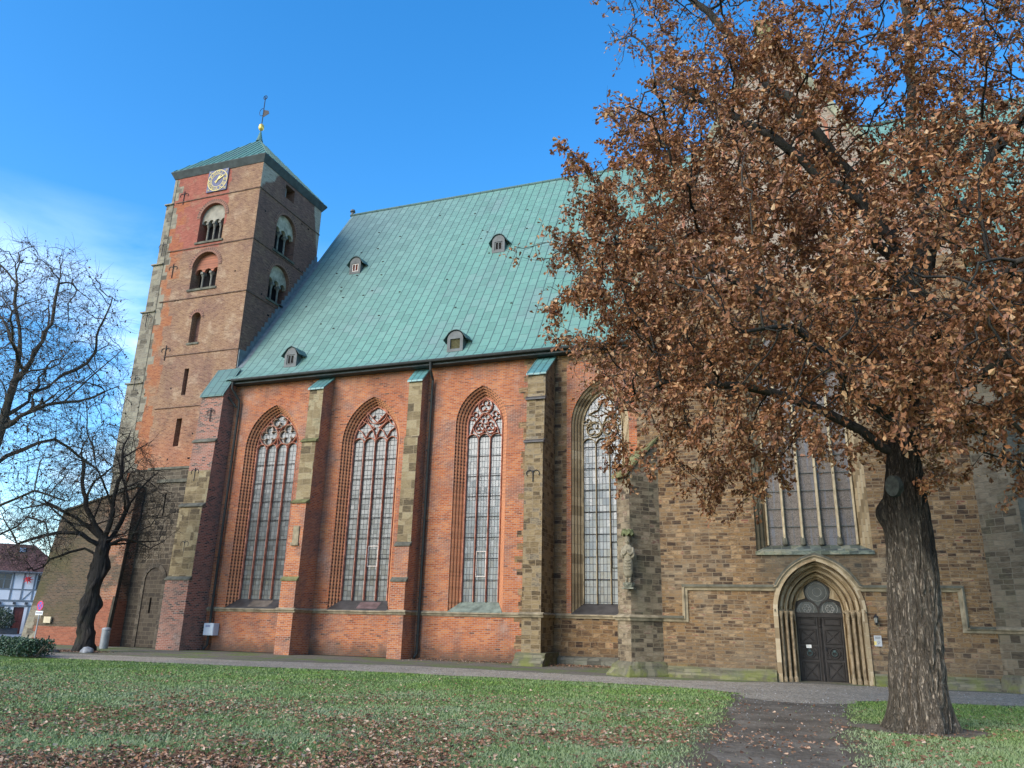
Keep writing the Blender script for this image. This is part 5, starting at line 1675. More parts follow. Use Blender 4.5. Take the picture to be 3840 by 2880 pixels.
def verge_material():
    g = G('mossy verge soil', .95, .1)
    n = g.noise(g.pos, 1.4, 6, .65); n2 = g.noise(g.pos, 8, 5, .7)
    c = g.ramp(g.ma('ADD', g.ma('MULTIPLY', n, .3), g.ma('MULTIPLY', n2, .7)), [(.3, (.085, .075, .058)), (.55, (.18, .158, .122)), (.75, (.26, .23, .18))])
    m = g.step(g.noise(g.vm('ADD', g.pos, (3, 9, 0)), .6, 5, .6), .46, .6)
    c = g.mix(g.ma('MULTIPLY', m, .65), c, g.mix(n2, (.075, .12, .025), (.18, .24, .055)))
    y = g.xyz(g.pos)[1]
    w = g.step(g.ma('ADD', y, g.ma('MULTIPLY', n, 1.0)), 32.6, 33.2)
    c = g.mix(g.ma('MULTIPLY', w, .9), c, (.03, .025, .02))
    g.bump(n2, .8, .05)
    return g.done(c)

def sheet(name, poly, z, mat):
    mb = MB()
    loops = [[Vector((p[0], p[1], 0)) for p in poly]]
    for t in tessellate_polygon(loops): mb.face([(poly[i][0], poly[i][1], z) for i in t], 0, [(poly[i][0], poly[i][1]) for i in t])
    o = mb.build(name, mat); o['kind'] = 'structure'; return o
def rough_edge(pts, amp, step=.25, seed=0.0, close=False):
    out = []
    P = pts+[pts[0]] if close else pts
    for a, b in zip(P[:-1], P[1:]):
        a = Vector(a); b = Vector(b); n = max(1, int((b-a).length/step)); d = (b-a).normalized() if (b-a).length else Vector((1, 0)); q = Vector((-d.y, d.x))
        for k in range(n):
            p = a.lerp(b, k/n)
            w = mnoise.noise(Vector((p.x*.9, p.y*.9, seed)))*amp+mnoise.noise(Vector((p.x*3.5, p.y*3.5, seed+5)))*amp*.45
            out.append((p.x+q.x*w, p.y+q.y*w))
    if not close: out.append(tuple(P[-1]))
    return out

# near edge of the church path, and the trodden branch towards the camera
NEAR = [(-60, 23.2), (-30, 22.75), (-24, 22.7), (-12, 23.6), (-5, 23.55), (-2.6, 23.0), (-1.7, 22.3)]
NEAR2 = [(1.15, 21.6), (1.9, 22.2), (4.8, 22.55), (40, 23.0)]
FAR = [(40, 27.2), (3.0, 27.0), (2.2, 27.5), (-1.0, 27.5), (-1.8, 26.9), (-4.5, 26.4), (-9, 27.0), (-14, 27.4), (-20, 26.3), (-29, 25.4), (-60, 25.6)]
mid = [(-1.7, 22.3), (-1.55, 21.0), (-.9, 20.3), (.3, 20.2), (1.0, 20.8), (1.15, 21.6)]
branch_l = [(-1.75, 22.0), (-1.6, 19.6), (-1.42, 16.7), (-1.38, 13.4), (-1.12, 10.4), (-1.0, 6), (-.9, -4)]
branch_r = [(.6, -4), (.5, 6), (.3, 10.8), (.38, 13.4), (.45, 15.1), (.70, 17.5), (.85, 20.2), (1.1, 21.8)]
mb = MB()
mb.face([(-1500, -1500, 0), (1500, -1500, 0), (1500, 1500, 0), (-1500, 1500, 0)], 0)
o = mb.build('ground', lawn_material()); o['kind'] = 'structure'
M['gravel'] = gravel_material(); M['dirt'] = dirt_material()
pathpoly = rough_edge(NEAR, .16, .3, 1)+rough_edge(mid, .2, .2, 2)[1:-1]+rough_edge(NEAR2, .16, .3, 3)+rough_edge(FAR, .22, .3, 4)
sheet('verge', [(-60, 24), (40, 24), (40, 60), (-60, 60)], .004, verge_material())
sheet('gravel_path', pathpoly, .010, M['gravel'])
dirtpoly = rough_edge(branch_l, .32, .2, 6)+rough_edge(branch_r, .28, .2, 7)
sheet('dirt_path', dirtpoly, .006, M['dirt'])
ring = [(1.75+(.85+.12*sin(a*3))*cos(a)*1.2, 15.9+(.85+.1*cos(a*2))*sin(a)) for a in [2*pi*k/16 for k in range(16)]]
sheet('tree_pit', rough_edge(ring, .2, .15, 9, True), .009, M['dirt'])
sheet('road', [(-90, 27.5), (-60, 27.5), (-41.5, 31.5), (-38.8, 36), (-38.8, 120), (-90, 120)], .014, plain('grey blue paving', (.17, .19, .215), .7, .4, 0, .25, 3))

def inside(poly, X, Y):
    px = np.array([p[0] for p in poly]); py = np.array([p[1] for p in poly])
    r = np.zeros(len(X), bool); j = len(px)-1
    for i in range(len(px)):
        c = ((py[i] > Y) != (py[j] > Y)) & (X < (px[j]-px[i])*(Y-py[i])/(py[j]-py[i]+1e-12)+px[i])
        r ^= c; j = i
    return r

rng = np.random.default_rng(5)
def np_mesh(name, V, F, mat, parent=None, smooth=False, local=False):
    me = bpy.data.meshes.new(name)
    me.from_pydata(V, [], F)
    me.materials.append(mat)
    if smooth: me.polygons.foreach_set('use_smooth', np.ones(len(me.polygons), bool))
    me.update()
    return link_mesh(name, me, parent, local)

def fan_points(n, d0, d1, a0=-24, a1=62, p=1.0):
    """ground points in the photographed wedge, denser near by"""
    u = rng.random(n); d = d0*(d1/d0)**u if p == 1 else d0+(d1-d0)*u
    a = np.radians(a0+(a1-a0)*rng.random(n))
    return -d*np.sin(a), d*np.cos(a)
def vnoise(X, Y, s, seed):
    return np.array([mnoise.noise(Vector((x*s, y*s, seed))) for x, y in zip(X, Y)])

# grass blades
def grass():
    X, Y = fan_points(520000, 6.5, 34)
    near = np.interp(X, [-60, -30, -24, -12, -5, -2.6, -1.7, 1.15, 1.9, 4.8, 40], [23.2, 22.75, 22.7, 23.6, 23.55, 23.0, 22.1, 21.4, 22.1, 22.5, 23])
    ok = (Y < near+.05) & ~inside(ring, X, Y)
    dp = inside(dirtpoly, X, Y)
    ok &= ~(dp & (rng.random(len(X)) > .18))
    # thinner by the worn edges of the path and in bare patches
    cx = np.interp(Y, [6, 10.5, 16, 20], [-.3, -.45, -.5, -.4])
    e = np.abs(X-cx)-.85+.5*vnoise(X, Y, 1.5, 12)
    ok &= rng.random(len(X)) < np.clip(.02+e*1.0, .03, 1) 
    nz = vnoise(X, Y, .55, 3.3)
    ok &= rng.random(len(X)) < np.clip(.95+nz*1.2, .25, 1)
    X, Y = X[ok], Y[ok]; n = len(X)
    d = np.hypot(X, Y)
    h = (.020+.026*rng.random(n))*(1+.4*vnoise(X, Y, 1.3, 8))
    w = (.003+.004*rng.random(n))*np.clip(d/9, 1, 3)
    a = rng.random(n)*2*pi; t = rng.random(n)*2*pi; l = h*(.3+1.0*rng.random(n))
    V = np.zeros((n, 3, 3))
    V[:, 0] = np.stack([X-w*np.cos(a), Y-w*np.sin(a), np.zeros(n)], 1)
    V[:, 1] = np.stack([X+w*np.cos(a), Y+w*np.sin(a), np.zeros(n)], 1)
    V[:, 2] = np.stack([X+l*np.cos(t), Y+l*np.sin(t), h], 1)
    g = G('grass blade', .7, .25)
    c = g.ramp(g.island(), [(0, (.085, .155, .028)), (.4, (.125, .22, .038)), (.75, (.175, .26, .058)), (.93, (.20, .245, .10)), (1, (.32, .26, .125))])
    nn = g.noise(g.pos, .5, 4, .6)
    yy = g.xyz(g.pos)[1]
    fr = g.ma('ADD', g.step(nn, .40, .66), g.step(yy, 20.5, 13.0))              # hoar frost away from the path
    c = g.mix(g.ma('MULTIPLY', fr, .42, True), c, (.265, .295, .19))
    o = np_mesh('grass', V.reshape(-1, 3), np.arange(n*3).reshape(-1, 3), g.done(c))
    tag(o, 'short green winter grass of the lawn in front of the church', 'grass', kind='stuff')
grass()

def leaf_arrays(P, D, N, L, W, fold=.25, curl=0.0):
    """folded leaves: base P, direction D, normal N"""
    n = len(P)
    S = np.cross(D, N)
    V = np.zeros((n, 6, 3))
    L = L[:, None]; W = W[:, None]
    up = N*W*fold
    V[:, 0] = P
    V[:, 1] = P+D*L*.42+S*W*.62+up*.6
    V[:, 2] = P+D*L*.78+S*W*.9+up
    V[:, 3] = P+D*L-N*L*curl
    V[:, 4] = P+D*L*.78-S*W*.9+up
    V[:, 5] = P+D*L*.42-S*W*.62+up*.6
    b = np.arange(n)[:, None]*6
    F = np.concatenate([b+np.array([[0, 3, 2, 1]]), b+np.array([[0, 5, 4, 3]])])
    return V.reshape(-1, 3), F
def rand_unit(n):
    v = rng.normal(size=(n, 3)); return v/np.linalg.norm(v, axis=1)[:, None]
def orth(D, N):
    N = N-D*np.sum(D*N, 1)[:, None]; return N/(np.linalg.norm(N, axis=1)[:, None]+1e-9)

def fallen():
    X, Y = fan_points(170000, 5.5, 27)
    nz = vnoise(X, Y, .5, 1.7)+.5*vnoise(X, Y, 1.6, 4.4)
    d = np.hypot(X, Y)
    dens = np.clip(1.05-(Y-7)/13.5, .035, 1)*np.clip(.55+nz*1.1, .06, 1.3)
    dens = np.where(X > -1.8, dens*.35, dens)
    ok = (rng.random(len(X)) < dens*.85) & (Y < 23.0)
    X, Y = X[ok], Y[ok]
    # drifts of leaves at the foot of the wall
    n2 = 2600
    x2 = -16.2+11.0*rng.random(n2); y2 = 32.9-np.abs(rng.normal(size=n2))*.9
    k = (y2 > 30.2) & (rng.random(n2) < np.where(x2 < -11, .5, 1)); x2, y2 = x2[k], y2[k]
    x3 = -29.9+rng.normal(size=1500)*.75; y3 = 26.9+rng.normal(size=1500)*.35
    X = np.concatenate([X, x2, x3]); Y = np.concatenate([Y, y2, y3]); n = len(X)
    P = np.stack([X, Y, .018+.03*rng.random(n)], 1)
    a = rng.random(n)*2*pi
    D = np.stack([np.cos(a), np.sin(a), .25*rng.normal(size=n)], 1); D /= np.linalg.norm(D, axis=1)[:, None]
    N = orth(D, np.array([[0, 0, 1.]])+.5*rng.normal(size=(n, 3)))
    L = .032+.05*rng.random(n); W = L*(.28+.1*rng.random(n))
    V, F = leaf_arrays(P, D, N, L, W, .35, .12)
    V[:, 2] = np.maximum(V[:, 2], .012)
    g = G('fallen leaf', .75, .3)
    c = g.ramp(g.island(), [(0, (.10, .05, .032)), (.35, (.20, .095, .052)), (.65, (.28, .15, .085)), (.85, (.37, .24, .16)), (1, (.46, .35, .26))])
    o = np_mesh('fallen_leaves', V, F, g.done(c))
    tag(o, 'scattered brown fallen oak leaves lying on the lawn', 'fallen leaves', kind='stuff')
fallen()

# small pale stones on the gravel and the dirt
def pebbles():
    X, Y = fan_points(26000, 8, 30, -20, 50)
    ok = (inside(dirtpoly, X, Y) & (rng.random(len(X)) < np.clip((Y-15)/6, .12, 1))) | inside(pathpoly, X, Y)
    X, Y = X[ok], Y[ok]; n = len(X)
    s = .006+.016*rng.random(n)**2
    base = np.array([[1, 0, 0], [-.5, .87, 0], [-.5, -.87, 0], [0, 0, .9]])
    V = base[None]*s[:, None, None]*(.7+.6*rng.random((n, 4, 1)))
    V += np.stack([X, Y, np.full(n, .010)], 1)[:, None]
    b = np.arange(n)[:, None]*4
    F = np.concatenate([b+np.array([[0, 1, 3]]), b+np.array([[1, 2, 3]]), b+np.array([[2, 0, 3]])])
    g = G('pebble', .9, .2)
    o = np_mesh('pebbles', V.reshape(-1, 3), F, g.done(g.ramp(g.island(), [(0, (.07, .065, .06)), (.6, (.19, .18, .165)), (1, (.42, .40, .37))])))
    tag(o, 'small grey pebbles scattered over the gravel and earth path', 'pebbles', kind='stuff')
pebbles()

# ================================================================== TREES
def colonize(nodes, par, A, step, infl, kill, iters, trop=(0, 0, 0), jit=.2, seed=1, maxn=9000):
    """space colonisation: grows nodes towards the attractor points"""
    r = np.random.default_rng(seed)
    N = np.array(nodes, float); par = list(par)
    A = np.array(A, float)
    dist = np.full(len(A), 1e9); near = np.zeros(len(A), int)
    def upd(idx):
        nonlocal dist, near
        for i0 in range(0, len(idx), 64):
            ii = idx[i0:i0+64]
            d = np.linalg.norm(A[:, None]-N[ii][None], axis=2)
            k = d.argmin(1); dm = d[np.arange(len(A)), k]
            m = dm < dist
            dist[m] = dm[m]; near[m] = np.array(ii)[k[m]]
    upd(list(range(len(N))))
    trop = np.array(trop, float)
    seen = {}
    for it in range(iters):
        act = dist < infl
        if not act.any() or len(N) > maxn: break
        v = A[act]-N[near[act]]; v /= np.linalg.norm(v, axis=1)[:, None]+1e-9
        u, inv = np.unique(near[act], return_inverse=True)
        S = np.zeros((len(u), 3)); np.add.at(S, inv, v)
        S /= np.linalg.norm(S, axis=1)[:, None]+1e-9
        S += trop+r.normal(size=S.shape)*jit
        S /= np.linalg.norm(S, axis=1)[:, None]+1e-9
        new = []; base = len(N); P = []
        for q, s in zip(u, S):
            c = seen.get(q, 0)
            if c > 3: continue
            seen[q] = c+1
            P.append(N[q]+s*step); par.append(int(q)); new.append(base+len(P)-1)
        if not P: break
        N = np.vstack([N, np.array(P)])
        upd(new)
        keep = dist > kill
        A, dist, near = A[keep], dist[keep], near[keep]
        if len(A) == 0: break
    return N, np.array(par)

def radii(N, par, tip, e, fixed=None):
    n = len(N); acc = np.zeros(n)
    R = np.zeros(n)
    for i in range(n-1, -1, -1):
        R[i] = max(tip, acc[i]**(1/e)) if acc[i] > 0 else tip
        if par[i] >= 0: acc[par[i]] += R[i]**e
    return R

def limb_mesh(N, par, R, sides=(9, 6, 4, 3), wob_=0.0):
    """continuous tubes along the main chains"""
    n = len(N); ch = [[] for _ in range(n)]
    for i, p in enumerate(par):
        if p >= 0: ch[p].append(i)
    V, F = [], []
    stack = [(i, None) for i in range(n) if par[i] < 0]
    cnt = 0
    while stack:
        s, frm = stack.pop()
        chain = ([frm] if frm is not None else [])+[s]
        while ch[chain[-1]]:
            c = sorted(ch[chain[-1]], key=lambda k: -R[k])
            for o in c[1:]: stack.append((o, chain[-1]))
            chain.append(c[0])
        r0 = R[s]
        k = sides[0] if r0 > .10 else sides[1] if r0 > .045 else sides[2] if r0 > .015 else sides[3]
        P = N[chain]; rr = R[chain].copy()
        if frm is not None: rr[0] = min(rr[0], rr[1]*1.15)
        m = len(P)
        T = np.zeros_like(P); T[1:-1] = P[2:]-P[:-2]; T[0] = P[1]-P[0] if m > 1 else (0, 0, 1); T[-1] = P[-1]-P[-2] if m > 1 else (0, 0, 1)
        T /= np.linalg.norm(T, axis=1)[:, None]+1e-9
        ref = np.cross(T[0], (0.3, 0.9, 0.2)); ref /= np.linalg.norm(ref)+1e-9
        ang = 2*pi*np.arange(k)/k
        for i in range(m):
            ref = ref-T[i]*ref.dot(T[i]); ref /= np.linalg.norm(ref)+1e-9
            q = np.cross(T[i], ref)
            rad = rr[i] if i < m-1 else rr[i]*.5
            V.append(P[i]+(np.cos(ang)[:, None]*ref+np.sin(ang)[:, None]*q)*rad)
            if i:
                a = cnt+(i-1)*k; b = a+k
                for j in range(k): F.append((a+j, a+(j+1) % k, b+(j+1) % k, b+j))
        cnt += m*k
    return np.vstack(V), F

def twigs(N, par, R, rmax, per, L0, L1, seed, droop=0.0, spread=.8, r0=.004):
    """fine side shoots added to the thin branches"""
    r = np.random.default_rng(seed)
    par = np.array(par)
    idx = [i for i in range(len(N)) if R[i] <= rmax and par[i] >= 0]
    extraN, extraP, extraR = [], [], []
    base = len(N)
    for i in idx:
        d = N[i]-N[par[i]]; d /= np.linalg.norm(d)+1e-9
        for k in range(r.poisson(per)):
            v = d+r.normal(size=3)*spread+np.array([0, 0, -droop]); v /= np.linalg.norm(v)+1e-9
            p = N[i]; q = i; L = L0+(L1-L0)*r.random(); m = 3
            for s in range(m):
                v = v+r.normal(size=3)*.22+np.array([0, 0, -droop*.3]); v /= np.linalg.norm(v)+1e-9
                p = p+v*L/m
                extraN.append(p); extraP.append(q); extraR.append(r0*(1-.2*s)); q = base+len(extraN)-1
    if not extraN: return N, par, R
    return np.vstack([N, extraN]), np.concatenate([par, extraP]), np.concatenate([R, extraR])

def bark_material(name, dark, light, moss_=0.0, sc=1.0):
    g = G(name, .95, .15)
    n = g.noise(g.map(g.pos, (7*sc, 7*sc, 1.1*sc)), 1.5, 6, .7, .8)
    n2 = g.noise(g.pos, .9, 4, .6)
    c = g.ramp(n, [(.3, dark), (.52, tuple((a+b)/2 for a, b in zip(dark, light))), (.72, light)])
    if moss_:
        c = g.mix(g.ma('MULTIPLY', g.step(n2, .5, .7), moss_), c, (.055, .065, .03))
    g.bump(n, .9, .05)
    return g.done(c)

# ---------------------------------------------------------------- the oak
oak_base = Vector((1.75, 15.9, 0))
def oak():
    t = thing('oak_tree', 'big oak with thick furrowed trunk and a crown of brown dead leaves', 'tree', oak_base)
    B = np.array(oak_base)
    # trunk axis and radius, local (x right, z up)
    ax = [(-.01, 0, 0, .60), (.02, 0, .12, .565), (.05, 0, .35, .545), (.08, 0, .8, .525), (.13, 0, 1.6, .50), (.19, 0, 2.5, .48), (.22, 0, 3.2, .465), (.24, 0, 3.7, .44), (.27, 0, 4.2, .385), (.30, 0, 4.7, .325), (.40, .03, 5.5, .31), (.57, .05, 6.45, .29), (.72, .05, 7.2, .27), (.87, .05, 8.0, .25)]
    zs = np.array([a[2] for a in ax]); xs = np.array([a[0] for a in ax]); ys = np.array([a[1] for a in ax]); rs = np.array([a[3] for a in ax])*.905
    nz_, na = 260, 190
    Z = np.concatenate([np.linspace(-.12, 5.6, nz_-30), np.linspace(5.64, 8.0, 30)])
    V = np.zeros((nz_, na, 3))
    for i, z in enumerate(Z):
        cx, cy, r = np.interp(z, zs, xs), np.interp(z, zs, ys), np.interp(z, zs, rs)
        for j in range(na):
            a = 2*pi*j/na
            ca, sa = cos(a), sin(a)
            # furrowed bark: ridged noise stretched along the trunk, wandering a little
            tw = a*1.0+.10*mnoise.noise(Vector((ca*2, sa*2, z*1.2)))
            q = Vector((cos(tw)*r*11.0, sin(tw)*r*11.0, z*1.6))
            ridge = 1-abs(mnoise.noise(q))*2.2
            q2 = Vector((cos(tw)*r*17, sin(tw)*r*17, z*3.6+7))
            ridge2 = 1-abs(mnoise.noise(q2))*2
            lump = mnoise.noise(Vector((ca*1.1, sa*1.1, z*.55)))
            flare = max(0, .62-z)**1.4*.34*max(0, sin(a*5+1.1))**1.5 if z < .62 else 0
            d = -.050*max(0, ridge)**2-.018*max(0, ridge2)**2+.035*lump+flare
            # the knob of a healed limb on the left and a scar facing the viewer
            kx = math.exp(-((z-3.72)/.22)**2-((a-pi*1.04)/.30)**2)*.17
            ks = math.exp(-((z-4.12)/.30)**2-((a-pi*1.32)/.36)**2)*.10
            V[i, j] = (cx+(r+d+kx+ks)*ca, cy+(r+d+kx+ks)*sa, z)
    b = np.arange(nz_-1)[:, None]*na; j = np.arange(na); j2 = (j+1) % na
    F = np.stack([b+j, b+j2, b+na+j2, b+na+j], -1).reshape(-1, 4)
    g = G('oak bark', .95, .12)
    v = g.n('ShaderNodeTexNoise'); g.set(v.inputs['Vector'], g.map(g.pos, (11, 11, 1.6))); v.inputs['Scale'].default_value = 1.2; v.inputs['Detail'].default_value = 7; v.inputs['Roughness'].default_value = .68; v.inputs['Distortion'].default_value = .9
    pt = g.n('ShaderNodeNewGeometry').outputs['Pointiness']
    rg1 = g.ma('ABSOLUTE', g.ma('SUBTRACT', g.noise(g.map(g.pos, (15, 15, 1.9)), 1.0, 4, .6, .5), .5))
    rg2 = g.ma('ABSOLUTE', g.ma('SUBTRACT', g.noise(g.map(g.pos, (30, 30, 5.5), (3, 1, 2)), 1.0, 4, .6, .4), .5))
    fis = g.ma('MULTIPLY', g.step(rg1, .0, .075), g.ma('ADD', .45, g.ma('MULTIPLY', g.step(rg2, .0, .07), .55)))
    c = g.ramp(v.outputs[0], [(.28, (.14, .112, .083)), (.5, (.245, .20, .15)), (.7, (.36, .30, .23))])
    c = g.mix(g.ma('MULTIPLY', g.ma('SUBTRACT', 1.0, fis), .72), c, (.045, .036, .027))
    x, y, z = g.xyz(g.pos)
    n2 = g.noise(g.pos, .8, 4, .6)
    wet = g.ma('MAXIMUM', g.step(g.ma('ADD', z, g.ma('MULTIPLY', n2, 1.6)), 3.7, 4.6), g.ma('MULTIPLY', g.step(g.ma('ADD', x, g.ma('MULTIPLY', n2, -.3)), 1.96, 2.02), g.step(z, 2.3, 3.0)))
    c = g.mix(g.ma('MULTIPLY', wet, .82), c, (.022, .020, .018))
    gr = g.step(g.ma('ADD', x, g.ma('MULTIPLY', n2, .8)), 1.95, 1.55)
    c = g.mix(g.ma('MULTIPLY', gr, .35), c, (.06, .062, .042))
    g.bump(g.ma('ADD', g.ma('MULTIPLY', fis, 1.2), g.ma('MULTIPLY', v.outputs[0], .6)), 1.0, .05)
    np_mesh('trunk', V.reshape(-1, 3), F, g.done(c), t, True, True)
    mb = MB()                                                  # pale scar of a sawn limb
    c0 = Vector((.27-.435*cos(radians(57)), -.435*sin(radians(57)), 4.16)); nn = Vector((-cos(radians(57)), -sin(radians(57)), .05)).normalized()
    u = Vector((0, 0, 1)); s_ = u.cross(nn).normalized()
    mb.face([c0+nn*.055+s_*.13*cos(a)+u*.19*sin(a) for a in [2*pi*k/18 for k in range(18)]])
    mb.strip([c0-nn*.08+s_*.15*cos(a)+u*.215*sin(a) for a in [2*pi*k/18 for k in range(18)]], [c0+nn*.055+s_*.13*cos(a)+u*.19*sin(a) for a in [2*pi*k/18 for k in range(18)]], True)
    mb.build('branch_scar', plain('grey sawn wood', (.045, .05, .046), .9, .1, 0, .4, 12), t, local=True)
    # limb skeleton
    r = np.random.default_rng(21)
    nodes = []; par = []
    tp = [(np.interp(z, zs, xs), np.interp(z, zs, ys), z) for z in np.arange(4.4, 8.01, .4)]
    for i, p in enumerate(tp): nodes.append(p); par.append(i-1)
    def limb(start, pts):
        prev = start
        P = [np.array(nodes[start])]+[np.array(p, float) for p in pts]
        for a, b in zip(P[:-1], P[1:]):
            m = max(1, int(np.linalg.norm(b-a)/.42))
            for k in range(1, m+1):
                q = a+(b-a)*k/m+r.normal(size=3)*.05
                nodes.append(tuple(q)); par.append(prev); prev = len(nodes)-1
        return prev
    top = len(tp)-1
    limb(1, [(-.9, -.7, 5.5), (-2.4, -1.3, 6.0), (-4.0, -1.6, 6.1), (-4.9, -1.5, 5.7)])
    limb(2, [(-.7, -1.8, 5.9), (-1.4, -3.4, 6.3), (-2.2, -4.6, 5.9)])
    limb(3, [(1.6, -.6, 6.0), (2.6, -.9, 6.6), (4.6, -1.2, 6.8)])
    limb(2, [(1.3, -.3, 5.4), (2.1, -.5, 5.3), (2.4, -.6, 4.6), (2.0, -.7, 4.45), (1.4, -.8, 4.6)])
    limb(4, [(1.2, -2.0, 6.7), (1.6, -3.8, 6.8)])
    limb(5, [(-1.0, 1.2, 7.4), (-2.8, 2.4, 8.0), (-4.6, 2.6, 8.4)])
    limb(5, [(-1.2, -.7, 7.6), (-3.2, -1.0, 9.0), (-4.8, -1.0, 9.6)])
    limb(6, [(2.2, 1.0, 8.0), (4.0, 1.8, 8.6)])
    limb(7, [(.2, 2.4, 8.4), (.0, 4.0, 9.2)])
    limb(top, [(.5, -.3, 9.5), (-.5, -.6, 11.4), (-1.6, -.8, 13.3), (-2.7, -.9, 15.2), (-3.9, -1.0, 17.0), (-4.6, -1.0, 18.0)])
    limb(top, [(1.3, .2, 9.8), (1.3, .4, 12.0), (1.6, .4, 14.5), (1.7, .4, 17.2)])
    limb(top, [(.0, -1.2, 9.6), (-1.6, -1.6, 11.2), (-3.0, -1.6, 12.4), (-3.8, -1.6, 13.2)])
    limb(top, [(1.8, -.9, 9.4), (3.0, -1.4, 11.0), (4.2, -1.6, 12.6)])
    limb(top, [(.8, 1.2, 10.2), (.0, 2.2, 12.6), (-1.0, 2.8, 15.0)])
    # attractors: clumps through the crown's volume
    E = [((-.4, -.2, 9.0), (5.7, 5.0, 4.2), 200), ((-3.8, -.6, 7.6), (2.4, 3.2, 2.6), 46), ((-3.4, -.4, 11.4), (2.6, 3.0, 2.6), 40), ((3.2, -.4, 8.6), (3.4, 4.2, 3.6), 66),
         ((.8, -.2, 14.0), (4.8, 4.2, 3.8), 84), ((-3.2, -.8, 16.2), (2.4, 2.4, 2.6), 44), ((0.0, -3.0, 6.3), (4.2, 2.4, 1.5), 44), ((-2.6, -.8, 5.6), (2.6, 2.2, 1.3), 26), ((2.4, -1.2, 5.9), (2.2, 2.4, 1.4), 24)]
    clumps = []
    for c, s, m in E:
        for k in range(m):
            v = r.normal(size=3); v /= np.linalg.norm(v); v *= r.random()**.38
            clumps.append(np.array(c)+v*np.array(s))
    clumps = np.array(clumps)
    # keep clear of the trunk foot and trim the outline
    xx, zz = clumps[:, 0], clumps[:, 2]
    keep = (zz > 4.1) & (xx > np.interp(zz, [4, 5, 6, 8, 10, 12, 13, 14, 16, 18, 20], [-3.6, -4.2, -4.8, -5.3, -5.7, -5.2, -4.3, -4.1, -4.1, -4.3, -4]))
    keep &= ~((zz < 5.0) & (np.abs(xx-.3) < 1.3))
    keep &= ~((zz < 5.9) & (xx > -1.9) & (xx < -.2) & (r.random(len(xx)) < .75))
    clumps = clumps[keep]
    A = np.vstack([c+r.normal(size=(16, 3))*np.array([.60, .60, .46]) for c in clumps])
    N, P = colonize(nodes, par, A, .25, 2.6, .27, 110, (0, 0, -.03), .22, 4, 20000)
    R = radii(N, P, .0075, 2.35)
    pw = math.log(.235/.0075)/math.log(max(R[top], .02)/.0075)
    R = np.minimum(.0075*(R/.0075)**pw, .235)
    # drooping ends
    N2, P2, R2 = twigs(N, P, R, .012, .85, .25, .6, 9, .35, .8, .0045)
    V, F = limb_mesh(N2, P2, R2)
    bm_ = bark_material('oak limb bark', (.022, .022, .022), (.075, .068, .058), .35)
    np_mesh('branches', V, F, bm_, t, True, True)
    # leaves in tufts on the thin wood
    thin = np.where((R2 < .013))[0]
    zt = N2[thin, 2]
    dens = np.interp(zt, [4, 6, 12, 13.5, 15, 18], [.85, 1.05, 1.15, .80, .38, .22])
    cl = np.array([mnoise.noise(Vector(N2[i]*.55)) for i in thin])
    dens = dens*np.clip(.80+cl*1.9, .05, 1.35)
    left = N2[thin, 0] < -5.2
    cnt = r.poisson(dens*9.2)
    src = np.repeat(thin, cnt); n = len(src)
    pr = N2[P2[src]]; D0 = N2[src]-pr; D0 /= np.linalg.norm(D0, axis=1)[:, None]+1e-9
    f = r.random((n, 1))
    base = pr+(N2[src]-pr)*f+r.normal(size=(n, 3))*.045
    D = D0*.5+r.normal(size=(n, 3))*.75+np.array([0, 0, -.28]); D /= np.linalg.norm(D, axis=1)[:, None]
    Nn = orth(D, r.normal(size=(n, 3))+np.array([0, -.25, .75]))
    L = .060+.064*r.random(n); W = L*(.28+.11*r.random(n))
    LV, LF = leaf_arrays(base, D, Nn, L, W, .30, .10)
    g = G('brown oak leaf', .55, .4)
    isl = g.island()
    c = g.ramp(isl, [(0, (.095, .039, .019)), (.3, (.205, .082, .033)), (.6, (.315, .136, .055)), (.82, (.43, .215, .092)), (.95, (.56, .34, .165)), (1, (.60, .43, .26))])
    big = g.noise(g.pos, .6, 3, .6)
    c = g.mix(g.ma('MULTIPLY', g.step(big, .45, .7), .35), c, (.23, .125, .09))
    g.set(g.b.inputs['Roughness'], g.ma('ADD', .42, g.ma('MULTIPLY', isl, .3)))
    # dry leaves let some light through
    tb = g.n('ShaderNodeBsdfTranslucent'); g.set(tb.inputs['Color'], g.mix(.5, c, (.42, .18, .06)))
    mx = g.n('ShaderNodeMixShader'); mx.inputs[0].default_value = .22
    out = g.nt.nodes['Material Output']
    g.nt.links.new(g.b.outputs[0], mx.inputs[1]); g.nt.links.new(tb.outputs[0], mx.inputs[2]); g.nt.links.new(mx.outputs[0], out.inputs[0])
    o = np_mesh('crown', LV, LF, g.done(c), t, False, True)
    print('OAK nodes', len(N), len(N2), 'leaves', n)
oak()

# ---------------------------------------------------------------- bare trees
def view_frame(base):
    d = np.array([base[0], base[1], 0.]); d /= np.linalg.norm(d)
    return np.array([d[1], -d[0], 0.]), d           # right, away

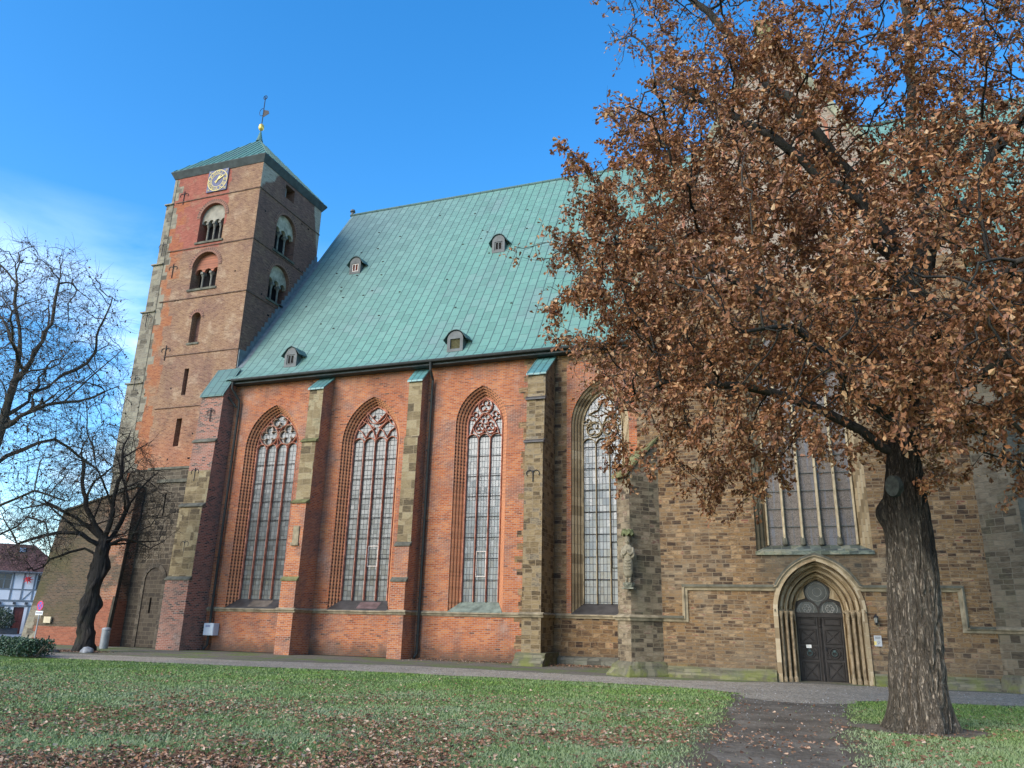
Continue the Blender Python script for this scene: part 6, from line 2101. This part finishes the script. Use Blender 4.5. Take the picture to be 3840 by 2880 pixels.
def bare_tree(name, label, base, trunk, limbs, ells, seed, step, tipr, trunk_r, bark, n_per=8, seeds=0, twig=(1.8, .3, .75), extra=(0, 5, (10, 60), (1, 2)), rough=None):
    t = thing(name, label, 'tree', base)
    rt, aw = view_frame(base)
    W3 = lambda p: rt*p[0]+aw*p[1]+np.array([0, 0, p[2]])
    r = np.random.default_rng(seed)
    nodes, par = [], []
    P = [W3(p) for p in trunk]
    for a, b in zip(P[:-1], P[1:]):
        m = max(1, int(np.linalg.norm(b-a)/.4))
        for k in range(m):
            nodes.append(a+(b-a)*k/m); par.append(len(nodes)-2)
    nodes.append(P[-1]); par.append(len(nodes)-2)
    tn = len(nodes)
    for z0, pts in limbs:
        j = min(range(tn), key=lambda i: abs(nodes[i][2]-z0)); prev = j
        Q = [nodes[j]]+[W3(p) for p in pts]
        for a, b in zip(Q[:-1], Q[1:]):
            m = max(1, int(np.linalg.norm(b-a)/.35))
            for k in range(1, m+1):
                nodes.append(a+(b-a)*k/m+r.normal(size=3)*.045); par.append(prev); prev = len(nodes)-1
    nl = len(nodes)
    for k in range(extra[0]):
        j = int(r.choice([i for i in range(nl) if nodes[i][2] > extra[1]])) ; prev = j
        o = np.array(nodes[j]); az = r.random()*2*pi; el = radians(r.uniform(*extra[2])); d = np.array([cos(az)*cos(el), sin(az)*cos(el), sin(el)])
        for q in range(int(r.uniform(*extra[3])/.3)):
            d = d+r.normal(size=3)*.14+np.array([0, 0, .02]); d /= np.linalg.norm(d); o = o+d*.3
            nodes.append(o.copy()); par.append(prev); prev = len(nodes)-1
    A = []
    for c, s, m in ells:
        m = int(m*3.2); v = r.normal(size=(m, 3)); v /= np.linalg.norm(v, axis=1)[:, None]; v *= r.random((m, 1))**.4
        v = np.array(c)+v*np.array(s)
        A += [W3(p) for p in v]
    N, Pa = colonize(nodes, par, np.array(A), step, 2.4, step*1.05, 160, (0, 0, .03), .13, seed, 9000)
    R = radii(N, Pa, tipr, 2.2)
    pw = math.log(trunk_r/tipr)/math.log(R[min(tn//2, tn-1)]/tipr)
    R = np.minimum(tipr*(R/tipr)**pw, trunk_r*1.1)
    # flare of the foot
    z = N[:, 2]
    R = np.where((np.arange(len(N)) < tn) & (z < .7), R*(1+.45*np.clip(.7-z, 0, 1)), R)
    N2, P2, R2 = twigs(N, Pa, R, tipr*1.6, twig[0], twig[1], twig[2], seed+1, .10, .75, tipr*.62)
    tm = np.arange(len(N2)) < tn
    V, F = limb_mesh(N2, P2, R2, (16, 8, 5, 3))
    # gnarl the thick wood
    V = np.array([v if hypot(*(v[:2])) > 1.2 or v[2] > trunk[-1][2]+.5 else v*np.array([1+.30*mnoise.noise(Vector(v*2.6))+.14*mnoise.noise(Vector(v*7)), 1+.30*mnoise.noise(Vector(v*2.6+5)), 1]) for v in V])
    np_mesh('branches' if rough else 'trunk', V, F, bark, t, True, True)
    if rough:                                                   # burred, furrowed stem
        zz = np.array([q[1] for q in rough]); xs_ = np.array([q[0] for q in rough]); rs_ = np.array([q[2] for q in rough])*.92
        nz_, na = 130, 64; RV = np.zeros((nz_, na, 3))
        for i, z in enumerate(np.linspace(zz[0], zz[-1], nz_)):
            cx, rr = np.interp(z, zz, xs_), np.interp(z, zz, rs_)
            for jj in range(na):
                a = 2*pi*jj/na; ca, sa = cos(a), sin(a)
                d = -.08*max(0, 1-abs(mnoise.noise(Vector((ca*3.2, sa*3.2, z*.9))))*2.4)**2+.22*mnoise.noise(Vector((ca*.9+4, sa*.9, z*1.25)))+.10*mnoise.noise(Vector((ca*2.2, sa*2.2, z*3.0)))
                fl = .16*max(0, .5-z)*max(0, sin(a*4+.5)) if z < .5 else 0
                p_ = rt*(cx+(rr+d+fl)*ca)+aw*((rr+d+fl)*sa); RV[i, jj] = (p_[0], p_[1], z)
        b_ = np.arange(nz_-1)[:, None]*na; j_ = np.arange(na); j2_ = (j_+1) % na
        np_mesh('trunk', RV.reshape(-1, 3), np.stack([b_+j_, b_+j2_, b_+na+j2_, b_+na+j_], -1).reshape(-1, 4), bark, t, True, True)
    if seeds:
        idx = np.where(R2 < tipr*1.2)[0]
        pick = r.choice(idx, min(seeds, len(idx)), replace=False); n = len(pick)
        D = r.normal(size=(n, 3))+np.array([0, 0, -1.2]); D /= np.linalg.norm(D, axis=1)[:, None]
        L = .05+.06*r.random(n)
        LV, LF = leaf_arrays(N2[pick], D, orth(D, r.normal(size=(n, 3))), L, L*.35)
        np_mesh('seed_bracts', LV, LF, plain('dry seed bracts', (.13, .085, .065), .8, .2, 0, .4, 5), t, False, True)
    print(name, len(N), len(N2))
    return t
bk1 = bark_material('grey brown bark', (.045, .038, .031), (.15, .125, .10), .3)
bk2 = bark_material('black gnarled bark', (.013, .012, .012), (.048, .042, .036), .25)
# tall bare tree at the left edge
b1_ = Vector((-22.9, 16.4, 0))
bare_tree('bare_tree', 'tall leafless tree with spreading twigs at the left edge of the lawn', b1_,
    [(-.35, 0, -.05), (-.30, 0, 2.5), (-.22, 0, 4.8), (0.0, 0, 7.0), (.10, 0, 8.6)],
    [(8.4, [(.05, .1, 9.6), (-.35, .1, 11.2), (-.55, .2, 13.0)]), (8.4, [(.55, -.2, 9.6), (.75, -.2, 11.0), (.7, -.2, 12.4)]), (7.6, [(.9, .2, 8.6), (1.7, .3, 9.4), (2.5, .2, 10.4)]),
     (7.0, [(-.8, -.2, 8.0), (-1.8, -.2, 9.2), (-2.4, -.2, 10.8)]), (7.2, [(1.1, -.5, 7.9), (2.2, -.7, 8.3), (2.9, -.7, 8.8)]), (5.4, [(-.9, .2, 6.6), (-2.2, .5, 7.4)]),
     (5.8, [(.7, .4, 6.6), (1.6, .6, 7.0), (2.3, .8, 6.6), (2.9, .8, 6.3)]), (3.4, [(.4, -.3, 4.6), (1.2, -.5, 5.2), (2.0, -.6, 4.9)]), (2.6, [(.4, .2, 3.6), (1.2, .3, 4.4), (1.7, .2, 4.3), (2.1, .2, 3.4)])],
    [((.1, 0, 10.2), (2.9, 2.6, 3.4), 620), ((1.8, 0, 8.6), (1.7, 1.8, 2.4), 240), ((.9, 0, 6.2), (2.4, 1.8, 1.6), 170), ((-1.2, 0, 9.0), (2.2, 2, 3.2), 200), ((1.2, 0, 4.2), (1.6, 1.2, 1.2), 90)],
    31, .19, .0065, .18, bk1, seeds=2200, twig=(2.6, .3, .8), extra=(22, 5.5, (15, 70), (1.2, 3.0)))
# gnarled old lime before the tower
b2_ = Vector((-29.6, 27.1, 0))
bare_tree('lime_tree', 'gnarled leafless lime with thick black trunk in front of the tower', b2_,
    [(.0, 0, -.05), (.03, 0, .6), (-.10, 0, 1.25), (.0, 0, 2.0), (-.06, 0, 2.7), (.06, 0, 3.6), (.02, 0, 4.9)],
    [(4.9, [(-.35, 0, 5.5), (-.9, .1, 6.2), (-1.3, .1, 7.3), (-1.4, .1, 8.6)]), (4.9, [(.22, -.2, 5.6), (.12, -.2, 6.6), (.25, -.2, 7.8), (.2, -.2, 9.0)]), (4.6, [(.4, .2, 5.2), (.7, .3, 6.2), (1.1, .3, 7.2), (1.7, .3, 8.0)]),
     (4.4, [(.8, -.3, 4.9), (1.5, -.4, 4.75), (2.0, -.5, 4.5), (2.4, -.5, 4.9)]), (4.5, [(-.9, -.3, 5.0), (-1.9, -.4, 5.0), (-2.8, -.4, 4.6), (-3.6, -.4, 4.2)]), (4.8, [(-1.2, .3, 5.7), (-2.4, .4, 6.3), (-3.4, .5, 6.0)]), (4.0, [(-.7, .2, 4.4), (-1.6, .5, 4.0), (-2.5, .5, 3.4)])],
    [((-.4, 0, 7.8), (2.4, 2.2, 2.4), 560), ((-2.3, 0, 5.6), (1.9, 1.6, 1.5), 230), ((1.4, 0, 6.4), (1.5, 1.4, 2.0), 200), ((1.6, 0, 4.6), (1.1, .8, .7), 60), ((-2.6, 0, 4.0), (1.5, 1.0, .9), 80)],
    47, .19, .0065, .31, bk2, seeds=300, twig=(3.2, .3, .8), extra=(30, 4.3, (0, 75), (1.0, 2.8)), rough=[(-.02, -.08, .50), (.0, .15, .42), (.02, .6, .37), (-.10, 1.25, .38), (.0, 2.0, .36), (-.06, 2.7, .37), (.06, 3.6, .34), (.02, 4.5, .33), (.02, 4.95, .22)])

# ================================================================== STREET FURNITURE AND FAR LEFT
# litter bin
bx, by = -31.75, 30.2
lb = thing('litter_bin', 'grey cylindrical litter bin with domed lid in front of the tower buttress', 'litter bin', (bx, by, 0))
mb = MB(); mb.lathe([(.19, 0), (.195, .02), (.195, .84), (.185, .86)], (bx, by, 0), 24); mb.build('bin_body', plain('grey galvanised bin', (.22, .235, .24), .5, .4, .3, .15, 5), lb, smooth=False)
mb = MB(); mb.lathe([(.205, .86), (.21, .90), (.18, .95), (.10, .985), (.02, .99)], (bx, by, 0), 24); mb.tube([(bx+.2, by-.05, .80), (bx+.245, by-.06, .80), (bx+.245, by-.06, .74)], .015, 6); mb.build('bin_lid', plain('grey bin lid', (.27, .285, .29), .5, .4, .2, .12, 5), lb)
# no stopping sign
gx, gy = -36.1, 30.0
sg = thing('traffic_sign', 'round blue and red no stopping sign with white plate on thin post', 'road sign', (gx, gy, 0))
mb = MB(); mb.tube([(gx, gy, -.05), (gx, gy, 2.18)], .03, 8); mb.build('post', plain('galvanised post', (.30, .31, .32), .5, .4, .4, .1), sg)
rotv = radians(-6)
def sgP(u, d, z): return (gx+u*cos(rotv)+d*sin(rotv), gy+u*sin(rotv)-d*cos(rotv), z)
mb = MB()
mb.face([sgP(.235*cos(a), .045, 1.93+.235*sin(a)) for a in [2*pi*k/28 for k in range(28)]])
mb.face([sgP(.235*cos(a), .035, 1.93+.235*sin(a)) for a in [2*pi*k/28 for k in range(28)]])
mb.build('sign_disc', plain('sign blue', (.05, .10, .42), .4, .4, 0, .05), sg)
mb = MB()
mb.strip([sgP(.24*cos(a), .05, 1.93+.24*sin(a)) for a in [2*pi*k/28 for k in range(28)]], [sgP(.185*cos(a), .05, 1.93+.185*sin(a)) for a in [2*pi*k/28 for k in range(28)]], True)
for q in (1, -1):
    A = [sgP(q*x, .048+.001*q, 1.93+z) for x, z in ((-.15, -.115), (-.115, -.15), (.15, .115), (.115, .15))]; mb.face(A)
mb.build('sign_red', plain('sign red', (.52, .02, .06), .4, .4, 0, .05), sg)
rotv = radians(22)
mb = MB()
for d in (.035, .045): mb.face([sgP(-.18, d, 1.48), sgP(.18, d, 1.48), sgP(.18, d, 1.68), sgP(-.18, d, 1.68)])
mb.build('sign_plate', plain('white plate', (.72, .73, .74), .5, .4, 0, .05), sg)
mb = MB()
for k in range(7): mb.face([sgP(-.15+k*.044, .047, 1.55), sgP(-.12+k*.044, .047, 1.55), sgP(-.12+k*.044, .047, 1.61), sgP(-.15+k*.044, .047, 1.61)])
mb.build('plate_print', plain('plate print', (.12, .12, .12), .6, .3), sg)
# cream plaque on the sloping buttress
mb = MB(); mb.box((-38.40, 32.22, 1.08), (-37.90, 32.29, 1.40)); o = mb.build('stone_tablet', plain('cream tablet', (.50, .43, .29), .7, .3, 0, .12))
tag(o, 'small cream tablet fixed on the foot of the mossy sloping buttress', 'plaque')
# thin metal stakes by the road corner
for i, (x, y) in enumerate(((-35.35, 29.0), (-33.75, 28.8))):
    t = thing('bollard', 'thin dark metal bollard standing between the hedge and the traffic sign' if i == 0 else 'thin dark metal bollard nearest to the lime tree trunk', 'bollard', (x, y, 0), group='bollards before the sloping buttress')
    mb = MB(); mb.lathe([(.05, -.02), (.05, .02), (.03, .03), (.03, .5)], (x, y, 0), 10); mb.build('stake', M['iron'], t)
    mb = MB(); mb.lathe([(.034, .5), (.04, .52), (.03, .56), (.005, .575)], (x, y, 0), 10); mb.build('stake_cap', M['gutter'], t)
# boulder at the lime tree's foot, a dark stone further left
def rock(name, label, c, s, mat, seed):
    bm = bmesh.new(); bmesh.ops.create_icosphere(bm, subdivisions=3, radius=1)
    for v in bm.verts:
        n = mnoise.noise(v.co*1.3+Vector((seed, 0, 0)))*.35+mnoise.noise(v.co*3+Vector((0, seed, 0)))*.12
        v.co = Vector((v.co.x*s[0]*(1+n)+c[0], v.co.y*s[1]*(1+n)+c[1], max(-.03, v.co.z*s[2]*(1+n)+c[2])))
    me = bpy.data.meshes.new(name); bm.to_mesh(me); bm.free(); me.materials.append(mat); me.polygons.foreach_set('use_smooth', [True]*len(me.polygons))
    return tag(link_mesh(name, me), label, 'stone')
rock('boulder', 'rounded grey boulder at the foot of the lime tree', (-28.75, 26.5, .08), (.30, .22, .20), plain('grey granite', (.22, .23, .24), .8, .3, 0, .4, 6), 2.0)
rock('boulder', 'small dark stone lying left of the lime tree on the verge', (-29.9, 25.9, .03), (.26, .16, .10), plain('dark wet stone', (.035, .035, .035), .7, .3, 0, .4, 6), 6.0)

def shrub(name, label, c, s, n, size, pal, cat='shrub', stems=18, seed=1, flat=.0, parent=None, part='foliage'):
    r = np.random.default_rng(seed)
    t = parent or thing(name, label, cat, (c[0], c[1], 0))
    v = r.normal(size=(n, 3)); v /= np.linalg.norm(v, axis=1)[:, None]; rad = r.random((n, 1))**.3
    lump = np.array([1+.30*mnoise.noise(Vector((p[0]*2.2+seed, p[1]*2.2, p[2]*2.2))) for p in v])[:, None]
    p = v*rad*lump*np.array(s)+np.array([0, 0, c[2]])
    p = p[p[:, 2] > .01]; n = len(p)
    D = v[:n]+r.normal(size=(n, 3))*.8+np.array([0, 0, .3]); D /= np.linalg.norm(D, axis=1)[:, None]
    L = size*(.7+.6*r.random(n))
    V, F = leaf_arrays(p, D, orth(D, r.normal(size=(n, 3))+np.array([0, 0, .8])), L, L*.3)
    g = G(name+' leaf', .5, .4)
    c_ = g.ramp(g.island(), [(i/(len(pal)-1), q) for i, q in enumerate(pal)])
    np_mesh(part, V+np.array([c[0], c[1], 0])-np.array(t.location), F, g.done(c_), t, False, True)
    mb = MB()
    for k in range(stems):
        a = r.random()*2*pi; q = r.random()**.5*.85
        mb.tube([(c[0]-t.location[0]+s[0]*.25*cos(a), c[1]-t.location[1]+s[1]*.25*sin(a), max(0.0, c[2]-s[2])), (c[0]-t.location[0]+s[0]*q*cos(a), c[1]-t.location[1]+s[1]*q*sin(a), c[2]+s[2]*.5*r.random())], .012, 4)
    mb.build('stems', bk1, t, local=True)
    return t
HP = [(.012, .028, .014), (.025, .055, .028), (.045, .09, .045), (.075, .13, .07)]
hd = thing('hedge', 'low dark evergreen hedge at the left edge of the lawn', 'hedge', (-29.4, 23.0, 0))
rr_ = np.random.default_rng(3)
def hedge():
    n = 16000
    u = rr_.random(n); ax0, ax1 = np.array([-26.6, 22.3]), np.array([-33.5, 24.6])
    w = rr_.normal(size=n)*.42; z = .03+.60*rr_.random(n)**.7
    top = .52+.10*np.array([mnoise.noise(Vector((k*9, 0, 0))) for k in u]); z = np.minimum(z, top+.1*rr_.random(n)*1)
    p = ax0+(ax1-ax0)*u[:, None]; d = (ax1-ax0)/np.linalg.norm(ax1-ax0); q = np.array([-d[1], d[0]])
    w = np.clip(w, -.65, .65)*(1-.35*(z/.7)**3)
    P = np.concatenate([p+q*w[:, None]+rr_.normal(size=(n, 2))*.05, z[:, None]], 1)-np.array(hd.location)
    D = rr_.normal(size=(n, 3))+np.array([0, 0, .6]); D /= np.linalg.norm(D, axis=1)[:, None]
    L = .06+.05*rr_.random(n)
    V, F = leaf_arrays(P, D, orth(D, rr_.normal(size=(n, 3))+np.array([0, 0, .8])), L, L*.32)
    g = G('hedge leaf', .45, .45)
    np_mesh('foliage', V, F, g.done(g.ramp(g.island(), [(i/3, q_) for i, q_ in enumerate(HP)])), hd, False, True)
    mb = MB()
    for k in range(60):
        t_ = rr_.random(); b = ax0+(ax1-ax0)*t_; mb.tube([(b[0]-hd.location[0], b[1]-hd.location[1], 0), (b[0]-hd.location[0]+rr_.normal()*.25, b[1]-hd.location[1]+rr_.normal()*.25, .45)], .012, 4)
    mb.build('stems', bk1, hd, local=True)
hedge()

# half-timbered house beyond the road
HD = 1.2
hg = np.array([-46.448*HD, 37.981*HD]); hax = np.array([cos(radians(50)), sin(radians(50))]); hn = np.array([-hax[1], hax[0]])
house = thing('half_timbered_house', 'white half-timbered house with red tiled roof beyond the road', 'house', (hg[0], hg[1], 0), radians(50))
# local frame: x along the facade, y into the house; z scaled about the eye
def hz(z): return 1.6+(z-1.6)*HD
def hx(u): return u*HD
hx0, hx1 = -9.0, hx(1.35)
mb = MB()
opens = {'w1': (-.03, .79, 2.99, 3.93), 'w2': (-2.2, -1.42, 2.99, 3.96), 'w3': (-.08, .50, .82, 1.86), 'w4': (-2.2, -1.5, .75, 1.93), 'd': (-1.0, -.42, .2, 1.9)}
def hr(k): a, b, c, d = opens[k]; return [(hx(a), hz(c)), (hx(a), hz(d)), (hx(b), hz(d)), (hx(b), hz(c))]
mb.holes([(hx0, -.3), (hx1, -.3), (hx1, hz(4.15)), (hx0, hz(4.15))], [hr(k) for k in opens], lambda u, v: (u, 0, v))
for k in opens:
    L = hr(k); mb.strip([(p[0], 0, p[1]) for p in L], [(p[0], .16, p[1]) for p in L], True)
mb.face([(hx1, 0, -.3), (hx1, 7, -.3), (hx1, 7, hz(4.15)), (hx1, 0, hz(4.15))])
mb.build('wall', plain('white lime plaster', (.72, .74, .78), .9, .2, 0, .06, 1.5), house, local=True)
mb = MB()
def beam(x0, x1, z0, z1): mb.box((hx(x0), -.03, hz(z0)), (hx(x1), -.002, hz(z1)))
beam(-7.4, 1.34, 2.22, 2.34); beam(-7.4, 1.34, 2.94, 3.02); beam(-7.4, 1.34, 4.03, 4.15); beam(-7.4, 1.34, 1.92, 2.02)
for x in (-4.6, -3.4, -2.35, -1.34, -.74, -.13, .84, 1.25):
    beam(x-.05, x+.05, 2.345, 2.935); beam(x-.05, x+.05, 3.025, 4.025)
for x in (-2.3, -1.25, -.2, .58, 1.2): beam(x-.05, x+.05, -.1, 1.915)
beam(-.1, .6, .72, .80); beam(-.1, .6, .28, .36)
mb.prism([(hx(-.66), -.032, hz(2.36)), (hx(-.58), -.032, hz(2.36)), (hx(-.16), -.032, hz(2.90)), (hx(-.24), -.032, hz(2.90))], (0, .028, 0))
mb.build('timber_frame', plain('blue grey painted timber', (.17, .20, .235), .8, .3, 0, .2, 5), house, local=True)
mb = MB()
for x in (-2.6, -1.9, -1.1, -.45, .25, .9): mb.box((hx(x), -.16, hz(2.06)), (hx(x)+.2, -.03, hz(2.20)))
mb.build_each('beam_end', plain('dark joist ends', (.06, .065, .075), .8, .2), house, local=True)
frm = plain('blue grey window frame', (.20, .235, .27), .7, .3, 0, .15)
for k in ('w1', 'w2', 'w3', 'w4'):
    a, b, c, d = opens[k]
    mb = MB()
    x0, x1, z0, z1 = hx(a), hx(b), hz(c), hz(d)
    def bx_(u0, u1, v0, v1): mb.box((u0, .05, v0), (u1, .10, v1))
    bx_(x0, x0+.06, z0, z1); bx_(x1-.06, x1, z0, z1); bx_(x0+.061, x1-.061, z0, z0+.06); bx_(x0+.061, x1-.061, z1-.06, z1); xm = (x0+x1)/2; bx_(xm-.03, xm+.03, z0+.061, z1-.061)
    zq = z0+(z1-z0)*.62; bx_(x0+.061, xm-.031, zq-.02, zq+.02); bx_(xm+.031, x1-.061, zq-.02, zq+.02)
    w = mb.build('window', frm, house, local=True)
    mb = MB(); mb.box((x0, .11, z0), (x1, .15, z1)); mb.build('pane', M['glp'], w, local=True)
a, b, c, d = opens['d']
mb = MB(); mb.box((hx(a), .08, hz(c)-.1), (hx(b), .14, hz(d))); dd = mb.build('door', plain('dark red brown door', (.095, .025, .025), .5, .4, 0, .2, 4), house, local=True)
mb = MB()
for u in (.1, .56): mb.box((hx(a)+.08+u*.55, .06, hz(c)+.15), (hx(a)+.08+u*.55+.22, .08, hz(c)+.85)); mb.box((hx(a)+.08+u*.55, .06, hz(c)+1.0), (hx(a)+.08+u*.55+.22, .08, hz(c)+1.75))
mb.build_each('door_panel', plain('dark red door panel', (.12, .035, .03), .5, .4), dd, local=True)
mb = MB(); mb.box((hx(a)-.2, -.7, -.1), (hx(b)+.2, -.02, hz(c)-.1)); mb.build('door_step', plain('grey step stone', (.2, .2, .2), .9, .2), house, local=True)
def tile_material():
    g = G('red roof tiles', .85, .25)
    c, f = g.brick(g.uv, .24, .30, .03, .5, .4)
    n = g.noise(g.pos, .8, 5, .6)
    col = g.ramp(g.ma('ADD', g.ma('MULTIPLY', c, .5), g.ma('MULTIPLY', n, .5)), [(.2, (.06, .032, .030)), (.5, (.11, .052, .045)), (.8, (.16, .085, .072))])
    col = g.mix(g.ma('MULTIPLY', f, .7), col, (.04, .022, .02))
    g.bump(f, .6, .04)
    return g.done(col)
ez_, rz_ = hz(4.08), hz(6.0)
mb = MB()
mb.face([(hx0-.3, -.45, ez_), (hx1+.35, -.45, ez_), (hx(-.6), 3.4, rz_), (hx0-.3, 3.4, rz_)])
mb.face([(hx1+.35, -.45, ez_), (hx1+.35, 7.4, ez_), (hx(-.6), 3.4, rz_)])
mb.face([(hx1+.35, 7.4, ez_), (hx0-.3, 7.4, ez_), (hx0-.3, 3.4, rz_), (hx(-.6), 3.4, rz_)])
mb.face([(hx0-.3, -.45, ez_-.08), (hx1+.35, -.45, ez_-.08), (hx1+.35, 0.0, ez_-.05), (hx0-.3, 0, ez_-.05)])
hrf = mb.build('roof', tile_material(), house, local=True)
mb = MB(); sl = (rz_-ez_)/3.85
yy0, yy1 = 2.1, 2.7
mb.prism([(hx(-1.4), yy0, ez_+sl*(yy0+.45)+.06), (hx(-1.05), yy0, ez_+sl*(yy0+.45)+.06), (hx(-1.05), yy1, ez_+sl*(yy1+.45)+.06), (hx(-1.4), yy1, ez_+sl*(yy1+.45)+.06)], (0, -.02, .05))
mb.build('skylight', plain('skylight glass', (.18, .25, .33), .15, .5), hrf, local=True)
mb = MB(); mb.tube([(hx0-.3, -.5, ez_-.05), (hx1+.3, -.5, ez_-.05)], .07, 8); mb.build('gutter', plain('grey zinc gutter', (.12, .13, .14), .5, .4), house, local=True)
# red paper star hanging from the house front
def hp(u, y, z): return (hg[0]+hax[0]*u-(-hn[0])*0+hn[0]*y, hg[1]+hax[1]*u+hn[1]*y, z)
ss = hp(hx(-.52), -.35, hz(3.62))
so = thing('paper_star', 'red pointed paper star hanging before the white house front', 'star ornament', ss)
mb = MB()
r_o = random.Random(5)
for k in range(12):
    v = Vector((r_o.gauss(0, 1), r_o.gauss(0, 1), r_o.gauss(0, 1))) if k > 7 else Vector((cos(k*pi/4)*hax[0], cos(k*pi/4)*hax[1], sin(k*pi/4)))
    v.normalize(); q = v.orthogonal().normalized(); w = v.cross(q)
    L = .38 if k < 8 else .28
    bs = [v*.06+q*.075*cos(a)+w*.075*sin(a) for a in (0, 2.1, 4.2)]
    for i in range(3): mb.face([bs[i], bs[(i+1) % 3], v*L])
mb.build('star_body', plain('red translucent paper', (.62, .03, .035), .6, .3, 0, .1), so, local=True)
mb = MB(); mb.tube([(0, 0, .1), (0, 0, hz(4.1)-ss[2])], .008, 4); mb.build('cord', M['iron'], so, local=True)
# planter with a shrub by the house door, another small bush right of the door
pb = hp(hx(-1.35), -1.6, 0)
pt = thing('planter', 'dark box planter with bushy green shrub left of the house door', 'planter', pb)
mb = MB()
for a, b in (((-1.2, -.3, 0), (1.0, -.25, .45)), ((-1.2, .25, 0), (1.0, .3, .45)), ((-1.2, -.249, 0), (-1.15, .249, .45)), ((.95, -.249, 0), (1.0, .249, .45))): mb.box(a, b)
mb.box((-1.149, -.249, .05), (.949, .249, .38))
pbx = mb.build('planter_box', plain('dark grey planter', (.05, .055, .065), .7, .3), pt, local=True); pbx.rotation_euler = (0, 0, radians(50))
shrub('planter shrub', None, (pb[0]-.1, pb[1]-.1, 1.05), (.95, .75, .78), 3600, .10, [(.010, .022, .014), (.025, .05, .03), (.05, .085, .05), (.10, .14, .09)], seed=8, parent=pt)
bb = hp(hx(.28), -.9, 0)
shrub('low_bush', 'small round evergreen bush right of the house door', (bb[0], bb[1], .25), (.45, .4, .30), 1500, .08, HP, seed=12, stems=6)
